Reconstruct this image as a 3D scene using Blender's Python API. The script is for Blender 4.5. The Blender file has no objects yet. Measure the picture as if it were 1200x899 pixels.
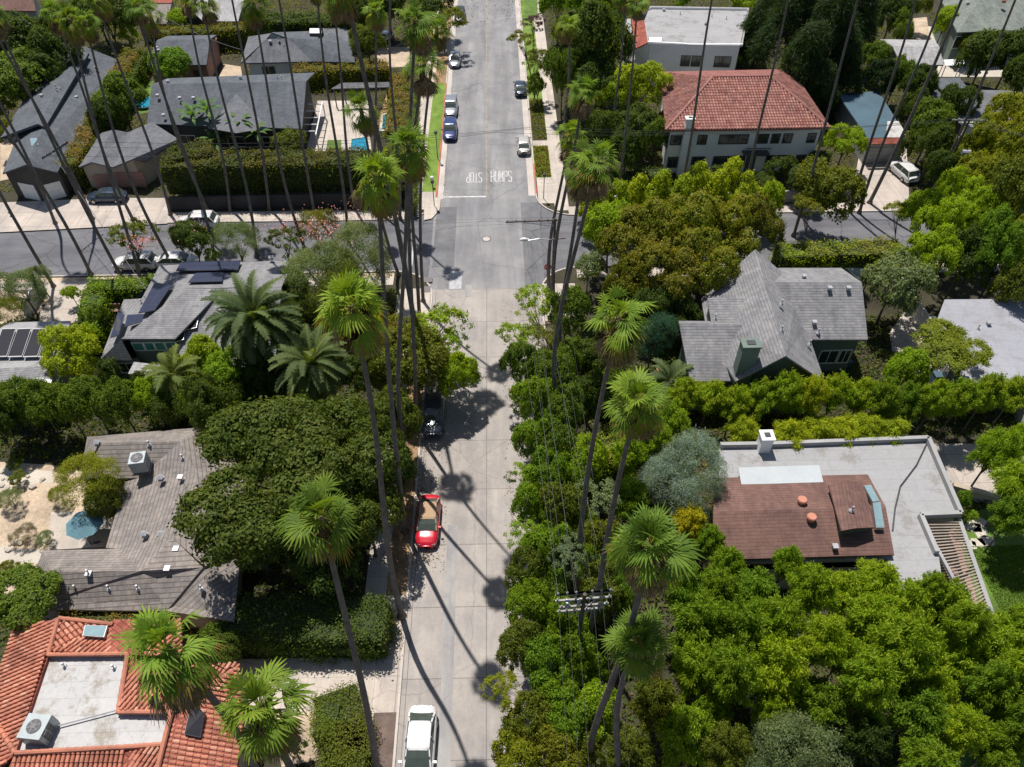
import bpy, math, random
import numpy as np
from mathutils import Vector, Matrix
R_ = math.radians
SC = bpy.context.scene
COL = SC.collection
# ---------------------------------------------------------------- camera
CAMX, CAMH, F, PITCH, YAW = 1.25, 50.0, 875.0, R_(46.0), R_(-1.32)
cam = bpy.data.cameras.new('camera'); co = bpy.data.objects.new('camera', cam); COL.objects.link(co)
co.location = (CAMX, 0, CAMH); co.rotation_euler = (R_(90) - PITCH, 0, YAW)
cam.sensor_width = 36; cam.lens = F / 1200 * 36; cam.clip_end = 3000; cam.clip_start = 0.5
SC.camera = co
FW = Vector((-math.sin(YAW) * math.cos(PITCH), math.cos(YAW) * math.cos(PITCH), -math.sin(PITCH)))
RT = Vector((math.cos(YAW), math.sin(YAW), 0))
UP = RT.cross(FW)
EYE = Vector((CAMX, 0, CAMH))
def P(px, py, z=0.0):
    "a point of the place at height z, read off the photograph (1200 x 899)"
    d = RT * ((px - 600) / F) + UP * (-(py - 449.5) / F) + FW
    t = (z - CAMH) / d.z
    return EYE + d * t
def depth(px, py, z=0.0): return (P(px, py, z) - EYE).dot(FW)
def P3(t): return P(t[0], t[1], t[2] if len(t) > 2 else 0.0)
# ---------------------------------------------------------------- materials
MATS = {}
def newmat(name):
    m = bpy.data.materials.new(name); m.use_nodes = True
    nt = m.node_tree; b = nt.nodes['Principled BSDF']; MATS[name] = m
    return m, nt, b
def N(nt, t, **k):
    n = nt.nodes.new(t)
    for a, v in k.items(): setattr(n, a, v)
    return n
def ramp(nt, fac, stops):
    r = N(nt, 'ShaderNodeValToRGB'); e = r.color_ramp.elements
    while len(e) < len(stops): e.new(0.5)
    for q, (p, c) in zip(e, stops): q.position = p; q.color = (*c, 1) if len(c) == 3 else c
    nt.links.new(fac, r.inputs[0]); return r.outputs[0]
def noise(nt, scale, detail=4, rough=.55, coord='Object', vec=None):
    n = N(nt, 'ShaderNodeTexNoise'); n.inputs['Scale'].default_value = scale; n.inputs['Detail'].default_value = detail
    n.inputs['Roughness'].default_value = rough
    if vec is None:
        tc = N(nt, 'ShaderNodeTexCoord'); vec = tc.outputs[coord]
    nt.links.new(vec, n.inputs['Vector']); return n.outputs['Fac']
def mixc(nt, a, b, fac, mode='MIX'):
    m = N(nt, 'ShaderNodeMix', data_type='RGBA', blend_type=mode)
    for s, v in ((0, fac), (6, a), (7, b)):
        if hasattr(v, 'is_linked') or hasattr(v, 'node'): nt.links.new(v, m.inputs[s])
        else: m.inputs[s].default_value = v if isinstance(v, (int, float)) else (*v, 1)
    return m.outputs[2]
def mul(c, k): return tuple(x * k for x in c)
def rough_mat(name, col, rough=.85, var=.25, s1=.35, s2=6., spec=.3, bump=0., bs=20., metal=0.):
    m, nt, b = newmat(name)
    c1 = ramp(nt, noise(nt, s1, 5), [(.3, mul(col, 1 - var)), (.7, mul(col, 1 + var))])
    c2 = ramp(nt, noise(nt, s2, 6, .7), [(.35, (1 - var * .7,) * 3), (.65, (1 + var * .4,) * 3)])
    nt.links.new(mixc(nt, c1, c2, 1., 'MULTIPLY'), b.inputs['Base Color'])
    b.inputs['Roughness'].default_value = rough; b.inputs['Specular IOR Level'].default_value = spec; b.inputs['Metallic'].default_value = metal
    if bump:
        bn = N(nt, 'ShaderNodeBump'); bn.inputs['Strength'].default_value = bump; bn.inputs['Distance'].default_value = .05
        nt.links.new(noise(nt, bs, 3), bn.inputs['Height']); nt.links.new(bn.outputs[0], b.inputs['Normal'])
    return m
def shingle(name, col, bw=.35, rh=.25, var=.12, mort=.72, ms=.03, bump=.4, rough=.9):
    m, nt, b = newmat(name)
    tc = N(nt, 'ShaderNodeTexCoord')
    def brick(w, h, c1, c2, mo, sz):
        br = N(nt, 'ShaderNodeTexBrick'); br.inputs['Scale'].default_value = 1; br.inputs['Brick Width'].default_value = w; br.inputs['Row Height'].default_value = h
        br.inputs['Mortar Size'].default_value = sz; br.inputs['Mortar Smooth'].default_value = .4; br.inputs['Bias'].default_value = 0
        br.inputs['Color1'].default_value = (*c1, 1); br.inputs['Color2'].default_value = (*c2, 1); br.inputs['Mortar'].default_value = (*mo, 1)
        nt.links.new(tc.outputs['UV'], br.inputs['Vector']); return br
    v = brick(bw, rh, mul(col, 1 - var), mul(col, 1 + var), col, 0.); br = brick(400., rh, (1, 1, 1), (1, 1, 1), (mort,) * 3, ms)
    n1 = ramp(nt, noise(nt, .5, 6, .65), [(.3, (.76, .76, .78)), (.5, (1, 1, 1)), (.7, (1.17, 1.14, 1.1))])
    n2 = ramp(nt, noise(nt, 7, 6, .85), [(.3, (.72,) * 3), (.7, (1.22,) * 3)])
    mp = N(nt, 'ShaderNodeMapping'); mp.inputs['Scale'].default_value = (1.6, .25, 1); nt.links.new(tc.outputs['UV'], mp.inputs['Vector'])
    n3 = ramp(nt, noise(nt, 1., 5, .7, vec=mp.outputs[0]), [(.35, (.86,) * 3), (.65, (1.1,) * 3)])
    c = mixc(nt, mixc(nt, v.outputs['Color'], n1, 1., 'MULTIPLY'), n2, 1., 'MULTIPLY'); c = mixc(nt, mixc(nt, c, n3, 1., 'MULTIPLY'), br.outputs['Color'], 1., 'MULTIPLY')
    nt.links.new(c, b.inputs['Base Color']); b.inputs['Roughness'].default_value = rough; b.inputs['Specular IOR Level'].default_value = .25
    bn = N(nt, 'ShaderNodeBump', invert=True); bn.inputs['Strength'].default_value = bump; bn.inputs['Distance'].default_value = .03
    nt.links.new(br.outputs['Fac'], bn.inputs['Height']); nt.links.new(bn.outputs[0], b.inputs['Normal'])
    return m
def plain(name, col, rough=.5, metal=0., spec=.5, coat=0.):
    m, nt, b = newmat(name)
    nt.links.new(ramp(nt, noise(nt, 3., 3), [(.3, mul(col, .9)), (.7, mul(col, 1.08))]), b.inputs['Base Color'])
    b.inputs['Roughness'].default_value = rough; b.inputs['Metallic'].default_value = metal; b.inputs['Specular IOR Level'].default_value = spec
    b.inputs['Coat Weight'].default_value = coat; b.inputs['Coat Roughness'].default_value = .08
    return m
def asphalt(name, col, tracks=0., crack=.5, stretch=(1, .12, 1)):
    m, nt, b = newmat(name)
    tc = N(nt, 'ShaderNodeTexCoord'); mp = N(nt, 'ShaderNodeMapping'); mp.inputs['Scale'].default_value = stretch
    nt.links.new(tc.outputs['Object'], mp.inputs['Vector'])
    s = ramp(nt, noise(nt, .55, 6, .6, vec=mp.outputs[0]), [(.3, mul(col, .78)), (.7, mul(col, 1.22))])
    g = ramp(nt, noise(nt, 14, 6, .8), [(.3, (.86,) * 3), (.7, (1.1,) * 3)])
    l = ramp(nt, noise(nt, .25, 5, .65), [(.35, (.84, .84, .87)), (.65, (1.1, 1.1, 1.08))])
    c = mixc(nt, mixc(nt, s, g, 1., 'MULTIPLY'), l, 1., 'MULTIPLY')
    v = N(nt, 'ShaderNodeTexVoronoi', feature='DISTANCE_TO_EDGE'); v.inputs['Scale'].default_value = .22
    nv = N(nt, 'ShaderNodeTexNoise'); nv.inputs['Scale'].default_value = .8; nv.inputs['Detail'].default_value = 6
    nt.links.new(tc.outputs['Object'], nv.inputs['Vector'])
    ad = N(nt, 'ShaderNodeMix', data_type='VECTOR'); ad.inputs[0].default_value = .35
    nt.links.new(tc.outputs['Object'], ad.inputs[4]); nt.links.new(nv.outputs['Color'], ad.inputs[5]); nt.links.new(ad.outputs[1], v.inputs['Vector'])
    cr = ramp(nt, v.outputs['Distance'], [(.0, (1 - crack,) * 3), (.012, (1,) * 3)])
    c = mixc(nt, c, cr, 1., 'MULTIPLY')
    nt.links.new(c, b.inputs['Base Color']); b.inputs['Roughness'].default_value = .9; b.inputs['Specular IOR Level'].default_value = .2
    return m
def concrete_slabs(name, col, bw, rh, ms=.03, mort=.6, rot=0):
    m, nt, b = newmat(name)
    tc = N(nt, 'ShaderNodeTexCoord'); br = N(nt, 'ShaderNodeTexBrick', offset=0.)
    br.inputs['Scale'].default_value = 1; br.inputs['Brick Width'].default_value = bw; br.inputs['Row Height'].default_value = rh
    br.inputs['Mortar Size'].default_value = ms; br.inputs['Mortar Smooth'].default_value = .2
    br.inputs['Color1'].default_value = (*mul(col, .93), 1); br.inputs['Color2'].default_value = (*mul(col, 1.07), 1); br.inputs['Mortar'].default_value = (*mul(col, mort), 1)
    nt.links.new(tc.outputs['Object'], br.inputs['Vector'])
    mp = N(nt, 'ShaderNodeMapping'); mp.inputs['Scale'].default_value = (1, .18, 1); nt.links.new(tc.outputs['Object'], mp.inputs['Vector'])
    s = ramp(nt, noise(nt, .9, 6, .65, vec=mp.outputs[0]), [(.3, (.84, .83, .84)), (.7, (1.12, 1.1, 1.07))])
    g = ramp(nt, noise(nt, 5, 8, .8), [(.3, (.88,) * 3), (.7, (1.08,) * 3)])
    l = ramp(nt, noise(nt, .35, 5, .7), [(.36, (.85, .86, .88)), (.6, (1.05, 1.04, 1.02))])
    c = mixc(nt, br.outputs['Color'], s, 1., 'MULTIPLY'); c = mixc(nt, c, g, 1., 'MULTIPLY'); c = mixc(nt, c, l, 1., 'MULTIPLY')
    st = ramp(nt, noise(nt, 1.3, 8, .75), [(.58, (1, 1, 1)), (.7, (.86, .855, .86)), (.8, (.72, .71, .72))]); c = mixc(nt, c, st, .8, 'MULTIPLY')
    v = N(nt, 'ShaderNodeTexVoronoi', feature='DISTANCE_TO_EDGE'); v.inputs['Scale'].default_value = .13; nv = N(nt, 'ShaderNodeTexNoise'); nv.inputs['Scale'].default_value = .9; nv.inputs['Detail'].default_value = 7
    nt.links.new(tc.outputs['Object'], nv.inputs['Vector']); ad = N(nt, 'ShaderNodeMix', data_type='VECTOR'); ad.inputs[0].default_value = .4
    nt.links.new(tc.outputs['Object'], ad.inputs[4]); nt.links.new(nv.outputs['Color'], ad.inputs[5]); nt.links.new(ad.outputs[1], v.inputs['Vector'])
    c = mixc(nt, c, ramp(nt, v.outputs['Distance'], [(.0, (.76,) * 3), (.004, (1,) * 3)]), 1., 'MULTIPLY')
    nt.links.new(c, b.inputs['Base Color']); b.inputs['Roughness'].default_value = .9; b.inputs['Specular IOR Level'].default_value = .2
    return m
def leaf_mat():
    m, nt, b = newmat('leaf')
    oi = N(nt, 'ShaderNodeObjectInfo'); at = N(nt, 'ShaderNodeAttribute', attribute_name='tint'); tp = N(nt, 'ShaderNodeAttribute', attribute_name='tip')
    hv = ramp(nt, at.outputs['Fac'], [(0., (.60, .66, .70)), (.5, (1., 1., 1.)), (1., (1.5, 1.36, 1.15))])
    base = mixc(nt, oi.outputs['Color'], hv, 1., 'MULTIPLY')
    orv = ramp(nt, oi.outputs['Random'], [(0., (.84, .9, 1.)), (1., (1.16, 1.08, .95))])
    base = mixc(nt, base, orv, 1., 'MULTIPLY')
    tf = N(nt, 'ShaderNodeMath', operation='MULTIPLY'); nt.links.new(tp.outputs['Fac'], tf.inputs[0]); nt.links.new(oi.outputs['Alpha'], tf.inputs[1])
    base = mixc(nt, base, (.29, .185, .05), tf.outputs[0])
    nt.links.new(base, b.inputs['Base Color']); b.inputs['Roughness'].default_value = .6; b.inputs['Specular IOR Level'].default_value = .16
    tr = N(nt, 'ShaderNodeBsdfTranslucent'); nt.links.new(mixc(nt, base, (1.9, 1.75, .45), 1., 'MULTIPLY'), tr.inputs['Color'])
    mx = N(nt, 'ShaderNodeMixShader'); mx.inputs[0].default_value = .36
    nt.links.new(b.outputs[0], mx.inputs[1]); nt.links.new(tr.outputs[0], mx.inputs[2]); nt.links.new(mx.outputs[0], nt.nodes['Material Output'].inputs[0])
    return m
M = {}
M['leaf'] = leaf_mat()
M['bark'] = rough_mat('bark', (.13, .11, .095), var=.35, s1=1.5, s2=8, bump=.4)
M['palm_bark'] = rough_mat('palm_bark', (.17, .145, .13), var=.3, s1=2, s2=9, bump=.8, bs=6)
M['dead'] = rough_mat('dead_frond', (.26, .17, .09), var=.35, s1=3)
M['thatch'] = rough_mat('thatch', (.13, .09, .055), var=.4, s1=4)
M['soil'] = rough_mat('soil', (.045, .04, .022), var=.4, s1=.25, s2=4)
M['litter'] = rough_mat('leaf_litter', (.30, .19, .10), var=.4, s1=.8, s2=5)
M['drydirt'] = rough_mat('dry_dirt', (.46, .36, .26), var=.28, s1=.5, s2=4)
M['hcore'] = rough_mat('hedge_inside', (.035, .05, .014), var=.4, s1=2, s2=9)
M['mulch'] = rough_mat('mulch', (.14, .10, .085), var=.35, s1=1, s2=14)
M['lawn'] = rough_mat('lawn', (.095, .165, .025), var=.4, s1=.35, s2=9)
M['lawn2'] = rough_mat('lawn_worn', (.14, .22, .03), var=.3, s1=.7, s2=9)
M['asphalt_main'] = asphalt('asphalt_main', (.245, .24, .245), crack=.25)
M['asphalt_side'] = asphalt('asphalt_side', (.145, .145, .157), crack=.35, stretch=(.2, 1, 1))
M['patch'] = asphalt('asphalt_patch', (.325, .315, .31), crack=.1)
M['patchdk'] = asphalt('asphalt_patch_dark', (.16, .16, .168), crack=.5, stretch=(1, 1, 1))
M['conc'] = concrete_slabs('road_concrete', (.355, .33, .312), 5.35, 5.2, ms=.035)
M['walk'] = concrete_slabs('walk_concrete', (.50, .45, .40), 1.5, 1.5, ms=.02, mort=.75)
M['drive'] = concrete_slabs('drive_concrete', (.46, .41, .37), 3.0, 3.0, ms=.03)
M['brickwalk'] = shingle('brick_paving', (.30, .16, .11), bw=.2, rh=.1)
M['kerb'] = rough_mat('kerb', (.48, .43, .39), var=.15)
M['kerbred'] = rough_mat('kerb_red', (.42, .13, .08), var=.3)
M['paint'] = rough_mat('road_paint', (.52, .52, .51), var=.3, s1=2, s2=9)
M['paintfaded'] = rough_mat('road_paint_faded', (.42, .42, .43), var=.25, s1=4, s2=20)
M['yellow'] = rough_mat('yellow_paint', (.30, .265, .21), var=.3, s1=1, s2=15)
M['iron'] = plain('iron', (.12, .11, .11), .6, .4)
M['roof_dk'] = shingle('roof_dark', (.105, .116, .132), mort=.9, bump=.15)
M['roof_dk2'] = shingle('roof_dark_grey', (.145, .15, .165), mort=.9, bump=.15)
M['roof_gr'] = shingle('roof_grey', (.235, .232, .24), rh=.27, mort=.68, ms=.035, bump=.5)
M['roof_lt'] = shingle('roof_light', (.36, .355, .36), mort=.8, rh=.3)
M['roof_wood'] = shingle('roof_brown_grey', (.25, .222, .205), var=.14, bw=.22, mort=.66, rh=.34, ms=.045, bump=.6)
M['roof_brown'] = shingle('roof_brown', (.165, .095, .08), var=.1, mort=.78, rh=.26, ms=.03)
M['roof_ggr'] = shingle('roof_green_grey', (.19, .21, .19), mort=.9)
M['clay'] = None
def clay(nm='clay_tile', k=1.):
    m, nt, b = newmat(nm)
    at = N(nt, 'ShaderNodeAttribute', attribute_name='tint')
    c = ramp(nt, at.outputs['Fac'], [(0, mul((.30, .10, .06), k)), (.35, mul((.42, .155 + .05 * (1 - k), .095 + .12 * (1 - k)), k)), (.7, mul((.50, .205 + .08 * (1 - k), .13 + .2 * (1 - k)), k)), (1, mul((.58, .31, .21), k))])
    g = ramp(nt, noise(nt, .6, 6, .75), [(.33, (.62, .64, .66)), (.5, (1, 1, 1)), (.68, (1.2, 1.17, 1.12))])
    nt.links.new(mixc(nt, c, g, 1., 'MULTIPLY'), b.inputs['Base Color']); b.inputs['Roughness'].default_value = .8
    return m
M['clay'] = clay()
M['clay_d'] = clay('clay_dull', .66)
M['clay2'] = shingle('clay_plain', (.30, .09, .065), bw=.25, rh=.35, var=.25, mort=.5)
def flatroof(name, col, bw=1., rh=3., stain=(.6, .52, .42), sa=.5):
    m, nt, b = newmat(name)
    tc = N(nt, 'ShaderNodeTexCoord'); br = N(nt, 'ShaderNodeTexBrick', offset=.3)
    br.inputs['Scale'].default_value = 1; br.inputs['Brick Width'].default_value = rh; br.inputs['Row Height'].default_value = bw
    br.inputs['Mortar Size'].default_value = .02; br.inputs['Mortar Smooth'].default_value = .6
    br.inputs['Color1'].default_value = (*mul(col, .96), 1); br.inputs['Color2'].default_value = (*mul(col, 1.04), 1); br.inputs['Mortar'].default_value = (*mul(col, .72), 1)
    nt.links.new(tc.outputs['UV'], br.inputs['Vector'])
    st = ramp(nt, noise(nt, .45, 6, .75), [(.3, (.9, .9, .92)), (.42, (1.04, 1.03, 1.02)), (.52, (1, 1, 1)), (.62, tuple(1 - sa * (1 - s) for s in stain)), (.74, (.96, .94, .92))])
    g = ramp(nt, noise(nt, 4, 6, .7), [(.3, (.9,) * 3), (.7, (1.06,) * 3)])
    nt.links.new(mixc(nt, mixc(nt, br.outputs['Color'], st, 1., 'MULTIPLY'), g, 1., 'MULTIPLY'), b.inputs['Base Color']); b.inputs['Roughness'].default_value = .8
    return m
M['clay3'] = shingle('clay_plain_dull', (.27, .115, .10), bw=.3, rh=.4, var=.15, mort=.65)
M['flat_wh'] = flatroof('flat_roof_white', (.45, .445, .44), sa=.9)
M['flat_gr'] = flatroof('flat_roof_grey', (.31, .31, .318), sa=.6)
M['flat_bl'] = flatroof('flat_roof_blue_grey', (.31, .315, .35), sa=.35)
M['patch_wh'] = rough_mat('roof_patch', (.42, .45, .47), var=.08)
M['w_white'] = rough_mat('stucco_white', (.84, .84, .84), var=.08)
M['w_green'] = rough_mat('siding_green', (.15, .19, .165), var=.1)
M['w_dkgreen'] = rough_mat('siding_dark_green', (.09, .12, .10), var=.15)
M['w_grey'] = rough_mat('stucco_grey', (.33, .33, .33), var=.12)
M['w_tan'] = rough_mat('stucco_tan', (.42, .35, .28), var=.12)
M['w_pink'] = rough_mat('brick_pink', (.35, .2, .16), var=.2)
M['w_dark'] = rough_mat('wall_dark', (.07, .065, .06), var=.2)
M['fence_dk'] = rough_mat('fence_dark', (.05, .05, .055), var=.3)
M['fence_wh'] = rough_mat('fence_white', (.6, .6, .58), var=.12)
M['frame_wh'] = plain('frame_white', (.75, .75, .74), .5)
M['frame_dk'] = plain('frame_dark', (.06, .06, .065), .4)
M['glass'] = plain('window_glass', (.035, .045, .05), .08, 0, .8)
M['glass_t'] = plain('window_glass_teal', (.07, .25, .24), .1, 0, .8)
M['skyl'] = plain('skylight_glass', (.22, .33, .36), .12, 0, .8)
M['solar'] = plain('solar_cell', (.035, .04, .075), .3, 0, .25)
M['solar_dk'] = plain('solar_black', (.022, .022, .03), .6, 0, .15)
M['metal'] = plain('vent_metal', (.45, .45, .47), .35, .3)
M['metal_dk'] = plain('vent_metal_dark', (.12, .12, .13), .5, .3)
M['acgrey'] = plain('unit_grey', (.30, .34, .35), .45, .2)
M['terra'] = rough_mat('terracotta', (.5, .22, .15), var=.1)
M['wood'] = rough_mat('wood_beam', (.32, .27, .22), var=.2)
M['pole'] = rough_mat('pole_wood', (.10, .085, .075), var=.25, s1=1)
M['arm'] = rough_mat('crossarm_wood', (.33, .31, .29), var=.2, s1=2)
M['arm_dk'] = rough_mat('crossarm_dark', (.14, .12, .11), var=.2, s1=2)
M['wire'] = plain('wire', (.05, .05, .05), .5)
M['wire_lt'] = plain('wire_light', (.3, .3, .3), .4, .5)
M['wire_m'] = plain('wire_mid', (.10, .10, .10), .5, .2)
M['insul'] = plain('insulator', (.4, .39, .4), .2)
M['stopred'] = plain('sign_red', (.45, .03, .03), .4)
M['alu'] = plain('aluminium', (.5, .5, .5), .4, .6)
M['stone'] = rough_mat('paving_stone', (.5, .45, .38), var=.15)
def water():
    m, nt, b = newmat('pool_water')
    nt.links.new(ramp(nt, noise(nt, 3., 3), [(.4, (.01, .16, .27)), (.7, (.03, .3, .42))]), b.inputs['Base Color']); b.inputs['Roughness'].default_value = .05
    bn = N(nt, 'ShaderNodeBump'); bn.inputs['Strength'].default_value = .2
    nt.links.new(noise(nt, 5, 2), bn.inputs['Height']); nt.links.new(bn.outputs[0], b.inputs['Normal'])
    return m
M['water'] = water()
M['tarp'] = rough_mat('blue_cover', (.07, .12, .155), var=.15)  # blue set darker so it carries the conifers' shade on the garage roof
M['umb'] = rough_mat('parasol_blue', (.12, .235, .28), var=.15)
M['tyre'] = plain('tyre', (.02, .02, .02), .8)
M['rim'] = plain('rim', (.4, .4, .42), .3, .8)
M['tailr'] = plain('tail_lamp', (.3, .01, .01), .2)
M['lampw'] = plain('head_lamp', (.7, .72, .75), .1)
M['tanfab'] = rough_mat('tan_fabric', (.40, .27, .17), var=.08)
M['tanlea'] = rough_mat('tan_leather', (.42, .24, .12), var=.1)
M['carglass'] = plain('car_glass', (.06, .075, .062), .05, 0, .9)
def paint(name, col, metal=.2): M[name] = plain(name, col, .28, metal, .5, .8)
paint('p_white', (.62, .62, .62), 0); paint('p_red', (.52, .012, .03), .1); paint('p_black', (.02, .022, .028)); paint('p_blue', (.03, .05, .16))
paint('p_silver', (.38, .39, .42), .6); paint('p_grey', (.13, .14, .16), .5); paint('p_champ', (.55, .52, .48), .3); paint('p_navy', (.03, .05, .08), .3)
# ---------------------------------------------------------------- mesh tools
class MB:
    def __init__(s): s.v = []; s.f = []; s.m = []; s.t = []
    def add(s, vs, fs, mi=0, t=.5):
        o = len(s.v); s.v += [tuple(v) for v in vs]
        for f in fs: s.f.append(tuple(o + i for i in f)); s.m.append(mi); s.t.append(t)
    def box(s, c, d, rz=0., mi=0, rx=0., ry=0.):
        mt = Matrix.Rotation(rz, 3, 'Z') @ Matrix.Rotation(ry, 3, 'Y') @ Matrix.Rotation(rx, 3, 'X'); c = Vector(c)
        vs = [c + mt @ Vector((x * d[0] / 2, y * d[1] / 2, z * d[2] / 2)) for x in (-1, 1) for y in (-1, 1) for z in (-1, 1)]
        s.add(vs, [(0, 1, 3, 2), (4, 6, 7, 5), (0, 4, 5, 1), (2, 3, 7, 6), (0, 2, 6, 4), (1, 5, 7, 3)], mi)
    def prism(s, pts, z0, z1, mi=0):
        n = len(pts); b = [Vector((p[0], p[1], z0)) for p in pts]; t = [Vector((p[0], p[1], z1)) for p in pts]
        s.add(b + t, [tuple(range(n, 2 * n))] + [(i, (i + 1) % n, n + (i + 1) % n, n + i) for i in range(n)] + [tuple(reversed(range(n)))], mi)
    def tube(s, pts, rs, n=8, mi=0, cap=True):
        pts = [Vector(p) for p in pts]
        if not isinstance(rs, (list, tuple)): rs = [rs] * len(pts)
        o = len(s.v); ref = Vector((0, 1, 0.01))
        for i, p in enumerate(pts):
            d = (pts[min(i + 1, len(pts) - 1)] - pts[max(i - 1, 0)]).normalized()
            a = d.cross(ref)
            if a.length < .05: a = d.cross(Vector((1, 0, 0)))
            a.normalize(); b = d.cross(a)
            for k in range(n):
                w = 2 * math.pi * k / n; s.v.append(tuple(p + (a * math.cos(w) + b * math.sin(w)) * rs[i]))
        for i in range(len(pts) - 1):
            for k in range(n):
                s.f.append((o + i * n + k, o + i * n + (k + 1) % n, o + (i + 1) * n + (k + 1) % n, o + (i + 1) * n + k)); s.m.append(mi); s.t.append(.5)
        if cap:
            s.f.append(tuple(o + k for k in reversed(range(n)))); s.m.append(mi); s.t.append(.5)
            s.f.append(tuple(o + (len(pts) - 1) * n + k for k in range(n))); s.m.append(mi); s.t.append(.5)
    def bar(s, a, b, w, h=None, mi=0):
        a = Vector(a); b = Vector(b); h = h or w; d = (b - a).normalized(); r = d.cross(Vector((0, 0, 1)))
        if r.length < .02: r = Vector((1, 0, 0))
        r.normalize(); u = r.cross(d)
        vs = [q + r * x * w / 2 + u * z * h / 2 for q in (a, b) for x in (-1, 1) for z in (-1, 1)]
        s.add(vs, [(0, 1, 3, 2), (4, 6, 7, 5), (0, 4, 5, 1), (2, 3, 7, 6), (0, 2, 6, 4), (1, 5, 7, 3)], mi)
    def mesh(s, name, mats, org=(0, 0, 0), smooth=False, tint=False):
        me = bpy.data.meshes.new(name); o = Vector(org)
        me.from_pydata([tuple(Vector(v) - o) for v in s.v], [], s.f)
        for m in (mats if isinstance(mats, (list, tuple)) else [mats]): me.materials.append(M[m])
        me.polygons.foreach_set('material_index', s.m)
        if smooth: me.polygons.foreach_set('use_smooth', [True] * len(s.f))
        if tint:
            a = me.attributes.new('tint', 'FLOAT', 'FACE'); a.data.foreach_set('value', s.t)
        uv = me.uv_layers.new(name='UVMap'); me.update()
        vv = s.v; buf = []
        for p in me.polygons:
            n = p.normal; u = Vector((-n.y, n.x, 0))
            u = Vector((1, 0, 0)) if u.length < .02 else u.normalized()
            w = n.cross(u)
            for i in p.vertices:
                q = Vector(vv[i]); buf += [q.dot(u), q.dot(w)]
        uv.data.foreach_set('uv', buf)
        return me
    def build(s, name, mats, parent=None, org=None, smooth=False, tint=False):
        if parent is not None and org is None: org = parent.location
        if org is None: org = (0, 0, 0)
        o = bpy.data.objects.new(name, s.mesh(name, mats, org, smooth, tint)); COL.objects.link(o)
        if parent is not None: o.parent = parent
        else: o.location = org
        return o
def subpart(mb, name, mats, part, root, smooth=False):
    o = mb.build(name, mats, None, org=root.location, smooth=smooth); o.location = (0, 0, 0); o.parent = part; return o
def tag(o, label=None, cat=None, group=None, kind=None):
    if label: o['label'] = label
    if cat: o['category'] = cat
    if group: o['group'] = group
    if kind: o['kind'] = kind
    return o
def empty(name, loc, label, cat, group=None, rz=0.):
    o = bpy.data.objects.new(name, None); COL.objects.link(o); o.location = loc; o.rotation_euler = (0, 0, rz); o.empty_display_size = .3
    return tag(o, label, cat, group)
def link(name, me, parent=None, loc=(0, 0, 0), rz=0., sc=(1, 1, 1), col=None):
    o = bpy.data.objects.new(name, me); COL.objects.link(o); o.parent = parent; o.location = loc; o.rotation_euler = (0, 0, rz); o.scale = sc
    if col: o.color = col
    return o
# ---------------------------------------------------------------- foliage meshes
def quads_mesh(name, V, tint, tip, mats=('leaf',), mi=None):
    "V: (n,4,3) array of leaf quads"
    n = len(V); me = bpy.data.meshes.new(name)
    me.vertices.add(4 * n); me.vertices.foreach_set('co', V.reshape(-1).astype(np.float32))
    me.loops.add(4 * n); me.loops.foreach_set('vertex_index', np.arange(4 * n, dtype=np.int32))
    me.polygons.add(n); me.polygons.foreach_set('loop_start', np.arange(0, 4 * n, 4, dtype=np.int32)); me.polygons.foreach_set('loop_total', np.full(n, 4, dtype=np.int32))
    for m in mats: me.materials.append(M[m])
    if mi is not None: me.polygons.foreach_set('material_index', mi.astype(np.int32))
    a = me.attributes.new('tint', 'FLOAT', 'FACE'); a.data.foreach_set('value', tint.astype(np.float32))
    a = me.attributes.new('tip', 'FLOAT', 'FACE'); a.data.foreach_set('value', tip.astype(np.float32))
    me.update(calc_edges=True); return me
def unit(v): return v / np.maximum(np.linalg.norm(v, axis=-1, keepdims=True), 1e-6)
def leaf_quads(rng, pos, nrm, L, W, tdir=None):
    n = len(pos); t = rng.normal(size=(n, 3)) if tdir is None else tdir + rng.normal(size=(n, 3)) * .45
    t = unit(t - nrm * np.sum(t * nrm, 1, keepdims=True)); b = np.cross(nrm, t)
    l = (L * rng.uniform(.65, 1.35, n))[:, None] / 2; w = (W * rng.uniform(.65, 1.35, n))[:, None] / 2
    return np.stack([pos - t * l, pos + b * w - t * l * .15, pos + t * l, pos - b * w - t * l * .15], 1)
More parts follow.
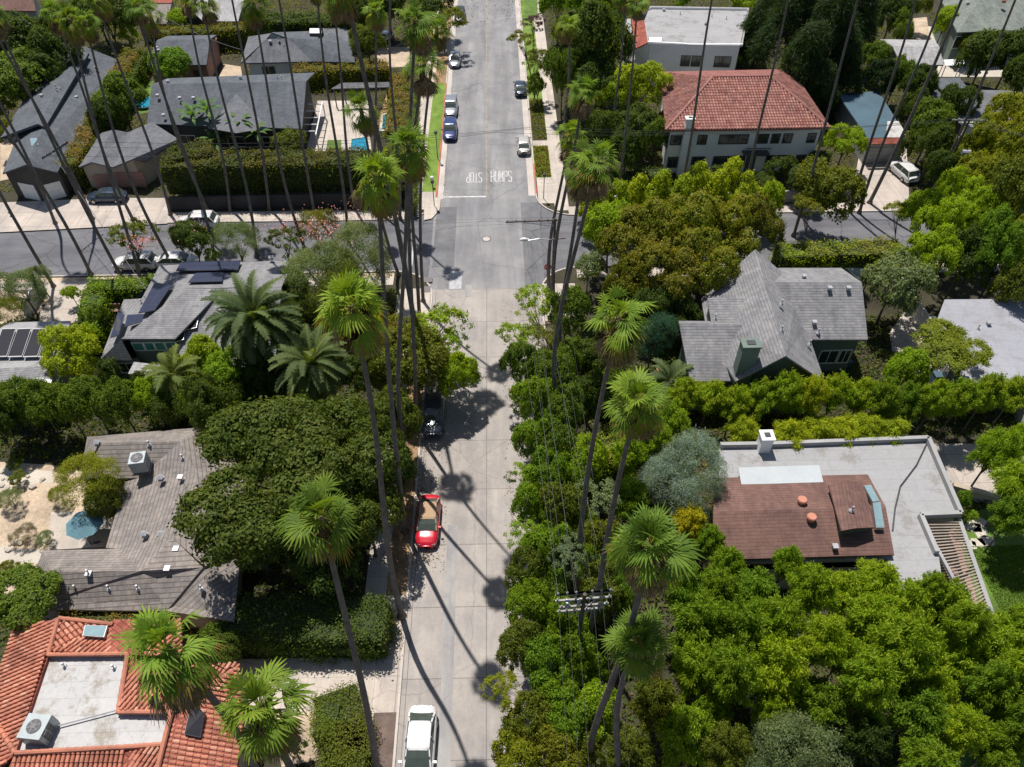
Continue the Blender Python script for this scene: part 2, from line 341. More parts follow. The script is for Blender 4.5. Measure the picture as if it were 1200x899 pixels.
def crown_mesh(name, seed, R, H, nl, nc, nlf, L, W, rc=.45, lob=(.36, .55), spread=.62, droop=0., inner=0, zmin=-.35, soft=.6, cone=0.):
    rng = np.random.default_rng(seed)
    ang = rng.uniform(0, 2 * np.pi, nl) + np.arange(nl) * 2.4; rad = spread * R * np.sqrt((np.arange(nl) + .3) / nl)
    hh = H / 2; zc = hh * (rng.uniform(-.35, .5, nl) * (1 - .3 * rad / R) + .25 * (1 - (rad / R) ** 2))
    if cone: zc = np.linspace(.6, -.6, nl) * hh; rad = rad * 0 + (1 - (zc / hh + 1) / 2) * R * .45
    lc = np.stack([rad * np.cos(ang), rad * np.sin(ang), zc], 1); lr = R * rng.uniform(lob[0], lob[1], nl)
    if cone: lr = R * (.2 + .5 * (1 - (zc / hh + 1) / 2))
    zs = min(1., H / (2 * R) * 1.25)
    k = int(nc * 2.2); li = rng.choice(nl, k, p=lr ** 2 / np.sum(lr ** 2))
    d = rng.normal(size=(k, 3)); d = unit(d); d[:, 2] = np.where(d[:, 2] < zmin, -d[:, 2], d[:, 2])
    cp = lc[li] + d * lr[li][:, None] * np.array([1, 1, zs])
    q = (cp[:, None, :] - lc[None]) / np.array([1, 1, zs]); ins = (np.linalg.norm(q, axis=2) < lr[None] * .86); ins[np.arange(k), li] = False
    keep = ~ins.any(1); cp = cp[keep][:nc]; cd = d[keep][:nc]; m = len(cp)
    crad = rc * rng.uniform(.6, 1.35, m); ctint = rng.uniform(0, 1, m)
    ci = rng.choice(m, m * nlf, p=crad ** 2 / np.sum(crad ** 2)); nn = len(ci)
    ld = unit(rng.normal(size=(nn, 3)) + cd[ci] * .7); rr = np.where(rng.uniform(0, 1, nn) < .16, rng.uniform(1., 1.55, nn), rng.uniform(.45, 1.08, nn))
    pos = cp[ci] + ld * (crad[ci] * rr)[:, None] * np.array([1, 1, .8])
    pos[:, 2] -= droop * rr * crad[ci] * (1 - ld[:, 2])
    nrm = unit(ld * .75 + cd[ci] * .55 + rng.normal(size=(nn, 3)) * soft + np.array([0, 0, .25]))
    td = None
    if droop > 0: td = ld * np.array([1, 1, .2]) + np.array([0, 0, -droop])
    V = leaf_quads(rng, pos, nrm, L, W, td)
    tint = np.clip(.32 * ctint[ci] + .68 * rng.uniform(0, 1, nn), 0, 1)
    tip = np.clip((rr - .6) * 1.6, 0, 1) * np.clip(ld[:, 2] + .35, 0, 1) * (rng.uniform(0, 1, nn) < .35 + .5 * (ctint[ci] > .6))
    return quads_mesh(name, V, tint, tip)
SP = {}
def plume_mesh(name, seed, R, H, ns, nlf, L, W, arch=.5, lift=1., fan=.34):
    "a feathery crown: leafy stems rising from the trunk and arching over"
    rng = np.random.default_rng(seed); P_, Nn, Tn, ti, tp = [], [], [], [], []
    for i in range(ns):
        az = i * 2.399 + rng.normal() * .3; u = np.sqrt((i + .5) / ns) * rng.uniform(.75, 1.12); out = np.array([np.cos(az), np.sin(az), 0.]); n = int(nlf * rng.uniform(.6, 1.3)); st = rng.uniform(0, 1)
        t = rng.uniform(.3, 1., n) ** .8; top = H * .5 * lift * (1 - .55 * u * u) * rng.uniform(.8, 1.15)
        z = -H * .5 + (top + H * .5) * (t ** .75) - arch * R * u * np.clip(t - .72, 0, 1) ** 1.2 * 3.
        pos = out * (R * u * t ** 1.35)[:, None]; pos[:, 2] = z
        side = np.array([-out[1], out[0], 0]); jit = rng.normal(size=(n, 3)) * (fan * (.5 + .9 * np.sin(np.pi * np.clip(t, 0, .92))))[:, None] * np.array([1, 1, .75]); pos = pos + jit
        d = unit(out * (.5 + t[:, None]) + np.array([0, 0, 1.]) * (.9 - 1.9 * t[:, None]) + unit(jit) * .9)
        nr = unit(rng.normal(size=(n, 3)) * .7 + np.array([0, 0, .9]) + out * .3)
        P_.append(pos); Nn.append(nr); Tn.append(d); ti.append(.35 * st + .65 * rng.uniform(0, 1, n)); tp.append(np.where((t > .82) & (rng.uniform(0, 1, n) < .4), 1., 0.) * (st > .45))
    V = leaf_quads(rng, np.concatenate(P_), np.concatenate(Nn), L, W, np.concatenate(Tn)); return quads_mesh(name, V, np.concatenate(ti), np.concatenate(tp))
def pspecies(key, n, R, H, **k): SP[key] = dict(R=R, H=H, me=[plume_mesh('crown_' + key, hash_(key) + i * 13, R, H, **k) for i in range(n)], i=0)
def hash_(s): return sum(ord(c) * (i + 3) for i, c in enumerate(s))
def species(key, n, R, **k):
    SP[key] = dict(R=R, H=k['H'], me=[crown_mesh('crown_' + key, hash_(key) + i * 17, R, **k) for i in range(n)], i=0)
def hash_(s): return sum(ord(c) * (i + 3) for i, c in enumerate(s))
species('broad', 5, 3.0, H=4.4, nl=15, nc=260, nlf=56, L=.25, W=.15, rc=.42, droop=.1, lob=(.24, .44), spread=.76)
species('small', 3, 1.5, H=2.2, nl=6, nc=80, nlf=46, L=.17, W=.10, rc=.28)
species('carob', 4, 4.0, H=5.0, nl=18, nc=300, nlf=60, L=.22, W=.15, rc=.42, soft=.45, lob=(.2, .38), spread=.78)
pspecies('grove', 6, 3.2, 6., ns=46, nlf=420, L=.34, W=.10, arch=.45, fan=.27)
pspecies('bamboo', 3, 2.5, 4.2, ns=30, nlf=420, L=.4, W=.065, arch=.8, fan=.24)
species('olive', 3, 3.0, H=4.4, nl=12, nc=220, nlf=80, L=.2, W=.05, rc=.5, soft=1., spread=.66)
species('sparse', 4, 2.6, H=4.0, nl=10, nc=75, nlf=48, L=.22, W=.12, rc=.36, spread=.75)
species('oak', 1, 7.0, H=7.4, nl=34, nc=900, nlf=56, L=.27, W=.17, rc=.55, lob=(.13, .27), spread=.86)
species('conifer', 2, 3.0, H=9.0, nl=9, nc=330, nlf=48, L=.5, W=.07, rc=.6, cone=1, droop=.5, soft=.9)
species('shrubcone', 3, 1.5, H=3.6, nl=6, nc=80, nlf=60, L=.2, W=.1, rc=.32, cone=1)
species('cedar', 1, 3.0, H=4.6, nl=14, nc=200, nlf=110, L=.34, W=.03, rc=.55, droop=.3, soft=1.2, spread=.7)
# trunks with limbs (unit height 1 = crown centre)
def trunk_mesh(seed, bare=False):
    rnd = random.Random(seed); b = MB(); k = rnd.uniform(-.05, .05)
    b.tube([(0, 0, 0), (k, .02, .3), (k * 1.4, 0, .62)], [.065, .05, .042], 8)
    for i in range(6):
        a = i * 1.05 + rnd.uniform(-.3, .3); r = rnd.uniform(.22, .45); z = rnd.uniform(.85, 1.15)
        b.tube([(k * 1.2, 0, .5 + i * .02), (k + r * .4 * math.cos(a), r * .4 * math.sin(a), .75), (k + r * math.cos(a), r * math.sin(a), z)], [.035, .022, .008], 6)
        a += .5; b.tube([(k + r * .4 * math.cos(a - .5), r * .4 * math.sin(a - .5), .75), (k + r * .9 * math.cos(a), r * .9 * math.sin(a), z * .98)], [.016, .006], 5)
    return b.mesh('trunk', 'bark', smooth=True)
TR = [trunk_mesh(i) for i in range(4)]
C = dict(ho=(.085, .115, .018), dk=(.072, .112, .020), md=(.118, .182, .022), br=(.165, .28, .02), lm=(.29, .37, .02), yl=(.42, .40, .02), ol=(.13, .165, .022), oy=(.20, .235, .018),
         gg=(.16, .215, .105), bl=(.21, .30, .31), gv=(.235, .345, .018), gd=(.15, .25, .018), ca=(.145, .17, .018), cn=(.032, .062, .02), ak=(.088, .128, .02))
_rn = random.Random(5)
def tree(px, py, r, h, sp, c, label, tip=0., zs=1., cat='tree', name='tree', group=None, thin=1.):
    S = SP[sp]; R0 = S['R']
    R = r * depth(px, py, h * .6) / F
    k = R / R0
    if sp not in ('sparse', 'oak', 'conifer') and zs >= 1: zs = min(2.1, max(zs, .8 * h / (S['H'] * k)))
    Hc = S['H'] * k * zs; hc = max(h - Hc / 2, Hc * .3)
    R = r * depth(px, py, hc) / F; k = R / R0
    p = P(px, py, hc)
    bx, by = p.x, p.y                                            # a crown may hang over the road, its trunk may not stand in it
    if abs(bx) < 6.5 and by < 62.5: bx = 6.6 if bx > 0 else -6.6
    elif abs(bx) >= 6.5 and 65.0 < by < 76.3: by = 64.7 if by < 70.5 else 76.7
    elif abs(bx) < 6.6 and by >= 62.5: bx = 6.9 if bx > 0 else -6.9
    t = empty(name, (bx, by, 0), label, cat, group)
    me = S['me'][S['i'] % len(S['me'])]; S['i'] += 1
    col = C[c] if isinstance(c, str) else c; off = Vector((p.x - bx, p.y - by, hc))
    link('crown', me, t, tuple(off), _rn.uniform(0, 6.28), (k, k, k * zs), (*col, tip))
    if hc > .8:
        w = min(R * .75, hc) * thin; o = link('trunk', TR[_rn.randrange(4)], t, (0, 0, 0), _rn.uniform(0, 6.28), (max(w, R * .8), max(w, R * .8), off.length))
        if off.x or off.y: o.rotation_euler = off.to_track_quat('Z', 'Y').to_euler()
    return t
# ---------------------------------------------------------------- hedges
def hedge(pts, w, h, c, label, tip=.5, dens=34, L=.2, W=.12, name='hedge', z0=0., top=None, c2=None, rag=.17):
    "a clipped hedge along pts (pixels at the hedge top), width w, height h"
    rng = np.random.default_rng(int(pts[0][0] * 7 + pts[0][1])); Q = [P(x, y, z0 + h) for x, y in pts]
    t = empty(name, (Q[0].x, Q[0].y, z0), label, 'hedge'); org = np.array([Q[0].x, Q[0].y, z0])
    core = MB(); Vs = []
    for a, b in zip(Q[:-1], Q[1:]):
        d = Vector((b.x - a.x, b.y - a.y, 0)); Ln = d.length; d.normalize(); nn = Vector((-d.y, d.x, 0)); c0 = (a + b) / 2
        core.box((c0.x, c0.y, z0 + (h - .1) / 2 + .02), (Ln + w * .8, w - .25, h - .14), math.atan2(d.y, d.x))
        D = np.array([d.x, d.y, 0]); NN = np.array([nn.x, nn.y, 0]); A = np.array([a.x, a.y, 0])
        def face(n, f, nrm):
            u = rng.uniform(0, 1, (n, 2)); p = f(u); jit = rng.normal(size=(n, 3)) * rag
            lump = .16 * np.sin(p[:, :1] * 2.1 + p[:, 1:2] * 1.7) + .14 * np.sin(p[:, :1] * .9 - p[:, 1:2] * 2.9 + p[:, 2:3] * 2.)
            p = p + jit + nrm * lump
            return leaf_quads(rng, p, unit(nrm + rng.normal(size=(n, 3)) * .6), L, W)
        ext = w * .4
        Vs.append(face(int((Ln + w) * w * dens * 3.4), lambda u: A + D * (u[:, :1] * (Ln + 2 * ext) - ext) + NN * (u[:, 1:] - .5) * w + np.array([0, 0, z0 + h]), np.array([0, 0, 1.])))
        for sg in (-1, 1): Vs.append(face(int(Ln * h * dens * 2.6), lambda u: A + D * (u[:, :1] * (Ln + 2 * ext) - ext) + NN * sg * w / 2 + np.array([0, 0, 1]) * (z0 + u[:, 1:] * h), NN * sg))
        for sg, e in ((-1, -ext), (1, Ln + ext)): Vs.append(face(int(w * h * dens * 2.6), lambda u: A + D * e + NN * (u[:, :1] - .5) * w + np.array([0, 0, 1]) * (z0 + u[:, 1:] * h), D * sg))
    V = np.concatenate(Vs) - org; n = len(V)
    tz = np.clip((V[:, :, 2].mean(1) - (h - .35)) / .35, 0, 1)
    pm = V[:, :, :2].mean(1) + org[:2]; pat = .5 + .5 * np.sin(pm[:, 0] * .7 + 1.3 * np.sin(pm[:, 1] * .9)) * np.sin(pm[:, 1] * .5 + pm[:, 0] * .23)
    me = quads_mesh('foliage', V, rng.uniform(0, 1, n), tz * np.clip(pat + rng.uniform(-.4, .4, n), 0, 1))
    o = link('foliage', me, t, col=(*C[c], tip))
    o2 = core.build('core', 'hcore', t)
    return t
# ---------------------------------------------------------------- palms
def fan_crown(name, seed, n=40, R=1.75, skirt=26):
    rng = np.random.default_rng(seed); V = []; tn = []; tp = []; mi = []
    def frond(az, el, pet, bl, dead, bend, z0=0.):
        ca, sa = math.cos(az), math.sin(az); d = np.array([ca * math.cos(el), sa * math.cos(el), math.sin(el)]); side = np.array([-sa, ca, 0.])
        up = np.cross(d, side); up = up if up[2] > 0 else -up
        base = np.array([0, 0, z0]) + d * .08; tipp = base + d * pet; tipp[2] -= .12 * pet
        w = .025; V.append([base - side * w, base + side * w, tipp + side * w, tipp - side * w]); tn.append(.7); tp.append(.3); mi.append(1 if dead else 0)
        ns = 15; roll = rng.normal() * .5; sd = side * math.cos(roll) + up * math.sin(roll); ft = rng.uniform(0, 1)
        dd = unit(d + np.array([0, 0, -.25 - bend * .3]))
        for k in range(ns):
            th = (k / (ns - 1) - .5) * math.radians(165 if not dead else 100); g = bl * (.66 + .34 * math.cos(th * .8)) * rng.uniform(.8, 1.1)
            v = dd * math.cos(th) + sd * math.sin(th); v = unit(v); pw = unit(np.cross(v, np.cross(dd, sd)))
            m = tipp + v * g * .55 + np.array([0, 0, .02 * (-1) ** k]); e = tipp + v * g; e[2] -= bend * g * rng.uniform(.3, .95) * (.5 + .5 * abs(math.sin(th)))
            m[2] -= bend * g * .06; w2 = .046 * g / .9; w3 = .035
            V.append([tipp - pw * .01, tipp + pw * .01, m + pw * w2, m - pw * w2]); V.append([m - pw * w2, m + pw * w2, e + pw * .008, e - pw * .008])
            for z in (0, 1): tn.append(np.clip(ft * .7 + rng.uniform(0, .35) + .15 * z, 0, 1)); tp.append(1. if (z and el < .1 and rng.uniform() < .45) else .0); mi.append(1 if dead else 0)
    for i in range(n):
        q = i / n; el = math.radians(72 - 112 * q ** .9) + rng.normal() * .2
        frond(i * 2.399 + rng.normal() * .25, el, R * .56 * rng.uniform(.6, 1.2), R * .52 * rng.uniform(.75, 1.2), q > .8 and rng.uniform() < .35, .5 + .6 * q, .15 - .3 * q)
    for i in range(9): frond(i * 2.399 + rng.normal() * .4, math.radians(rng.uniform(15, 85)), R * .22, R * .5, False, .3, .15)
    for i in range(skirt):
        frond(i * 2.399 + rng.normal() * .3, math.radians(rng.uniform(-78, -48)), R * .38, R * .5, True, .6, -.45 - .3 * rng.uniform())
    V = np.array(V); return quads_mesh(name, V, np.array(tn), np.array(tp), ('leaf', 'dead'), np.array(mi))
def date_crown(name, seed, n=82, R=4.2, ns=12):
    rng = np.random.default_rng(seed); V = []; tn = []; tp = []; mi = []
    for i in range(n):
        q = i / n; el = math.radians(82 - 98 * q ** .9) + rng.normal() * .08; az = i * 2.399 + rng.normal() * .1; Lf = R * rng.uniform(.9, 1.1) * (1 - .1 * q)
        h = np.array([math.cos(az), math.sin(az), 0]); sd = np.array([-math.sin(az), math.cos(az), 0]); p = np.array([0, 0, .2 - .4 * q]) + h * .1; e = el; prev = p; ft = rng.uniform(0, .6)
        for s in range(ns):
            dv = h * math.cos(e) + np.array([0, 0, math.sin(e)]); nx = prev + dv * Lf / ns; e -= (.10 + .06 * q) * (12 / ns) * (1 + .6 * s / ns)
            w = .035; V.append([prev - sd * w, prev + sd * w, nx + sd * w * .8, nx - sd * w * .8]); tn.append(.9); tp.append(.2); mi.append(0)
            if s > 0:
                upv = np.cross(dv, sd); upv = upv if upv[2] > 0 else -upv
                ll = .62 * math.sin(math.pi * min(1, (s + .8) / (ns + 1)) ** .8) + .12
                for z in np.linspace(0, 1, 4, endpoint=False):
                    b = prev + (nx - prev) * z
                    for sg in (-1, 1):
                        d2 = unit(sd * sg * .85 + dv * .6 + upv * .28 + rng.normal(size=3) * .04); e2 = b + d2 * ll; e2[2] -= .08; wv = unit(np.cross(d2, upv)) * .06
                        V.append([b - wv * .6, b + wv * .6, (b + d2 * ll * .6) + wv, e2]); tn.append(np.clip(ft + rng.uniform(0, .45), 0, 1)); tp.append(0.); mi.append(0)
            prev = nx
    V = np.array(V); return quads_mesh(name, V, np.array(tn), np.array(tp), ('leaf', 'dead'), np.array(mi))
FAN = [fan_crown('crown_fan_palm', 40 + i, n=24 + 2 * i) for i in range(6)]
DATE = date_crown('crown_date_palm', 3); SMALLDATE = date_crown('crown_feather_palm', 9, n=22, R=2.6, ns=8)
PALMG = dict(row='tall fan palms lining the side street', st='tall fan palms along the sloping main road')
CP = (.14, .225, .03)
def palm(base, crown, label, via=None, h=None, rs=1., rb=.30, group=None, tip=.8, col=CP, bz=0.):
    "fan palm: base pixel on the ground, crown pixel (or via: a pixel the trunk passes, with the height h)"
    B = P(base[0], base[1], bz); rb *= .74
    if crown is not None:
        best = None                                             # height at which the crown's ray is nearest to the upright trunk
        for k in range(60, 380):
            z = k * .1; q = P(crown[0], crown[1], z); dd = (q.x - B.x) ** 2 + (q.y - B.y) ** 2
            if best is None or dd < best[0]: best = (dd, z, q)
        T = best[2]; H = best[1]
    else:
        best = None
        for k in range(30, 380):
            z = k * .1; q = P(via[0], via[1], z); dd = (q.x - B.x) ** 2 + (q.y - B.y) ** 2
            if best is None or dd < best[0]: best = (dd, z, q)
        q = best[2]; H = h; s = h / best[1]; T = Vector((B.x + (q.x - B.x) * s, B.y + (q.y - B.y) * s, h))
    t = empty('fan_palm', B, label, 'palm tree', group)
    D = T - B; bow = Vector((_rn.uniform(-.35, .35), _rn.uniform(-.2, .2), 0)) if via is None or crown is None else Vector((0, 0, 0))
    n = 13; pts = []; rr = []; wob = Vector((_rn.uniform(-.3, .3), _rn.uniform(-.3, .3), 0))
    if via is not None and crown is not None:                   # bend the trunk through the via pixel
        best = None
        for k in range(5, int(H * 10)):
            z = k * .1; q = P(via[0], via[1], z); w = z / H; l = B + D * w; dd = (q.x - l.x) ** 2 + (q.y - l.y) ** 2
            if best is None or dd < best[0]: best = (dd, w, q - l)
        bow = best[2] / max(math.sin(math.pi * best[1]), .3); bow.z = 0
        if bow.length > 1.6: bow = bow.normalized() * 1.6
    for i in range(n):
        w = i / (n - 1); p = D * w + bow * math.sin(math.pi * w) + wob * math.sin(2 * math.pi * w); pts.append(p); rr.append(rb * (1.35 if i == 0 else 1.) * (1 - .52 * w))
    pts.insert(1, pts[0] * .9 + pts[1] * .1 + Vector((0, 0, .2))); rr.insert(1, rb * 1.02); rr[0] = rb * 1.7
    mb = MB(); mb.tube(pts, rr, 10); me = mb.mesh('trunk', 'palm_bark', smooth=True); link('trunk', me, t)
    th = MB(); e = pts[-1]; d = (pts[-1] - pts[-2]).normalized(); th.tube([e - d * 1.5, e - d * .9, e + d * .1], [rb * .5, rb * 1.15, rb * .8], 9); link('dead_frond_base', th.mesh('dead_frond_base', 'thatch', smooth=True), t)
    s = rs * (.86 if rs < 1 else .8) * _rn.uniform(.9, 1.1)
    c = link('crown', FAN[_rn.randrange(6)], t, tuple(pts[-1]), _rn.uniform(0, 6.28), (s, s, s * _rn.uniform(.9, 1.2)), (*mul(col, _rn.uniform(.8, 1.2)), tip)); c.rotation_euler = (_rn.uniform(-.22, .22), _rn.uniform(-.22, .22), c.rotation_euler.z)
    return t
def date_palm(crown, h, label, s=1., me=None, col=(.10, .145, .058), name='date_palm', cat='palm tree', trunk=.42):
    T = P(crown[0], crown[1], h); t = empty(name, (T.x, T.y, 0), label, cat)
    mb = MB(); mb.tube([(0, 0, 0), (0, 0, h * .5), (0, 0, h)], [trunk * 1.2, trunk, trunk * 1.15], 12); link('trunk', mb.mesh('trunk', 'palm_bark', smooth=True), t)
    link('crown', me or DATE, t, (0, 0, h), _rn.uniform(0, 6.28), (s, s, s), (*col, .3)); return t
# ---------------------------------------------------------------- buildings
def roofmesh(part_faces, th=.18):
    mb = MB()
    for f in part_faces:
        q = [P3(v) for v in f]; n = (q[1] - q[0]).cross(q[2] - q[0])
        if n.z < 0: q.reverse()
        mb.add(q, [tuple(range(len(q)))]); lo = [v - Vector((0, 0, th)) for v in q]; k = len(q)
        mb.add(q + lo, [(i, i + k, (i + 1) % k + k, (i + 1) % k) for i in range(k)] + [tuple(reversed(range(k, 2 * k)))])
    return mb
def tiles_on(mb, f, pitch=.27, step=.42, r=.115, lift=.02, rng=random.Random(4)):
    "rows of barrel tiles over a roof plane; f is a list of (px,py,z)"
    q = [P3(v) for v in f]; c = sum(q, Vector()) / len(q); n = Vector()
    for i in range(len(q)): n += (q[i] - c).cross(q[(i + 1) % len(q)] - c)
    n.normalize(); n = n if n.z > 0 else -n
    u = Vector((-n.y, n.x, 0)).normalized(); w = n.cross(u).normalized(); w = w if w.z > 0 else -w
    pu = [((p - c).dot(u), (p - c).dot(w)) for p in q]; a = min(x for x, _ in pu); b = max(x for x, _ in pu); x = a + pitch / 2
    while x < b:
        ys = []
        for i in range(len(pu)):
            (x0, y0), (x1, y1) = pu[i], pu[(i + 1) % len(pu)]
            if (x0 <= x) != (x1 <= x): ys.append(y0 + (y1 - y0) * (x - x0) / (x1 - x0))
        ys.sort()
        for y0, y1 in zip(ys[::2], ys[1::2]):
            y = y0
            while y < y1 - .05:
                e = min(y + step * 1.08, y1); tt = min(1, max(0, rng.gauss(.5, .22))); vs = []
                for yy, rr, l in ((y, r, .045), (e, r * .85, .0)):
                    for k in range(5):
                        g = math.pi * k / 4; vs.append(c + u * (x + math.cos(g) * rr) + w * yy + n * (lift + l + math.sin(g) * rr))
                mb.add(vs, [(k, k + 1, k + 6, k + 5) for k in range(4)] + [(0, 4, 3, 2, 1)], 0, tt); y += step
        x += pitch
def ridge_tiles(mb, a, b, r=.15, step=.45):
    a = P3(a); b = P3(b); d = (b - a); L = d.length; d.normalize(); k = max(1, int(L / step))
    for i in range(k): mb.tube([a + d * (L * i / k) + Vector((0, 0, .08)), a + d * (L * (i + 1.05) / k) + Vector((0, 0, .05))], [r * 1.05, r * .9], 8)
class House:
    def __init__(s, name, at, label, cat='house'): s.o = empty(name, P3(at).to_2d().to_3d(), label, cat); s.loc = s.o.location
    def roof(s, faces, mat, th=.18, name='roof'): s.lastroof = roofmesh(faces, th).build(name, mat, s.o); return s.lastroof
    def walls(s, outline, mat, inset=.35, z0=-.05, drop=.2, name='wall'):
        q = [P3(v) for v in outline]; c = sum(q, Vector()) / len(q); mb = MB(); top = []
        for p in q:
            d = Vector((c.x - p.x, c.y - p.y, 0)); d = d.normalized() * inset * 1.3; top.append(Vector((p.x + d.x, p.y + d.y, p.z - drop)))
        k = len(top); bot = [Vector((p.x, p.y, z0)) for p in top]
        mb.add(bot + top, [(i, (i + 1) % k, k + (i + 1) % k, k + i) for i in range(k)]); s.top = top
        return mb.build(name, mat, s.o)
    def window(s, e, t, w, z, hgt, fm='frame_wh', gm='glass', n=2, name='window', proud=.04):
        "window on edge e of the last walls, centred at fraction t, sill at z"
        a, b = s.top[e], s.top[(e + 1) % len(s.top)]; d = Vector((b.x - a.x, b.y - a.y, 0)); d.normalize(); c = a + (b - a) * t
        nn = Vector((d.y, -d.x, 0)); cc = sum(s.top, Vector()) / len(s.top)
        if nn.dot(Vector((c.x - cc.x, c.y - cc.y, 0))) < 0: nn = -nn
        rz = math.atan2(d.y, d.x); f = MB(); zc = z + hgt / 2; c = Vector((c.x, c.y, zc)) + nn * proud
        for sx in (-1, 1): f.box(c + d * sx * w / 2, (.09, .10, hgt + .1), rz)
        for sz in (-1, 1): f.box(c + Vector((0, 0, sz * hgt / 2)), (w - .09, .10, .09), rz)
        for k in range(1, n): f.box(c + d * (k / n - .5) * w, (.06, .08, hgt - .09), rz)
        fo = f.build(name, fm, s.o); g = MB(); g.box(c - nn * .015, (w - .05, .03, hgt - .05), rz); subpart(g, 'pane', gm, fo, s.o); return fo
    def door(s, e, t, w, hgt, mat, z=0., name='door'):
        a, b = s.top[e], s.top[(e + 1) % len(s.top)]; d = Vector((b.x - a.x, b.y - a.y, 0)); d.normalize(); c = a + (b - a) * t
        nn = Vector((d.y, -d.x, 0)); cc = sum(s.top, Vector()) / len(s.top)
        if nn.dot(Vector((c.x - cc.x, c.y - cc.y, 0))) < 0: nn = -nn
        rz = math.atan2(d.y, d.x); f = MB(); c = Vector((c.x, c.y, z + hgt / 2)) + nn * .03
        f.box(c, (w, .08, hgt), rz)
        for k in range(1, 4): f.box(c + nn * .05 + Vector((0, 0, (k / 4 - .5) * hgt)), (w * .98, .03, .04), rz)
        return f.build(name, mat, s.o)
    def vent(s, p, kind='cap'):
        q = P3(p); mb = MB()
        if kind == 'cap':
            mb.box(q + Vector((0, 0, .05)), (.42, .42, .06)); mb.box(q + Vector((0, 0, .2)), (.3, .3, .24)); mb.add([q + Vector((x * .23, y * .23, .32)) for x, y in ((-1, -1), (1, -1), (1, 1), (-1, 1))] + [q + Vector((0, 0, .5))], [(0, 1, 4), (1, 2, 4), (2, 3, 4), (3, 0, 4)])
            return mb.build('roof_vent', 'metal', s.o)
        if kind == 'pipe':
            mb.tube([q - Vector((0, 0, .1)), q + Vector((0, 0, .42))], .05, 10); mb.tube([q + Vector((0, 0, .38)), q + Vector((0, 0, .46))], [.09, .07], 10); mb.tube([q - Vector((0, 0, .05)), q + Vector((0, 0, .08))], [.2, .09], 10)
            return mb.build('vent_pipe', 'metal', s.o)
        if kind == 'small':
            mb.box(q + Vector((0, 0, .1)), (.3, .3, .25)); mb.box(q + Vector((0, 0, .25)), (.4, .4, .05)); return mb.build('roof_vent', 'metal', s.o)
        if kind == 'tpot':
            mb.tube([q, q + Vector((0, 0, .35))], .3, 12); mb.tube([q + Vector((0, 0, .35)), q + Vector((0, 0, .45))], [.36, .3], 12); return mb.build('roof_vent', 'terra', s.o)
    def skylight(s, quad, mat='skyl', th=.18, name='skylight'):
        q = [P3(v) + Vector((0, 0, th)) for v in quad]
        if (q[1] - q[0]).cross(q[2] - q[0]).z < 0: q.reverse()
        mb = MB(); lo = [v - Vector((0, 0, th * 1.2)) for v in q]; k = len(q); mb.add(q + lo, [(i, i + k, (i + 1) % k + k, (i + 1) % k) for i in range(k)]); fo = mb.build(name, 'frame_dk' if mat != 'skyl' else 'alu', s.o)
        c = sum(q, Vector()) / k; g = MB(); g.add([c + (v - c) * .95 + Vector((0, 0, .02)) for v in q], [tuple(range(k))]); g.add([c + (v - c) * 1.0 + Vector((0, 0, .0)) for v in q], [tuple(range(k))], 1)
        subpart(g, 'pane', [mat, 'frame_dk' if mat != 'skyl' else 'alu'], fo, s.o); return fo
    def solar(s, quad, nx, ny, mat='solar'):
        q = [P3(v) + Vector((0, 0, .22)) for v in quad]
        if (q[1] - q[0]).cross(q[3] - q[0]).z < 0: q = [q[0], q[3], q[2], q[1]]; nx, ny = ny, nx
        mb = MB(); lo = [v - Vector((0, 0, .06)) for v in q]; mb.add(q + lo, [(i, i + 4, (i + 1) % 4 + 4, (i + 1) % 4) for i in range(4)] + [(0, 1, 2, 3)], 1)
        for i in range(nx):
            for j in range(ny):
                def L(a, b): a = (i + .03 + a * .94) / nx; b = (j + .03 + b * .94) / ny; return (q[0] * (1 - a) + q[1] * a) * (1 - b) + (q[3] * (1 - a) + q[2] * a) * b + Vector((0, 0, .015))
                mb.add([L(0, 0), L(1, 0), L(1, 1), L(0, 1)], [(0, 1, 2, 3)], 0)
        return mb.build('solar_panel', [mat, 'frame_dk' if mat == 'solar' else 'alu'], s.o)
    def chimney(s, p, d, z1, mat='w_grey', rz=0.):
        q = P(p[0], p[1], z1); mb = MB(); mb.box((q.x, q.y, z1 / 2), (d[0], d[1], z1), rz); mb.box((q.x, q.y, z1 + .06), (d[0] + .18, d[1] + .18, .14), rz)
        c = mb.build('chimney', mat, s.o); g = MB(); g.box((q.x, q.y, z1 + .15), (d[0] * .5, d[1] * .5, .08), rz); subpart(g, 'flue', 'frame_dk', c, s.o); return c
    def parapet(s, line, w=.3, h=.35, mat='w_grey', name='parapet'):
        mb = MB()
        for a, b in zip(line[:-1], line[1:]): mb.bar(P3(a) + Vector((0, 0, h / 2)), P3(b) + Vector((0, 0, h / 2)), w, h)
        return mb.build(name, mat, s.o)
def slab(name, pts, mat, z=.02, kind='structure', th=0., label=None, cat=None):
    mb = MB(); q = [P(x, y, z) for x, y in pts]
    if sum((q[i].x * q[(i + 1) % len(q)].y - q[(i + 1) % len(q)].x * q[i].y) for i in range(len(q))) < 0: q.reverse()
    if th: mb.prism(q, z - th, z)
    else: mb.add(q, [tuple(range(len(q)))])
    o = mb.build(name, mat); tag(o, label, cat, kind=kind); return o
def rect(name, x0, x1, y0, y1, mat, z, kind='structure'):
    mb = MB(); mb.add([(x0, y0, z), (x1, y0, z), (x1, y1, z), (x0, y1, z)], [(0, 1, 2, 3)]); return tag(mb.build(name, mat), kind=kind)
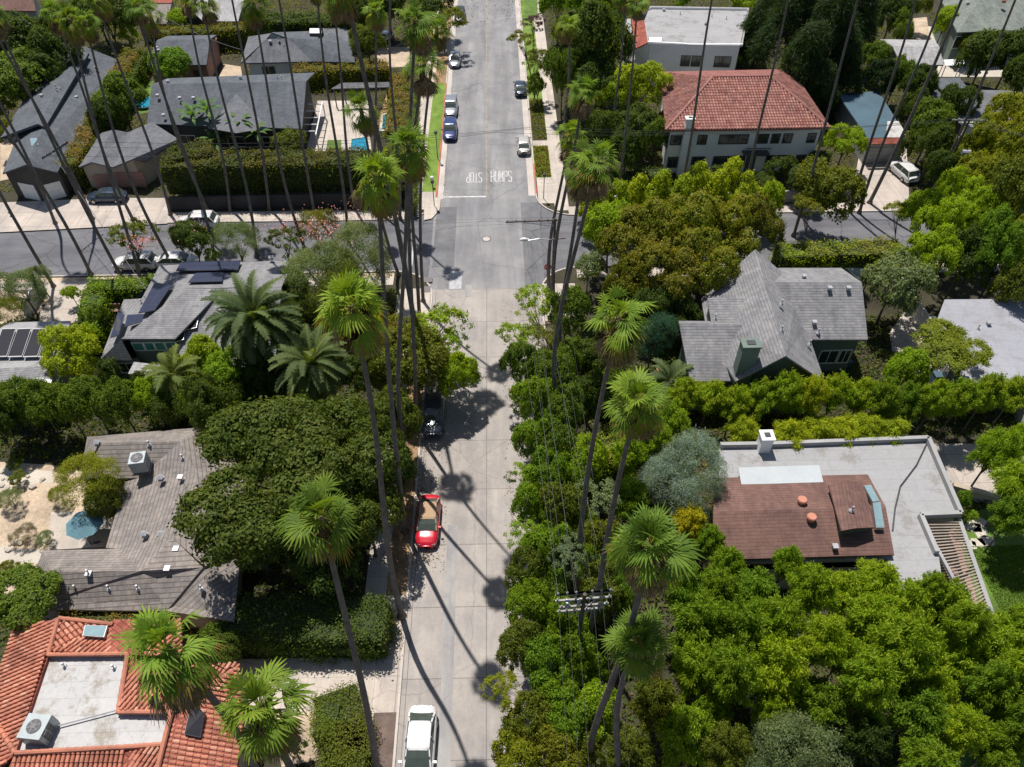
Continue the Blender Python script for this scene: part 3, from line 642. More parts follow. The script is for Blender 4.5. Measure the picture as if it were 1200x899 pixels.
def wall_line(name, pts, h, w, mat, label, cat='wall', posts=0, z0=0., pm=None):
    Q = [P(x, y, 0) for x, y in pts]; t = empty(name, Q[0], label, cat); mb = MB()
    for a, b in zip(Q[:-1], Q[1:]):
        mb.bar(a + Vector((0, 0, z0 + h / 2)), b + Vector((0, 0, z0 + h / 2)), w, h)
    mb.build('panel', mat, t); cp = MB()
    for a, b in zip(Q[:-1], Q[1:]): cp.bar(a + Vector((0, 0, z0 + h + .03)), b + Vector((0, 0, z0 + h + .03)), w + .08, .06)
    cp.build('cap', pm or mat, t); return t
# ---------------------------------------------------------------- cars
def loft(secs, mb, mi=0, closed=True):
    o = len(mb.v); n = len(secs[0])
    for s in secs: mb.v += [tuple(p) for p in s]
    for i in range(len(secs) - 1):
        for k in range(n): mb.f.append((o + i * n + k, o + i * n + (k + 1) % n, o + (i + 1) * n + (k + 1) % n, o + (i + 1) * n + k)); mb.m.append(mi); mb.t.append(.5)
    mb.f.append(tuple(o + k for k in range(n))); mb.m.append(mi); mb.t.append(.5); mb.f.append(tuple(o + (len(secs) - 1) * n + k for k in reversed(range(n)))); mb.m.append(mi); mb.t.append(.5)
def interp(st, x):
    for (x0, *a), (x1, *b) in zip(st[:-1], st[1:]):
        if x0 <= x <= x1: t = (x - x0) / (x1 - x0 + 1e-9); t = t * t * (3 - 2 * t) * .5 + t * .5; return [u + (v - u) * t for u, v in zip(a, b)]
    return list(st[-1][1:])
CARS = {}
def car_meshes(kind):
    # (y, half width, top z, bottom z)
    if kind == 'suv': L, W, st, cab, zr = 4.75, .94, [(-2.38, .72, .95, .38), (-2.2, .88, 1.05, .28), (-1.4, .94, 1.10, .25), (.9, .94, 1.08, .25), (1.7, .90, .98, .25), (2.2, .82, .85, .28), (2.38, .62, .66, .34)], (-2.15, -1.75, .35, 1.15), 1.70
    elif kind == 'conv': L, W, st, cab, zr = 4.5, .9, [(-2.25, .6, .72, .36), (-2.05, .82, .88, .26), (-1.3, .9, .92, .2), (.5, .9, .88, .2), (1.4, .88, .82, .2), (2.0, .78, .68, .22), (2.25, .52, .52, .3)], (-.2, .1, .1, .85), 1.28
    else: L, W, st, cab, zr = 4.7, .9, [(-2.35, .42, .74, .36), (-2.27, .70, .86, .33), (-2.05, .84, .95, .26), (-1.3, .9, .99, .22), (.8, .9, .97, .22), (1.6, .87, .88, .22), (2.1, .78, .76, .24), (2.28, .60, .64, .28), (2.35, .36, .56, .3)], (-1.85, -1.15, .35, 1.2), 1.44
    body = MB(); secs = []
    ys = np.linspace(-L / 2, L / 2, 46)
    for y in ys:
        w, zt, zb = interp(st, y); zm = zb + (zt - zb) * .55
        half = [(0, zt + .025), (w * .55, zt + .015), (w * .86, zt - .03), (w * .97, zt - .12), (w, zm), (w * .98, zb + .12), (w * .9, zb)]
        secs.append([Vector((x, y, z)) for x, z in half] + [Vector((-x, y, z)) for x, z in reversed(half[1:])])
    loft(secs, body)
    out = {'body': body.mesh('body', 'PAINT' if 'PAINT' in M else 'p_white', smooth=True)}
    r0, r1, f1, f0 = cab; zb = interp(st, 0)[1]; wt = W * (.72 if kind != 'suv' else .78); wb = W * .9
    if kind != 'conv':
        g = MB(); gs = []
        for y, w, z in ((r0, wb * .93, zb - .02), (r0 + (r1 - r0) * .5, (wb + wt) / 2, zb + (zr - zb) * .55), (r1, wt, zr - .05), (f1, wt, zr - .04), (f1 + (f0 - f1) * .5, (wb + wt) / 2, zb + (zr - zb) * .55), (f0, wb * .93, zb - .02)):
            bw = wb if z > zb else w
            gs.append([Vector((w, y, z)), Vector((bw, y, zb - .06)), Vector((-bw, y, zb - .06)), Vector((-w, y, z))])
        loft(gs, g); out['window_glass'] = g.mesh('window_glass', 'carglass')
        rf = MB(); rs = []
        for y, w, z in ((r1 - .08, wt * .9, zr - .06), (r1 + .1, wt * 1.0, zr + .005), ((r1 + f1) / 2, wt * 1.02, zr + .03), (f1 - .1, wt * 1.0, zr + .01), (f1 + .06, wt * .93, zr - .045)):
            rs.append([Vector((0, y, z + .015)), Vector((w * .7, y, z + .005)), Vector((w, y, z - .03)), Vector((w * 1.02, y, z - .07)), Vector((-w * 1.02, y, z - .07)), Vector((-w, y, z - .03)), Vector((-w * .7, y, z + .005))])
        loft(rs, rf)
        for sx in (-1, 1):
            rf.bar((sx * wb * .93, r0, zb), (sx * wt, r1, zr - .03), .09, .05); rf.bar((sx * wb * .93, f0, zb), (sx * wt, f1, zr - .03), .075, .05); rf.bar((sx * wb, (r1 + f1) / 2 + .15, zb), (sx * wt * 1.01, (r1 + f1) / 2 + .05, zr - .03), .05, .09)
        out['roof'] = rf.mesh('roof', 'p_white', smooth=False)
    else:
        c = MB(); c.box((0, -.55, zb + .015), (1.3, 1.5, .06)); out['interior'] = c.mesh('interior', 'frame_dk')
        c = MB()
        for sx in (-1, 1):
            for sy in (-.2, -.95): c.box((sx * .35, sy, zb + .06), (.5, .5, .12)); c.box((sx * .35, sy - .3, zb + .2), (.5, .14, .38)); c.box((sx * .35, sy - .32, zb + .44), (.26, .12, .14))
        c.box((0, -1.42, zb + .06), (1.35, .3, .1)); out['seat'] = c.mesh('seat', 'tanlea')
        g = MB(); g.add([(-.68, .95, zb), (.68, .95, zb), (.58, .42, zr), (-.58, .42, zr)], [(0, 1, 2, 3), (3, 2, 1, 0)]); g2 = MB(); g2.add([(-.68, .95, zb), (.68, .95, zb), (.58, .42, zr), (-.58, .42, zr), (-.66, .92, zb - .03), (.66, .92, zb - .03), (.56, .39, zr - .03), (-.56, .39, zr - .03)], [(0, 1, 2, 3), (7, 6, 5, 4), (0, 3, 7, 4), (1, 5, 6, 2), (3, 2, 6, 7), (0, 4, 5, 1)])
        out['windscreen'] = g2.mesh('windscreen', 'carglass')
        fr = MB(); fr.bar((-.69, .96, zb), (-.59, .42, zr + .01), .06); fr.bar((.69, .96, zb), (.59, .42, zr + .01), .06); fr.bar((-.59, .42, zr + .02), (.59, .42, zr + .02), .06); out['windscreen_frame'] = fr.mesh('windscreen_frame', 'p_white')
    for nm, y, m_ in (('headlight', L / 2 - .22, 'lampw'), ('tail_light', -L / 2 + .16, 'tailr')):
        for i, sx in enumerate((-1, 1)):
            w, zt, z0 = interp(st, y); q = MB(); q.box((sx * w * .72, y, zt - .15), (.26, .18, .12), rz=-sx * .35 * (1 if y > 0 else -1)); out[nm + '|%d' % i] = q.mesh(nm, m_)
    for i, (sx, y) in enumerate(((-1, -1.38), (1, -1.38), (-1, 1.42), (1, 1.42))):
        q = MB(); q.tube([(sx * (W - .22), y, .33), (sx * (W + .005), y, .33)], .33, 18); out['wheel|%d' % i] = q.mesh('wheel', 'tyre')
        q = MB(); q.tube([(sx * (W - .02), y, .33), (sx * (W + .02), y, .33)], .2, 10); out['rim|%d' % i] = q.mesh('rim', 'rim')
    for i, sx in enumerate((-1, 1)):
        q = MB(); q.box((sx * (W + .09), f0 - .28, zb + .06), (.2, .12, .14)); out['mirror|%d' % i] = q.mesh('mirror', 'p_white')
    q = MB(); q.box((0, L / 2 - .03, .42), (.5, .06, .13)); out['number_plate'] = q.mesh('number_plate', 'frame_wh')
    q = MB(); q.box((0, L / 2 - .10, .5), (.95, .12, .10)); out['grille'] = q.mesh('grille', 'frame_dk')
    return out
CARK = {k: car_meshes(k) for k in ('sedan', 'suv')}
def car(px, py, kind, pm, heading, label, z=.05, group=None, s=1., roofm=None):
    p = P(px, py, .7); t = empty('parked_car', (p.x, p.y, z), label, 'car', group, heading); t.scale = (s, s, s); wh = {}
    for k, me in CARK[kind].items():
        nm, _, i = k.partition('|'); m2 = me
        if nm in ('body', 'roof', 'mirror', 'windscreen_frame'): m2 = me.copy(); m2.materials[0] = M[roofm if roofm and nm == 'roof' else pm]
        o = link(nm, m2, t)
        if nm == 'wheel': wh[i] = o
        if nm == 'rim': o.parent = wh[i]
    return t
# ---------------------------------------------------------------- ground and roads
RZ = -.12
rect('ground', -1500, 1500, -400, 2500, 'soil', -.16)
rect('road', -6.3, 6.2, 62.5, 400, 'asphalt_main', RZ)
rect('side_road', -300, 300, 62.6, 78.8, 'asphalt_side', RZ - .004)
rect('road_concrete', -5.9, 5.9, -60, 62.5, 'conc', RZ)
def arc(cx, cy, r, a0, a1, n=8): return [(cx + r * math.cos(R_(a0 + (a1 - a0) * i / n)), cy + r * math.sin(R_(a0 + (a1 - a0) * i / n))) for i in range(n + 1)]
def block(name, pts):
    mb = MB(); mb.prism(pts, -.3, 0.); tag(mb.build(name, 'soil'), kind='structure')
NWk = [(-6.1, 400), *[(x, y) for x, y in arc(-10.6, 80.0, 4.5, 0, -90)], (-300, 75.4)]
NEk = [(6.0, 400), *arc(10.5, 80.5, 4.5, 180, 270), (300, 75.9)]
SWk = [(-5.7, -60), *arc(-10.0, 61.4, 4.3, 0, 90), (-300, 65.4)]
SEk = [(5.7, -60), *arc(10.0, 61.7, 4.3, 180, 90), (300, 66.0)]
block('ground_block', [*reversed(NWk), (-6.1, 400), (-300, 400)][:-2] + [(-6.1, 400), (-300, 400)] if False else list(reversed(NWk)) + [(-300, 400)])
block('ground_block', NEk + [(300, 400)])
block('ground_block', SWk + [(-300, -60)])
block('ground_block', list(reversed(SEk)) + [(300, -60)])
def kerb(line, side, red=()):
    mb = MB(); n = len(line); pp = [Vector((x, y, 0)) for x, y in line]
    for a, b in zip(pp[:-1], pp[1:]):
        d = (b - a).normalized(); r = Vector((d.y, -d.x, 0)) * side; q = [a + r * .004, b + r * .004, b - r * .16, a - r * .16]
        z1 = .01; v = [Vector((p.x, p.y, z1)) for p in q] + [Vector((p.x, p.y, -.14)) for p in q]
        if side < 0: mb.add(v, [(0, 1, 2, 3), (0, 4, 5, 1)])
        else: mb.add(v, [(3, 2, 1, 0), (1, 5, 4, 0)])
    tag(mb.build('kerb', 'kerb'), kind='structure')
for ln, sd in ((NWk, -1), (NEk, 1), (SWk, 1), (SEk, -1)): kerb(ln, sd)
def gutter(x0, x1, y0, y1): rect('gutter', x0, x1, y0, y1, 'kerb', RZ + .008)
gutter(-6.05, -5.35, 80, 400); gutter(5.15, 5.95, 80.5, 400); rect('kerb', -6.28, -6.1, 80.2, 112, 'kerbred', .016); rect('kerb', 6.02, 6.2, 80.8, 88, 'kerbred', .016)
# markings
GL = dict(S=[[(1, .86), (.8, 1), (.2, 1), (0, .84), (0, .66), (.2, .54), (.8, .46), (1, .34), (1, .16), (.8, 0), (.2, 0), (0, .14)]], T=[[(0, 1), (1, 1)], [(.5, 1), (.5, 0)]], O=[[(.2, 0), (0, .15), (0, .85), (.2, 1), (.8, 1), (1, .85), (1, .15), (.8, 0), (.2, 0)]],
          P=[[(0, 0), (0, 1), (.8, 1), (1, .88), (1, .62), (.8, .5), (0, .5)]], H=[[(0, 0), (0, 1)], [(1, 0), (1, 1)], [(0, .5), (1, .5)]], U=[[(0, 1), (0, .14), (.2, 0), (.8, 0), (1, .14), (1, 1)]], M=[[(0, 0), (0, 1), (.5, .42), (1, 1), (1, 0)]])
def letters(txt, cx, cy, w, h, mat, name, rz=0., label=None):
    "painted capitals built from straight strokes"
    n = len(txt); g = .42; cw = w / (n + (n - 1) * g); sw = .105; mb = MB(); k = 0
    for i, ch in enumerate(txt):
        x0 = -w / 2 + i * cw * (1 + g)
        for st in GL[ch]:
            for (ax, ay), (bx, by) in zip(st[:-1], st[1:]):
                A = Vector((x0 + ax * cw, (ay - .5) * h, 0)); B = Vector((x0 + bx * cw, (by - .5) * h, 0)); d = (B - A).normalized(); q = Vector((-d.y, d.x, 0)) * sw / 2 * (1 + .5 * abs(d.x)); e = d * sw * .35; z = Vector((0, 0, .0006 * (k % 5))); k += 1
                mb.add([A - e - q + z, B + e - q + z, B + e + q + z, A - e + q + z], [(0, 1, 2, 3)])
    o = link(name, mb.mesh(name, mat), None, (cx, cy, RZ + .014), rz); tag(o, label, kind='structure'); return o
letters('STOP', -1.6, 84.9, 1.9, 2.3, 'paint', 'road_marking_word_stop', math.pi, 'white word STOP painted upside down on the grey road')
letters('HUMPS', 1.85, 85.1, 2.6, 2.5, 'paint', 'road_marking_word_humps', 0, 'white word HUMPS painted beside the yellow centre line')
rect('road_marking', -5.3, -.05, 80.3, 80.58, 'paint', RZ + .012)
rect('road_marking', -.1, .04, 80.6, 400, 'yellow', RZ + .012)
rect('road_marking', -4.7, -1.8, 62.2, 66.6, 'patch', RZ + .013) if False else None
rect('road_patch', -4.0, -2.7, 62.5, 65.6, 'paintfaded', RZ + .006); rect('road_patch', -2.3, -1.6, 61.2, 63.2, 'patch', RZ + .01)
rect('road_patch', -3.05, -2.25, -20, 33, 'patch', RZ + .006); rect('road_patch', -3.2, -2.2, 33, 62.4, 'patchdk', RZ + .0055) if False else None
rect('road_patch', -6., -3.6, 66.3, 78.2, 'patchdk', RZ + .005); rect('road_patch', 4.1, 6.2, 63, 79, 'patchdk', RZ + .005)
rect('road_seam', -.05, .02, -20, 62.5, 'iron', RZ + .006) if False else None
rect('road_marking', -8.4, -8.2, 66.6, 71, 'paint', RZ + .012)
mb = MB(); p = P(570, 280, RZ + .01); mb.tube([p, p + Vector((0, 0, .015))], .42, 20); mb.tube([p - Vector((0, 0, .002)), p + Vector((0, 0, .008))], .58, 20, 1); tag(mb.build('manhole_cover', ['kerb', 'iron'], None, p), 'round iron manhole cover in the middle of the street crossing', 'manhole cover')
mb = MB(); p = P(598, 476, RZ + .01); mb.tube([p, p + Vector((0, 0, .012))], .2, 16); tag(mb.build('valve_cover', 'iron', None, p), 'small dark round valve cover set in the pale concrete road', 'valve cover')
# verges and walks
rect('verge', -8.0, -6.28, 81.5, 112, 'lawn2', .012); rect('verge', -8.0, -6.28, 115.5, 123, 'litter', .012); rect('verge', -8.0, -6.28, 112, 115.5, 'litter', .011); rect('verge', -8.0, -6.28, 128, 180, 'litter', .012); rect('driveway_apron', -8.0, -6.28, 123, 128, 'drive', .012)
rect('pavement', -9.7, -8.0, 76, 200, 'walk', .010); rect('pavement', -9.8, -6.3, 77.6, 81.5, 'walk', .008); slab('corner_pavement', [(497, 232), (517, 232), (515, 246), (506, 256), (497, 258)], 'walk', .013)
rect('verge', 6.2, 8.2, 84.5, 92.5, 'lawn2', .012); rect('verge', 6.2, 8.2, 94, 106, 'mulch', .012); rect('verge', 6.2, 8.2, 106, 200, 'lawn2', .012); rect('pavement', 6.2, 8.2, 92.5, 94, 'walk', .014)
rect('pavement', 8.2, 9.9, 77, 200, 'walk', .010); rect('pavement', 6.3, 9.9, 78.6, 84.5, 'walk', .008)
rect('pavement', -8.9, -7.35, -40, 61, 'walk', .010); rect('verge', -7.35, -5.86, 27, 60, 'litter', .012); rect('verge', -7.35, -5.86, -40, 18.6, 'mulch', .012); rect('driveway_apron', -7.35, -5.86, 18.6, 27, 'drive', .012)
rect('pavement', -9.4, -5.9, 56, 62.5, 'walk', .013); rect('pavement', 5.9, 9.4, 57, 63, 'walk', .013); rect('verge', 5.86, 7.3, 40, 57, 'mulch', .012)
rect('pavement', -300, -10, 63.2, 64.6, 'walk', .010); rect('pavement', -60, -9.8, 75.6, 77.6, 'walk', .009); rect('pavement', 9.8, 60, 76.1, 77.8, 'walk', .009); rect('pavement', 9.8, 120, 64, 65.6, 'walk', .009)
rect('verge', -300, -10, 64.6, 65.25, 'drydirt', .012)
slab('driveway', [(-15, 238), (130, 232), (198, 232), (196, 262), (-15, 273)], 'drive', .014)
slab('driveway', [(52, 334), (98, 330), (90, 378), (45, 382)], 'drive', .014)
slab('driveway', [(1010, 165), (1062, 165), (1066, 243), (995, 244)], 'drive', .014)
rect('driveway', -32, -7.35, 18.8, 22.4, 'walk', .015)
slab('driveway', [(1080, 520), (1200, 520), (1200, 590), (1130, 588), (1110, 560)], 'drive', .014)
slab('path', [(1060, 365), (1095, 380), (1105, 430), (1050, 440), (1042, 390)], 'drive', .012)
slab('garden_ground', [(-20, 540), (60, 545), (130, 560), (135, 640), (60, 655), (40, 700), (-20, 700)], 'drydirt', .012)
slab('garden_path', [(-10, 548), (60, 552), (64, 566), (-10, 568)], 'stone', .016); slab('garden_path', [(-10, 640), (52, 645), (44, 660), (-10, 662)], 'stone', .016)
slab('patio', [(60, 600), (130, 600), (128, 645), (55, 645)], 'walk', .017)
slab('patio', [(372, 118), (432, 118), (432, 180), (358, 182)], 'walk', .02)
slab('lawn', [(384, 164), (400, 164), (400, 176), (382, 176)], 'lawn', .03); slab('lawn', [(160, 95), (180, 95), (178, 130), (160, 135)], 'lawn', .02)
slab('lawn', [(480, 0), (500, 0), (497, 18), (480, 18)], 'lawn', .02); slab('lawn', [(615, 0), (630, 0), (630, 20), (614, 20)], 'lawn', .02)
slab('lawn', [(1115, 600), (1260, 590), (1300, 950), (1120, 900), (1150, 720)], 'lawn', .016)
slab('lawn', [(1110, 900), (1170, 780), (1280, 780), (1280, 960)], 'lawn', .019)
slab('garden_ground', [(550 - 90, 90), (478, 90), (486, 148), (440, 150)], 'litter', .015); slab('garden_ground', [(440, 55), (480, 55), (480, 78), (440, 80)], 'drydirt', .016)
slab('garden_ground', [(262, 75), (282, 78), (285, 95), (255, 95)], 'drydirt', .016); slab('garden_ground', [(1066, 22), (1086, 20), (1090, 46), (1068, 46)], 'drydirt', .016)
slab('garden_ground', [(370, 800), (375, 890), (330, 899), (320, 830)], 'drydirt', .014); slab('garden_ground', [(0, 160), (25, 160), (10, 210), (0, 212)], 'drydirt', .014)
slab('garden_ground', [(0, 340), (60, 350), (40, 372), (0, 380)], 'drydirt', .014)
slab('garden_ground', [(1085, 30), (1200, 55), (1200, 90), (1060, 90)], 'stone', .012)
def pool(pts, label):
    q = [P(x, y, .03) for x, y in pts]; c = sum(q, Vector()) / len(q); t = empty('swimming_pool', (c.x, c.y, 0), label, 'pool')
    a = MB(); a.add(q, [tuple(range(len(q)))]); a.build('water', 'water', t); b = MB()
    for u, v in zip(q, q[1:] + q[:1]): b.bar(u + Vector((0, 0, .03)), v + Vector((0, 0, .03)), .35, .1)
    b.build('coping', 'stone', t)
pool([(411, 163), (432, 160), (434, 178), (409, 176)], 'small blue swimming pool under the fan palms beside the pale patio')
pool([(448, 135), (456, 133), (454, 152), (446, 154)], 'narrow end of a blue pool half hidden by a palm crown')
mb = MB(); p = P(170, 121, .3); mb.tube([p + Vector((0, 0, -.3)), p + Vector((0, 0, .1))], [1.6, 1.75], 20); mb.tube([p + Vector((0, 0, .1)), p + Vector((0, 0, .13))], 1.6, 20, 1); tag(mb.build('paddling_pool', ['tarp', 'water'], None, p), 'round bright blue paddling pool on the lawn beside the dark gabled house', 'paddling pool')
for i, (x, y) in enumerate(((1141, 618), (1149, 624), (1146, 636), (1155, 633), (1137, 638), (1150, 612))):
    mb = MB(); p = P(x, y, .03); a = _rn.uniform(0, 3); mb.prism([(p.x + .75 * math.cos(a + k * 1.2) * _rn.uniform(.7, 1.1), p.y + .6 * math.sin(a + k * 1.2) * _rn.uniform(.7, 1.1)) for k in range(5)], 0, .05)
    tag(mb.build('stepping_stone', 'stone', None, p), 'pale flat stepping stone set in the lawn beside the slatted pergola', 'stepping stone', 'stepping stones in the lawn')
# ---------------------------------------------------------------- houses, left side
h = House('gabled_house', (60, 140), 'long house with a dark grey gable roof at the top left beside a tall hedge')
h.roof([[(98, 54, 5.2), (30, 193, 5.2), (67, 202, 3.4), (138, 70, 3.4)], [(98, 54, 5.2), (30, 193, 5.2), (3, 203, 3.4), (48, 88, 3.8)]], 'roof_dk')
h.roof([[(96, 58, 5.75), (44, 145, 5.75), (53, 149, 5.4), (104, 62, 5.4)], [(96, 58, 5.75), (44, 145, 5.75), (1, 161, 4.3), (56, 71, 4.3)]], 'roof_dk', th=.3, name='upper_roof')
h.walls([(30, 193, 5.2), (67, 202, 3.4), (138, 70, 3.4), (98, 54, 5.2), (56, 75, 3.4), (3, 203, 3.4)], 'w_dark')
h.door(0, .45, 2.3, 2.1, 'frame_wh', name='garage_door'); h.door(5, .55, 2.3, 2.1, 'frame_wh', name='garage_door')
for q in ((98, 90, 4.4), (113, 80, 4.4), (90, 115, 4.2), (77, 123, 4.1), (49, 139, 5.), (49, 113, 5.2)): h.vent(q, 'small')
for q in ((66, 103, 5.8), (68, 109, 5.5), (72, 107, 5.4)): h.vent(q, 'pipe')
h.chimney((26, 94), (1.5, 1.0), 6.2, 'w_dark'); h.skylight([(36, 164, 5), (43, 163, 5), (46, 171, 4.9), (38, 173, 4.9)])
h = House('garage', (140, 180), 'low twin gabled garage with dark roof and wide shaded doors', 'garage')
h.roof([[(92, 196, 3), (107, 190, 4), (133, 152, 4), (118, 156, 3.2)], [(107, 190, 4), (132, 196, 3), (150, 155, 3.1), (133, 152, 4)], [(132, 196, 3), (156, 186, 4.1), (178, 143, 4.1), (150, 155, 3.1)], [(156, 186, 4.1), (170, 189, 3.2), (209, 163, 3.2), (178, 143, 4.1)]], 'roof_dk2')
h.walls([(92, 196, 3), (107, 190, 4), (132, 196, 3), (156, 186, 4.1), (170, 189, 3.1), (205, 163, 3.1), (178, 146, 3.1), (118, 157, 3.)], 'w_tan')
h.door(1, .4, 3.6, 2.1, 'w_pink', name='garage_door'); h.door(2, .5, 3.6, 2.1, 'w_pink', name='garage_door')
h = House('gabled_house', (270, 130), 'wide house with dark gable roof behind the long street hedge')
h.roof([[(178, 99, 6.4), (359, 95, 6.4), (354, 151, 3.9), (172, 145, 3.9)], [(178, 99, 6.4), (359, 95, 6.4), (369, 85, 5.4), (196, 92, 5.4)]], 'roof_dk')
h.roof([[(277, 110, 5.9), (243, 150, 4.02), (277, 156, 5.1)], [(277, 110, 5.9), (277, 156, 5.1), (314, 150, 4.02)]], 'roof_dk2', th=.12, name='dormer_roof')
h.walls([(174, 148, 3.8), (352, 151, 3.8), (359, 95, 6.3), (366, 85, 5.3), (198, 92, 5.3), (180, 100, 6.3)], 'w_dark', inset=.6)
for t_ in (.2, .55, .8): h.window(0, t_, 2.2, 1., 1.4)
for q in ((211, 116, 5.6), (227, 116, 5.6), (185, 113, 5.8), (192, 136, 4.6)): h.vent(q, 'small')
h.vent((282, 92, 6.2), 'cap'); h.vent((325, 91, 6.2), 'pipe'); h.vent((330, 93, 6.2), 'pipe'); h.vent((197, 97, 6.2), 'cap')
h = House('outbuilding', (215, 62), 'small dark roofed building with a pinkish brick side wall', 'outbuilding')
h.roof([[(184, 47, 4.6), (246, 46, 4.6), (242, 76, 3.), (172, 76, 3.)], [(184, 47, 4.6), (246, 46, 4.6), (254, 41, 4.), (196, 42, 4.)]], 'roof_dk')
h.walls([(172, 76, 2.9), (242, 76, 2.9), (247, 46, 4.5), (254, 42, 3.9), (196, 43, 3.9), (184, 48, 4.4)], 'w_pink', inset=.25); h.vent((184, 57, 4.2), 'small'); h.vent((186, 60, 4.1), 'small'); h.door(0, .8, 1., 2., 'frame_dk')
h = House('hipped_house', (345, 60), 'house with several dark grey hipped roofs and a bright white skylight')
h.roof([[(286, 74, 3.2), (366, 72, 3.2), (338, 45, 5.2), (312, 46, 5.2)], [(282, 74, 3.2), (312, 46, 5.2), (318, 39, 4.6), (291, 43, 3.2)]], 'roof_dk2')
h.roof([[(338, 45, 5.2), (366, 72, 3.2), (416, 73, 3.2), (372, 46, 5.)], [(338, 45, 5.2), (372, 46, 5.), (378, 36, 4.2), (318, 38, 4.2)], [(372, 46, 5.), (416, 73, 3.2), (413, 53, 3.6), (388, 38, 4.)]], 'roof_dk', name='rear_roof')
h.roof([[(378, 33, 3.7), (405, 32, 3.7), (412, 41, 3.5), (414, 53, 3.1), (382, 54, 3.1)]], 'roof_dk2', name='side_roof')
h.walls([(286, 74, 3.1), (366, 72, 3.1), (416, 73, 3.1), (405, 33, 3.1), (318, 36, 3.1), (291, 43, 3.1)], 'w_white', inset=.5)
for t_ in (.3, .8): h.window(0, t_, 2., .5, 1.9)
h.skylight([(363, 36, 4.9), (377, 36, 4.9), (378, 42, 4.9), (363, 42, 4.9)], 'frame_wh', .35); h.vent((317, 50, 4.9), 'cap'); h.vent((327, 48, 5.1), 'pipe'); h.vent((333, 56, 4.3), 'pipe')
h = House('gabled_house', (250, 8), 'light grey roofed house at the top edge behind the clipped hedge')
h.roof([[(234, -12, 5.6), (290, -14, 5.6), (279, 25, 3.3), (238, 25, 3.3), (226, 14, 4.1)], [(234, -12, 5.6), (226, 14, 4.1), (210, 25, 3.3), (222, 2, 3.6)]], 'roof_lt')
h.walls([(211, 25, 3.2), (226, 15, 4.), (238, 25, 3.2), (279, 25, 3.2), (292, -12, 3.2), (222, -8, 3.2)], 'w_dark')
h = House('gabled_house', (20, 10), 'house with a brownish roof at the very top left corner')
h.roof([[(-12, 12, 3.4), (42, 13, 3.4), (38, -8, 5.), (-4, -10, 5.)]], 'roof_brown'); h.walls([(-12, 12, 3.3), (42, 13, 3.3), (40, -14, 3.3), (-8, -14, 3.3)], 'w_grey')
h = House('gabled_house', (180, 16), 'small greyish brown roof with an orange ridge between fan palm crowns')
h.roof([[(160, 28, 3.2), (196, 28, 3.2), (201, 4, 4.6), (170, 4, 4.6)]], 'roof_wood'); h.roof([[(170, 3.5, 4.7), (201, 3.5, 4.7), (203, -4, 4.), (168, -4, 4.)]], 'clay2', name='ridge_roof'); h.walls([(160, 28, 3.1), (196, 28, 3.1), (203, -3, 3.1), (166, -3, 3.1)], 'w_tan')
# side yard of the wide house: slatted trellis and small pavilion
t = empty('trellis', P(365, 150), 'white slatted trellis frame between dark roof and pale patio', 'trellis'); mb = MB()
for k in range(5): mb.bar(P(356 + k * -1.5, 122 + k * 8, 2.4), P(378 - k * 2.2, 122 + k * 8, 2.4), .12)
mb.bar(P(378, 120, 2.4), P(370, 158, 2.4), .14); mb.build('beam', 'frame_wh', t); mb = MB()
for a, b in ((378, 120), (370, 158)): q = P(a, b, 2.4); mb.bar((q.x, q.y, 0), q, .14)
mb.build('post', 'frame_wh', t)
t = empty('pavilion', P(430, 100), 'small dark roofed pavilion beside the brown hedge', 'pavilion'); roofmesh([[(388, 104, 2.8), (400, 97, 3.3), (456, 96, 3.3), (456, 102, 2.8)]], .15).build('roof', 'roof_gr', t)
mb = MB()
for a, b in ((391, 104), (453, 102), (402, 99), (453, 98)): q = P(a, b, 2.8); mb.bar((q.x, q.y, 0), q, .15)
mb.build('post', 'frame_dk', t)
# solar house
h = House('solar_roof_house', (220, 360), 'grey green house with blue and black panels on its hipped roof', 'house')
h.roof([[(187, 311, 3.6), (345, 305, 3.6), (330, 336, 5.6), (217, 338, 5.6)], [(187, 311, 3.6), (217, 338, 5.6), (142, 397, 5.), (117, 422, 3.2), (145, 351, 3.2), (166, 350, 3.2)], [(217, 338, 5.6), (262, 338, 5.6), (205, 397, 5.), (142, 397, 5.)], [(142, 397.5, 4.99), (155, 422, 3.2), (117, 422, 3.2)]], 'roof_gr')
h.roof([[(262, 338, 5.6), (330, 336, 5.6), (322, 430, 3.3), (215, 430, 3.3), (207, 402, 4.2)]], 'roof_gr', name='side_roof')
h.roof([[(157, 424, 3.1), (215, 431, 3.1), (212, 441, 2.9), (150, 438, 2.9)]], 'roof_lt', name='porch_roof', th=.12)
h.walls([(144, 398.5, 4.9), (204, 398.5, 4.9), (212, 432, 3.1), (320, 430, 3.1), (340, 307, 3.3), (189, 313, 3.3), (146, 353, 3.), (119, 421, 3.), (154, 421, 3.)], 'w_green', inset=.4)
for k in range(4): h.window(0, .14 + k * .24, 1.05, 3.3, .95, 'frame_wh', 'glass_t', 1)
h.window(8, .5, 1.5, 1., 1.3); h.window(7, .5, 1.4, 1., 1.2)
h.solar([(212, 310, 4.), (283, 307, 4.), (279, 318.5, 4.6), (207, 319.5, 4.6)], 7, 2); h.solar([(230, 322, 4.8), (262, 321, 4.8), (261, 332, 5.4), (221, 333, 5.4)], 4, 2)
h.solar([(182, 333, 4.5), (202, 336, 5.2), (182, 366, 5.1), (163, 369, 4.5)], 2, 4); h.solar([(150, 371, 4.6), (170, 370, 4.9), (167, 379, 4.9), (147, 385, 4.7)], 2, 1); h.solar([(139, 368, 3.9), (147, 371, 4.2), (140, 395, 4.4), (130, 398, 3.9)], 1, 3)
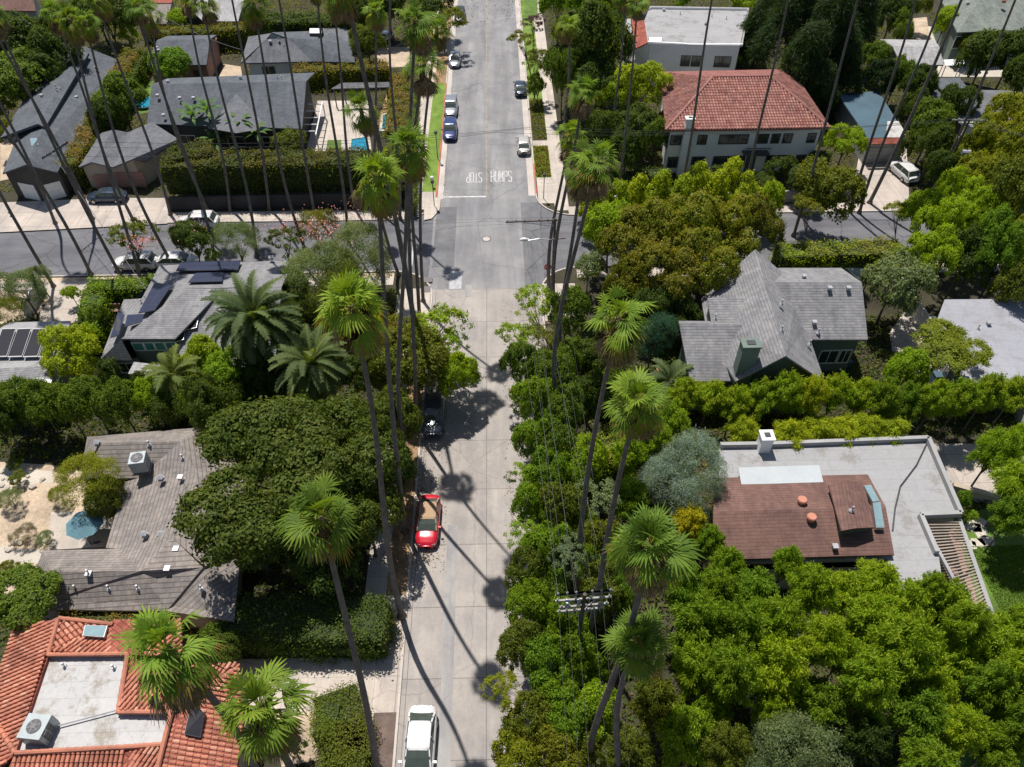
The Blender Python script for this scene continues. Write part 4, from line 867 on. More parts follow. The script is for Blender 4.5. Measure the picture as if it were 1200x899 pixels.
h.solar([(221, 370, 4.9), (235, 367, 4.9), (231, 386, 4.5), (217, 389, 4.5)], 1, 2, 'solar_dk'); h.solar([(208, 383, 4.7), (219, 381, 4.7), (216, 400, 4.3), (205, 403, 4.3)], 1, 2, 'solar_dk'); h.solar([(235, 398, 4.3), (247, 396, 4.3), (247, 416, 3.9), (234, 418, 3.9)], 1, 2)
h.vent((166, 355, 4.), 'pipe'); h.vent((262, 352, 5.4), 'cap'); h.vent((318, 304, 4.), 'cap')
mb = MB(); q = P(131, 367, .0)
for k in range(2): mb.box((q.x + k * .75, q.y, .42), (.62, .6, .12)); mb.box((q.x + k * .75, q.y + .3, .68), (.62, .1, .6)); [mb.box((q.x + k * .75 + sx * .27, q.y + sy * .25, .2), (.06, .06, .4)) for sx in (-1, 1) for sy in (-1, 1)]
tag(mb.build('garden_bench', 'w_pink', None, q), 'small brick red bench on the path by the solar house', 'bench')
# carport with panels
h = House('carport', (35, 420), 'low roof with four wide black solar panels beside a lime tree', 'carport')
h.roof([[(-15, 470, 3.), (66, 462, 3.), (82, 376, 3.), (10, 378, 3.), (-15, 395, 3.)]], 'flat_gr'); h.roof([[(-15, 474, 3.06), (-15, 433, 3.4), (60, 428, 3.4), (66, 463, 3.06)]], 'roof_gr', th=.05, name='rear_roof'); h.walls([(-15, 470, 2.9), (65, 462, 2.9), (81, 377, 2.9), (10, 379, 2.9), (-15, 396, 2.9)], 'w_grey')
for k in range(4): x0 = -6 + k * 18; h.solar([(x0 + 10, 387, 3.15), (x0 + 26, 386.5, 3.15), (x0 + 15, 420, 3.15), (x0 - 2, 420.5, 3.15)], 1, 1, 'solar_dk')
h.skylight([(44, 444, 3.3), (63, 447, 3.3), (60, 454, 3.3), (40, 452, 3.3)], 'frame_wh', .2); h.skylight([(37, 464, 3.1), (55, 468, 3.1), (52, 472, 3.1), (35, 469, 3.1)], 'frame_wh', .2)
# brown shingled house
h = House('shingled_house', (160, 620), 'brown grey shingled house with hipped wings and a roof air unit')
h.roof([[(102, 512, 3.), (258, 499, 3.), (212, 517, 4.7), (120, 519, 4.7)], [(102, 512, 3.), (120, 519, 4.7), (96, 546, 3.)], [(120, 519, 4.7), (212, 517, 4.7), (163, 560, 3.), (92, 562, 3.)]], 'roof_wood')
h.roof([[(212, 517, 4.7), (232, 560, 4.7), (202, 630, 4.7), (166, 669, 4.7), (137, 643, 3.), (124, 642, 3.), (146, 565, 3.), (163, 560, 3.)], [(212, 517, 4.7), (258, 499, 3.), (285, 560, 3.), (282, 650, 3.), (240, 664, 4.2), (202, 630, 4.7), (232, 560, 4.7)]], 'roof_wood', name='main_roof')
h.roof([[(50, 645, 3.), (137, 643, 3.), (166, 669, 4.7), (60, 670, 4.7)], [(50, 645, 3.), (60, 670, 4.7), (25, 714, 3.)], [(60, 670, 4.7), (166, 669, 4.7), (202, 630, 4.7), (238, 665, 4.3), (195, 716, 3.), (25, 714, 3.)], [(238, 665, 4.3), (282, 650, 3.), (274, 728, 3.), (195, 716, 3.)]], 'roof_wood', name='front_roof')
h.walls([(50, 645, 3), (126, 644, 3), (148, 565, 3), (95, 562, 3), (102, 514, 3), (256, 501, 3), (282, 560, 3), (272, 726, 3), (195, 715, 3), (28, 713, 3)], 'w_tan', inset=.3)
h.window(1, .4, 2.2, .4, 1.8, n=2)
for q in ((115, 521, 4.4), (189, 562, 4.1), (170, 628, 4.), (55, 696, 3.6), (190, 628, 4.)): h.vent(q, 'cap')
for q in ((175, 521, 4.6), (214, 537, 4.6), (89, 690, 3.8), (128, 690, 3.8), (162, 690, 3.8), (104, 672, 4.7), (236, 690, 3.9)): h.vent(q, 'pipe')
h.vent((212, 561, 4.5), 'small'); h.vent((197, 668, 4.3), 'small'); h.vent((105, 674, 4.5), 'small'); h.vent((207, 645, 4.4), 'small')
t = empty('air_conditioner', P(164, 541, 3.9), 'boxy grey air conditioner on the brown shingle roof', 'air conditioner'); q = P(163, 541, 4.7)
mb = MB(); mb.box((q.x, q.y, 4.55), (1.15, 1.15, 1.3), .15); [mb.box((q.x + .59 * sx, q.y - .59 * sy, 4.55 + k * .22 - .5), (.04, .9, .03), .15) for sx, sy in ((1, 0),) for k in range(5)]; mb.build('casing', 'acgrey', t)
mb = MB(); mb.tube([(q.x, q.y, 5.2), (q.x, q.y, 5.24)], .45, 18); mb.build('fan_guard', 'frame_dk', t); mb = MB(); mb.tube([(q.x, q.y, 5.24), (q.x, q.y, 5.27)], .16, 12); [mb.box((q.x, q.y, 5.25), (.85, .06, .015), a) for a in (0, 1.05, 2.1)]; mb.build('fan', 'metal_dk', t); mb = MB(); mb.box((q.x, q.y, 3.95), (1.3, 1.3, .12), .15); mb.build('base', 'frame_dk', t)
t = empty('parasol', P(98, 618), 'blue green parasol open beside the brown shingled house', 'parasol'); q = P(98, 612, 2.5); mb = MB(); k = 8
pts = [Vector((q.x + 1.4 * math.cos(i * math.pi / 4), q.y + 1.4 * math.sin(i * math.pi / 4), 2.3)) for i in range(8)]; mb.add(pts + [Vector((q.x, q.y, 3.))], [(i, (i + 1) % 8, 8) for i in range(8)]); mb.build('canopy', 'umb', t); mb = MB(); mb.tube([(q.x, q.y, 0), (q.x, q.y, 3.1)], .04, 8); mb.build('pole', 'alu', t); mb = MB(); mb.tube([(q.x, q.y, 0), (q.x, q.y, .1)], .35, 12); mb.build('base', 'frame_dk', t)
t = empty('patio_table', P(118, 628), 'dark patio table in the shade beside the blue parasol', 'table'); q = P(118, 627, .7); mb = MB(); mb.box((q.x, q.y, .73), (1.8, 1., .06)); mb.build('table_top', 'wood', t); mb = MB()
for sx in (-1, 1):
    for sy in (-1, 1): mb.box((q.x + sx * .8, q.y + sy * .4, .35), (.07, .07, .7))
mb.build('leg', 'frame_dk', t)
# red tiled house
h = House('red_tiled_house', (120, 820), 'large house with orange clay barrel tiles round a white flat roof')
h.roof([[(57, 769, 5.), (150, 767, 5.), (139, 835, 5.), (201, 835, 5.), (190, 872, 5.), (146, 875, 5.), (19, 882, 5.)]], 'flat_wh', name='flat_roof')
TP = [[(69, 725, 5.7), (57, 768, 5.25), (18, 884, 5.25), (-40, 930, 4.), (-24, 860, 4.), (19, 734, 4.2)], [(69, 725, 5.7), (132, 732, 5.), (64, 768, 5.25), (57, 768, 5.25)],
      [(134, 726, 5.), (212, 727, 4.2), (214, 770, 4.6), (150, 767, 5.25), (62, 767, 5.25)], [(150, 767, 5.2), (180, 783, 5.), (280, 780, 4.2), (201, 836, 5.5), (139, 835, 5.25)],
      [(280, 780, 4.2), (201, 836, 5.5), (184, 905, 5.3), (176, 935, 5.), (270, 960, 3.8), (284, 850, 4.)], [(18, 883, 5.25), (146, 876, 5.25), (146, 985, 3.8), (-30, 985, 3.8)], [(146, 876, 5.25), (190, 873, 5.25), (186, 905, 5.3), (180, 985, 4.2), (146, 985, 3.8)]]
h.roof(TP, 'clay2', th=.25); tl = MB()
for f in TP: tiles_on(tl, f)
for a, b in (((69, 725, 5.7), (57, 768, 5.3)), ((69, 725, 5.7), (132, 732, 5.05)), ((280, 781, 4.25), (201, 836, 5.55)), ((201, 836, 5.55), (184, 905, 5.35)), ((19, 884, 5.3), (-2, 850, 4.6)), ((57, 768, 5.3), (150, 767, 5.3)), ((150, 767, 5.3), (139, 835, 5.3)), ((139, 835, 5.3), (201, 835, 5.4)), ((19, 883, 5.3), (146, 876, 5.3)), ((146, 876, 5.3), (190, 873, 5.3))): ridge_tiles(tl, a, b)
tl.build('roof_tiles', 'clay', h.o, tint=True)
h.walls([(19, 736, 4.), (69, 729, 4.), (132, 734, 4.), (212, 729, 4.), (278, 781, 4.), (282, 850, 3.9), (266, 965, 3.8), (-30, 985, 3.8), (-38, 930, 3.9), (-22, 860, 3.9)], 'w_tan', inset=.3)
h.skylight([(101, 734, 5.4), (127, 735, 5.2), (123, 748, 5.3), (98, 746, 5.5)]); h.skylight([(228, 824, 4.9), (242, 838, 4.8), (238, 868, 4.5), (219, 864, 4.8)], 'solar_dk', .5); h.vent((76, 781, 5.), 'pipe'); h.vent((134, 783, 5.), 'pipe'); h.vent((42, 778, 5.), 'tpot') if False else None
t = empty('air_conditioner', P(45, 856, 5.), 'large grey rooftop air unit on the white flat roof', 'air conditioner'); q = P(42, 853, 5.9); mb = MB(); mb.box((q.x, q.y, 5.6), (1.35, 1.35, 1.1), -.12); mb.build('casing', 'acgrey', t)
mb = MB(); mb.tube([(q.x, q.y, 6.15), (q.x, q.y, 6.19)], .4, 20); mb.build('fan_guard', 'frame_dk', t); mb = MB(); mb.tube([(q.x, q.y, 6.19), (q.x, q.y, 6.22)], .15, 12); [mb.box((q.x, q.y, 6.2), (.76, .07, .02), a) for a in (.3, 1.35, 2.4)]; mb.build('fan', 'metal_dk', t)
mb = MB(); [mb.box((q.x + .70, q.y + sy * .4 + .08, 5.6 + sz * .3), (.05, .3, .26), -.12) for sy in (-1, 0, 1) for sz in (-1, 0, 1)]; mb.build('side_grille', 'frame_dk', t)
mb = MB(); mb.tube([P(62, 852, 5.3), P(70, 850, 5.2), P(142, 831, 5.2), P(150, 826, 5.3)], .04, 6); tag(mb.build('roof_pipe', 'metal', None, P(70, 850, 5.2)), 'thin pale pipe running from the roof unit across the white flat roof', 'pipe')
# ---------------------------------------------------------------- houses, right side
h = House('flat_roofed_house', (810, 40), 'white flat roofed house with a strip of red tiles at the top')
h.roof([[(762, 7, 6.), (878, 9, 6.), (870, 54, 6.), (759, 51, 6.), (755, 24, 6.)]], 'flat_gr'); h.roof([[(740, 22, 5.6), (755, 24, 6.05), (759, 50, 6.05), (744, 57, 5.2)]], 'clay2', name='tiled_roof')
h.walls([(762, 51.5, 6.3), (868, 54, 6.3), (877, 10, 6.3), (763, 8, 6.3), (745, 24, 5.5), (745, 54, 5.)], 'w_white', inset=.1, drop=0)
h.roof([[(730, 22, 4.2), (739, 22, 4.2), (744, 70, 4.), (731, 76, 4.)]], 'flat_gr', name='side_roof')
h.parapet([(759, 51, 6.), (800, 53, 6.), (808, 54, 6.), (870, 54, 6.)], .25, .3, 'w_white')
for t_ in (.42, .54, .8, .88): h.window(0, t_, 1.3, 3.2, 1.5, 'frame_dk')
for q in ((778, 13, 6.), (827, 29, 6.)): h.vent(q, 'cap')
for q in ((797, 17, 6.), (834, 20, 6.), (851, 23, 6.)): h.vent(q, 'pipe')
h.skylight([(760, 45, 6.1), (776, 45, 6.1), (776, 50, 6.1), (760, 50, 6.1)], 'frame_wh', .15)
h = House('white_villa', (875, 150), 'white two storey villa with hipped red tile roof', 'house')
TP = [[(835, 91, 8.6), (903, 90, 8.6), (972, 150, 6.3), (780, 153, 6.3)], [(835, 91, 8.6), (780, 153, 6.3), (774, 84, 6.3)], [(835, 91, 8.6), (774, 84, 6.3), (926, 81, 6.3), (903, 90, 8.6)], [(903, 90, 8.6), (926, 81, 6.3), (972, 150, 6.3)]]
h.roof(TP, 'clay3', th=.2); tl = MB(); tiles_on(tl, TP[0], .36, .5, .15); tiles_on(tl, TP[1], .36, .5, .15); tiles_on(tl, TP[3], .36, .5, .15)
for a, b in (((835, 91, 8.6), (903, 90, 8.6)), ((835, 91, 8.6), (780, 153, 6.35)), ((903, 90, 8.6), (972, 150, 6.35))): ridge_tiles(tl, a, b, .2, .5)
tl.build('roof_tiles', 'clay_d', h.o, tint=True)
h.walls([(782, 152, 6.2), (970, 149, 6.2), (926, 84, 6.2), (776, 86, 6.2)], 'w_white', inset=.5)
for t_, w in ((.05, 1.5), (.22, 1.1), (.43, 3.6), (.62, 1.5), (.71, 1.0), (.79, 1.1), (.95, 1.0)): h.window(0, t_, w, 4.0, 1.2, 'frame_dk', n=3 if w > 3 else 2)
for t_, w in ((.05, 1.3), (.22, 1.6), (.43, 4.), (.72, 1.4), (.80, 1.4), (.92, 1.2)): h.window(0, t_, w, .9, 1.4, 'frame_dk', n=3 if w > 3 else 2)
h.door(0, .58, 1.2, 2.2, 'w_dkgreen'); h.chimney((809, 139), (1.0, .7), 7.6, 'w_white'); a = h.top[0]; b = h.top[1]; q = a + (b - a) * .59
mb = MB(); mb.box((q.x, q.y - .6, 3.), (3.2, 1.3, .15)); [mb.box((q.x - 1.5 + k * .25, q.y - 1.2, 3.5), (.04, .04, .9)) for k in range(13)]; mb.box((q.x, q.y - 1.2, 3.95), (3.1, .08, .07)); mb.build('balcony', 'frame_dk', h.o)
h.roof([[(782, 170, 3.3), (800, 170, 3.3), (798, 196, 2.6), (782, 196, 2.6)]], 'clay2', name='porch_roof') if False else None
h = House('garage', (1020, 140), 'flat roofed garage covered in blue with red tile edge above a driveway', 'garage')
h.roof([[(981, 109, 3.4), (1030, 107, 3.4), (1062, 160, 3.4), (1017, 162, 3.4)]], 'tarp'); h.roof([[(1040, 142, 3.43), (1053, 142, 3.43), (1064, 161, 3.43), (1038, 161, 3.43)]], 'flat_wh', th=.05, name='white_roof')
h.roof([[(1017, 162.5, 3.42), (1064, 161, 3.42), (1065, 168, 3.), (1019, 169, 3.)]], 'clay2', name='tiled_roof', th=.1); h.walls([(1019, 166, 3.1), (1064, 165, 3.1), (1032, 109, 3.2), (984, 111, 3.2)], 'w_grey', inset=.1); h.door(0, .5, 4.4, 2.2, 'w_grey', name='garage_door')
h = House('gabled_house', (1070, 60), 'low light grey gabled house between dark conifers and terrace')
h.roof([[(1046, 54, 4.2), (1101, 55, 4.2), (1106, 76, 3.), (1056, 76, 3.)], [(1046, 54, 4.2), (1101, 55, 4.2), (1095, 47, 3.4), (1031, 46, 3.4)]], 'roof_lt'); h.walls([(1058, 75, 2.9), (1104, 75, 2.9), (1094, 49, 3.), (1034, 48, 3.)], 'w_green'); h.window(0, .3, 1.2, .8, 1.2); h.window(0, .7, 1.2, .8, 1.2)
h = House('hipped_house', (1150, 20), 'large house with green grey hip roof at the top right')
h.roof([[(1122, 38, 5.2), (1228, 34, 5.2), (1228, -20, 8.), (1158, -14, 8.)], [(1122, 38, 5.2), (1158, -14, 8.), (1100, -6, 5.2)]], 'roof_ggr'); h.walls([(1122, 38, 5.1), (1228, 34, 5.1), (1226, -10, 5.1), (1102, -4, 5.1)], 'w_green')
for t_ in (.06, .16, .27, .4): h.window(0, t_, 1.9, 2.6, 1.8, 'frame_wh', 'glass', 1)
h.roof([[(1168, 18, 5.6), (1215, 16, 5.6), (1215, 34, 5.1), (1180, 34, 5.1)]], 'flat_wh', name='terrace_roof'); h.vent((1176, 3, 7.4), 'tpot'); h.vent((1134, 5, 6.5), 'cap')
mb = MB(); q = P(1127, 51, 2.2); mb.tube([(q.x, q.y, 0), (q.x, q.y, 2.5)], .05, 8); mb.add([Vector((q.x + 1.3 * math.cos(i * .785), q.y + 1.3 * math.sin(i * .785), 2.15)) for i in range(8)] + [Vector((q.x, q.y, 2.6))], [(i, (i + 1) % 8, 8) for i in range(8)]); tag(mb.build('parasol', 'frame_wh', None, q), 'small white parasol on the terrace below the green grey house', 'parasol')
t = empty('canopy', P(1119, 73), 'flat white awning over the terrace beside the grey gabled house', 'awning'); roofmesh([[(1106, 70, 2.6), (1129, 69, 2.6), (1131, 76, 2.6), (1108, 77, 2.6)]], .08).build('cover', 'frame_wh', t); mb = MB()
for a, b in ((1107, 71), (1128, 70), (1130, 75), (1109, 76)): q = P(a, b, 2.6); mb.bar((q.x, q.y, 0), q, .1)
mb.build('post', 'frame_wh', t)
h = House('dark_roofed_house', (1150, 120), 'dark roofed house behind the utility pole on the right')
h.roof([[(1117, 110, 5.2), (1186, 109, 5.2), (1186, 143, 4.), (1124, 144, 4.)], [(1117, 110, 5.2), (1186, 109, 5.2), (1191, 106, 4.9), (1104, 105, 4.9)]], 'roof_dk2'); h.roof([[(1092, 92, 4.4), (1125, 91, 4.4), (1134, 103, 4.4), (1103, 105, 4.4)], [(1087, 105, 3.9), (1103, 105, 3.9), (1113, 122, 3.9), (1097, 122, 3.9)]], 'roof_dk', name='flat_roof')
h.walls([(1124, 143, 3.9), (1185, 142, 3.9), (1190, 107, 4.8), (1128, 93, 4.2), (1093, 94, 4.2)], 'w_dark', inset=.2); mb = MB(); mb.bar(P(1126, 144.5, 3.95), P(1162, 144, 3.95), .15, .25); mb.build('fascia', 'frame_wh', h.o)
# grey many gabled house
h = House('gabled_house', (905, 380), 'large light grey house with steep crossing gables, dormer and chimney')
h.roof([[(885, 292, 8.2), (921, 417, 8.2), (862, 447, 5.), (829, 392, 4.9), (822, 350, 4.9)], [(885, 292, 8.2), (921, 417, 8.2), (967, 448, 5.), (945, 385, 5.), (935, 335, 5.2)]], 'roof_gr')
h.roof([[(898, 331, 7.4), (1010, 331, 7.4), (1017, 398, 4.8), (930, 398, 4.8)], [(898, 331, 7.4), (1010, 331, 7.4), (986, 314, 5.6), (912, 314, 5.6)]], 'roof_gr', name='east_wing_roof')
h.roof([[(796, 379, 6.7), (905, 381, 6.7), (893, 446, 4.3), (809, 447, 4.3)], [(796, 379, 6.7), (905, 381, 6.7), (900, 377, 6.), (795, 376, 6.)]], 'roof_gr', name='west_wing_roof')
h.roof([[(829, 349, 7.1), (889, 350, 7.1), (872, 380, 6.3), (834, 381, 6.3)]], 'roof_gr', name='dormer_roof')
h.walls([(864, 445, 4.8), (921, 420, 8.), (964, 447, 4.9), (937, 337, 5.), (886, 300, 5.2), (824, 352, 4.8)], 'w_dkgreen', inset=.5); h.window(1, .35, 1.4, 2.6, 1.5); h.window(0, .55, 1.3, 2.6, 1.5)
h.walls([(942, 398, 4.7), (1016, 397, 4.7), (1009, 331, 7.2), (985, 315, 5.5), (920, 315, 5.)], 'w_green', inset=.5, name='east_wing_wall'); h.window(0, .55, 1.7, 1.2, 1.6); h.window(0, .85, 1., 1.2, 1.6)
h.walls([(811, 446, 4.2), (892, 445, 4.2), (903, 382, 6.3), (798, 378, 6.3)], 'w_green', inset=.4, name='west_wing_wall'); h.window(3, .5, 1.2, 3., 1.3)
h.walls([(834, 380.5, 6.3), (871, 380, 6.3), (887, 350, 7.), (831, 350, 7.)], 'w_green', inset=.1, z0=5., name='dormer_wall')
h.chimney((880, 403), (1.4, 1.), 8.4, 'w_green')
for q in ((972, 339, 7.2), (994, 339, 7.2), (954, 379, 5.6), (942, 325, 7.)): h.vent(q, 'small')
for q in ((838, 373, 6.5), (916, 356, 7.9), (959, 390, 5.2), (949, 403, 5.9), (916, 387, 8.)): h.vent(q, 'pipe')
h = House('grey_roofed_house', (1160, 400), 'house with pale grey board roof at the right edge')
h.roof([[(1107, 351, 4.6), (1225, 350, 4.6), (1230, 458, 3.4), (1125, 458, 3.4), (1127, 388, 4.)], [(1107, 351, 4.6), (1127, 388, 4.), (1094, 386, 3.2)]], 'flat_bl'); h.walls([(1096, 386, 3.), (1108, 353, 4.5), (1222, 352, 4.4), (1226, 456, 3.3), (1128, 456, 3.3)], 'w_green', inset=.4); h.vent((1146, 385, 4.2), 'pipe'); h.vent((1158, 380, 4.3), 'small'); h.window(4, .5, 1.6, .8, 1.4)
t = empty('lean_to', P(1010, 325), 'green corrugated lean to roof beside the grey gabled house', 'lean to'); roofmesh([[(990, 314, 2.8), (1014, 314, 2.8), (1018, 332, 2.5), (1010, 330, 2.6)]], .06).build('roof', 'w_green', t); mb = MB()
for a, b in ((1013, 315), (1016, 331)): q = P(a, b, 2.6); mb.bar((q.x, q.y, 0), q, .1)
mb.build('post', 'frame_dk', t)
h = House('modern_house', (970, 600), 'modern house with pale flat roof, brown shingled hip and pergola', 'house')
h.roof([[(843, 524, 3.4), (1086, 516, 3.4), (1124, 604, 3.4), (1077, 606, 3.4), (1100, 650, 3.4), (1112, 735, 3.4), (1045, 735, 3.4), (1040, 655, 3.4), (840, 660, 3.4), (842, 600, 3.4)]], 'flat_gr', th=.3)
h.walls([(845, 525, 3.2), (1085, 517, 3.2), (1122, 603, 3.2), (1077, 604, 3.2), (1099, 650, 3.2), (1110, 734, 3.2), (1047, 734, 3.2), (1040, 664, 3.2), (842, 668, 3.2)], 'w_grey', inset=.12)
h.roof([[(837, 560, 4.1), (1017, 556, 4.1), (1038, 594, 5.), (836, 600, 5.)], [(836, 600, 5.), (1038, 594, 5.), (1048, 650, 3.9), (835, 656, 3.9)]], 'roof_brown', name='brown_roof')
h.walls([(838, 563, 4.), (1014, 559, 4.), (1034, 594, 4.7), (1044, 649, 3.8), (838, 654, 3.8)], 'w_tan', inset=.3, z0=3.2, name='upper_wall')
h.roof([[(865, 548, 4.15), (960, 545, 4.15), (965, 565, 4.3), (869, 568, 4.3)]], 'patch_wh', name='white_roof', th=.1)
h.roof([[(971, 568, 5.3), (992, 563, 5.6), (1003, 619, 5.6), (986, 622, 5.4)], [(992, 563, 5.6), (1012, 566, 5.3), (1025, 618, 5.3), (1003, 619, 5.6)]], 'roof_brown', name='raised_roof', th=.15); h.walls([(986, 621, 5.3), (1024, 617, 5.3), (1011, 567, 5.2), (972, 569, 5.2)], 'w_dkgreen', inset=.15, z0=4.1, name='raised_wall')
h.skylight([(1011, 572, 5.25), (1019, 571, 5.25), (1029, 590, 5.1), (1021, 591, 5.1)], th=.3); h.skylight([(1021, 592, 5.1), (1030, 591, 5.1), (1035, 621, 4.6), (1025, 621, 4.6)], th=.3)
h.vent((939, 589, 4.9), 'tpot'); h.vent((950, 609, 4.8), 'tpot'); h.vent((998, 598, 5.7), 'pipe'); h.vent((978, 642, 4.2), 'small')
h.parapet([(843, 524, 3.4), (905, 523, 3.4), (1086, 516, 3.4), (1124, 604, 3.4), (1077, 606, 3.4), (1096, 650, 3.4)], .32, .45, 'w_grey')
h.chimney((899, 511), (.9, .9), 5., 'w_white')
mb = MB(); mb.tube([P(1086, 520, 3.46), P(1074, 545, 3.46), P(1055, 570, 3.46), P(1049, 595, 3.46), P(1046, 622, 3.46)], .06, 6); mb.build('roof_cable', 'frame_dk', h.o)
t = empty('pergola', P(1120, 660), 'long slatted pergola running down from the modern house to the lawn', 'pergola'); mb = MB()
mb.bar(P(1079, 608, 3.1), P(1150, 740, 3.1), .22, .25); mb.bar(P(1122, 604, 3.1), P(1163, 722, 3.1), .28, .25); mb.build('beam', 'w_grey', t)
mb = MB()
for k in range(34): a = P(1081, 612, 3.15); b = P(1149, 738, 3.15); c = P(1124, 612, 3.15); d = P(1162, 722, 3.15); w = k / 33; mb.bar(a + (b - a) * w, c + (d - c) * w, .09, .14)
mb.build('slats', 'wood', t); mb = MB()
for x, y in ((1081, 610), (1150, 738), (1163, 720), (1123, 606), (1142, 662)): q = P(x, y, 3.); mb.bar((q.x, q.y, 0), q, .16)
mb.build('post', 'wood', t)
slab('pergola_floor', [(1085, 620), (1128, 618), (1160, 722), (1140, 738)], 'w_pink', .013)
# ---------------------------------------------------------------- walls and fences
wall_line('boundary_wall', [(200, 246), (330, 243), (462, 240)], 1.7, .25, 'fence_dk', 'long dark low wall under the tall hedge on the side street')
wall_line('boundary_wall', [(716, 243), (800, 241), (950, 236), (1000, 232)], 1.5, .25, 'w_grey', 'pale grey wall in front of the white villa')
wall_line('fence', [(34, 376), (54, 340)], 1.8, .12, 'fence_wh', 'pale green white board fence beside the driveway on the far left', 'fence')
wall_line('fence', [(244, 92), (262, 52)], 2.2, .2, 'w_pink', 'pinkish garden wall beside the small brick outbuilding', 'garden wall')
wall_line('fence', [(1064, 362), (1082, 390)], 1.8, .12, 'fence_wh', 'light board fence beside the path near the pale board roof', 'fence')
wall_line('garden_wall', [(1112, 575), (1165, 590), (1200, 588)], .9, .4, 'w_tan', 'low tan garden wall above the lawn right of the modern house', 'garden wall')
wall_line('fence', [(1188, 485), (1205, 530)], 2., .15, 'fence_wh', 'white fence at the right edge above the bamboo', 'fence')
wall_line('fence', [(727, 30), (731, 90)], 1.9, .12, 'fence_wh', 'white side fence left of the flat roofed house at the top', 'fence')

def litter(x0, x1, y0, y1, n, label, z, skew):
    rng = np.random.default_rng(n); x = x0 + (x1 - x0) * rng.uniform(0, 1, n) ** skew; pos = np.stack([x, rng.uniform(y0, y1, n), np.full(n, z)], 1); pos = pos[(np.sin(pos[:, 1] * 1.1) + np.sin(pos[:, 1] * .37 + 1) + rng.normal(size=len(pos)) * .6) > 0]; n = len(pos)
    V = leaf_quads(rng, pos, unit(rng.normal(size=(n, 3)) * .25 + np.array([0, 0, 1.])), .13, .08); tag(link('fallen_leaves', quads_mesh('fallen_leaves', V, rng.uniform(0, 1, n), np.ones(n)), None, (0, 0, 0), 0, (1, 1, 1), (.16, .12, .05, .5)), label, kind='stuff')
litter(-5.6, -3.2, 28, 62, 2600, 'fallen brown leaves along the left kerb', RZ + .03, 2.2); litter(5.6, 1.5, 12, 62, 3400, 'fallen brown leaves along the right kerb', RZ + .03, 2.6); litter(-9., -5.8, 22, 56, 2600, 'fallen leaves over the left pavement and verge', .04, 1.)
litter(-5.4, -4.2, 80, 150, 900, 'scattered leaves in the gutter of the upper road', RZ + .04, 2.)
# ---------------------------------------------------------------- palms
pr = 'tall fan palms along the side street'
for b, c, v, hh, l in (
 ((63, 336), None, (5, 225), 27, 'fan palm on the near kerb by the pale fence at the far left'),
 ((107, 322), None, (53, 229), 27, 'slim fan palm on the near kerb at the left end of the clipped corner hedge'),
 ((143, 326), None, (76, 189), 27, 'slim fan palm rising behind the white car under the pink myrtle'),
 ((65, 262), None, (3, 118), 28, 'thick based fan palm on the wide concrete apron, leftmost of its row'),
 ((109, 257), None, (60, 165), 27, 'fan palm on the apron next to the pole with three slanted crossarms'),
 ((156, 258), (62, 14), (115, 159), 0, 'fan palm on the apron, its crown leftmost of the trio above the long gable roof'),
 ((165, 327), (82, 24), (127, 200), 0, 'fan palm between the two white cars near the kerb, middle crown of the trio'),
 ((203, 312), (100, 26), (161, 229), 0, 'fan palm at the back corner of the solar roof, right crown of the trio'),
 ((200, 252), None, (151, 110), 24, 'fan palm in the shade left of the white car beneath the dark wall'),
 ((253, 309), (160, 8), (212, 163), 0, 'fan palm rising beside the second myrtle with its crown over the small brown roof'),
 ((244, 248), (176, 16), (235, 229), 0, 'fan palm standing behind the white car beneath the dark wall'),
 ((270, 247), (219, -6), (252, 154), 0, 'fan palm crossing the dark gable roof left of the banana plants'),
 ((301, 300), (237, 2), (271, 147), 0, 'fan palm rising through the grey green bush and crossing the banana plants'),
 ((316, 246), None, (293, 119), 27, 'fan palm crossing the right part of the wide dark roof'),
 ((357, 292), (297, 4), (324, 169), 0, 'fan palm rising behind the third pink myrtle'),
 ((368, 246), None, (345, 110), 27, 'fan palm crossing the end of the wide dark roof above the patio hedge'),
 ((409, 285), None, (387, 110), 27, 'fan palm crossing the pale patio'),
 ((416, 244), (391, 6), (405, 154), 0, 'fan palm with small crown behind the white skylight roof')):
    palm(b, c, l, v, hh, rs=.85, rb=.24, group=pr)
ps = 'tall fan palms beside the main road'
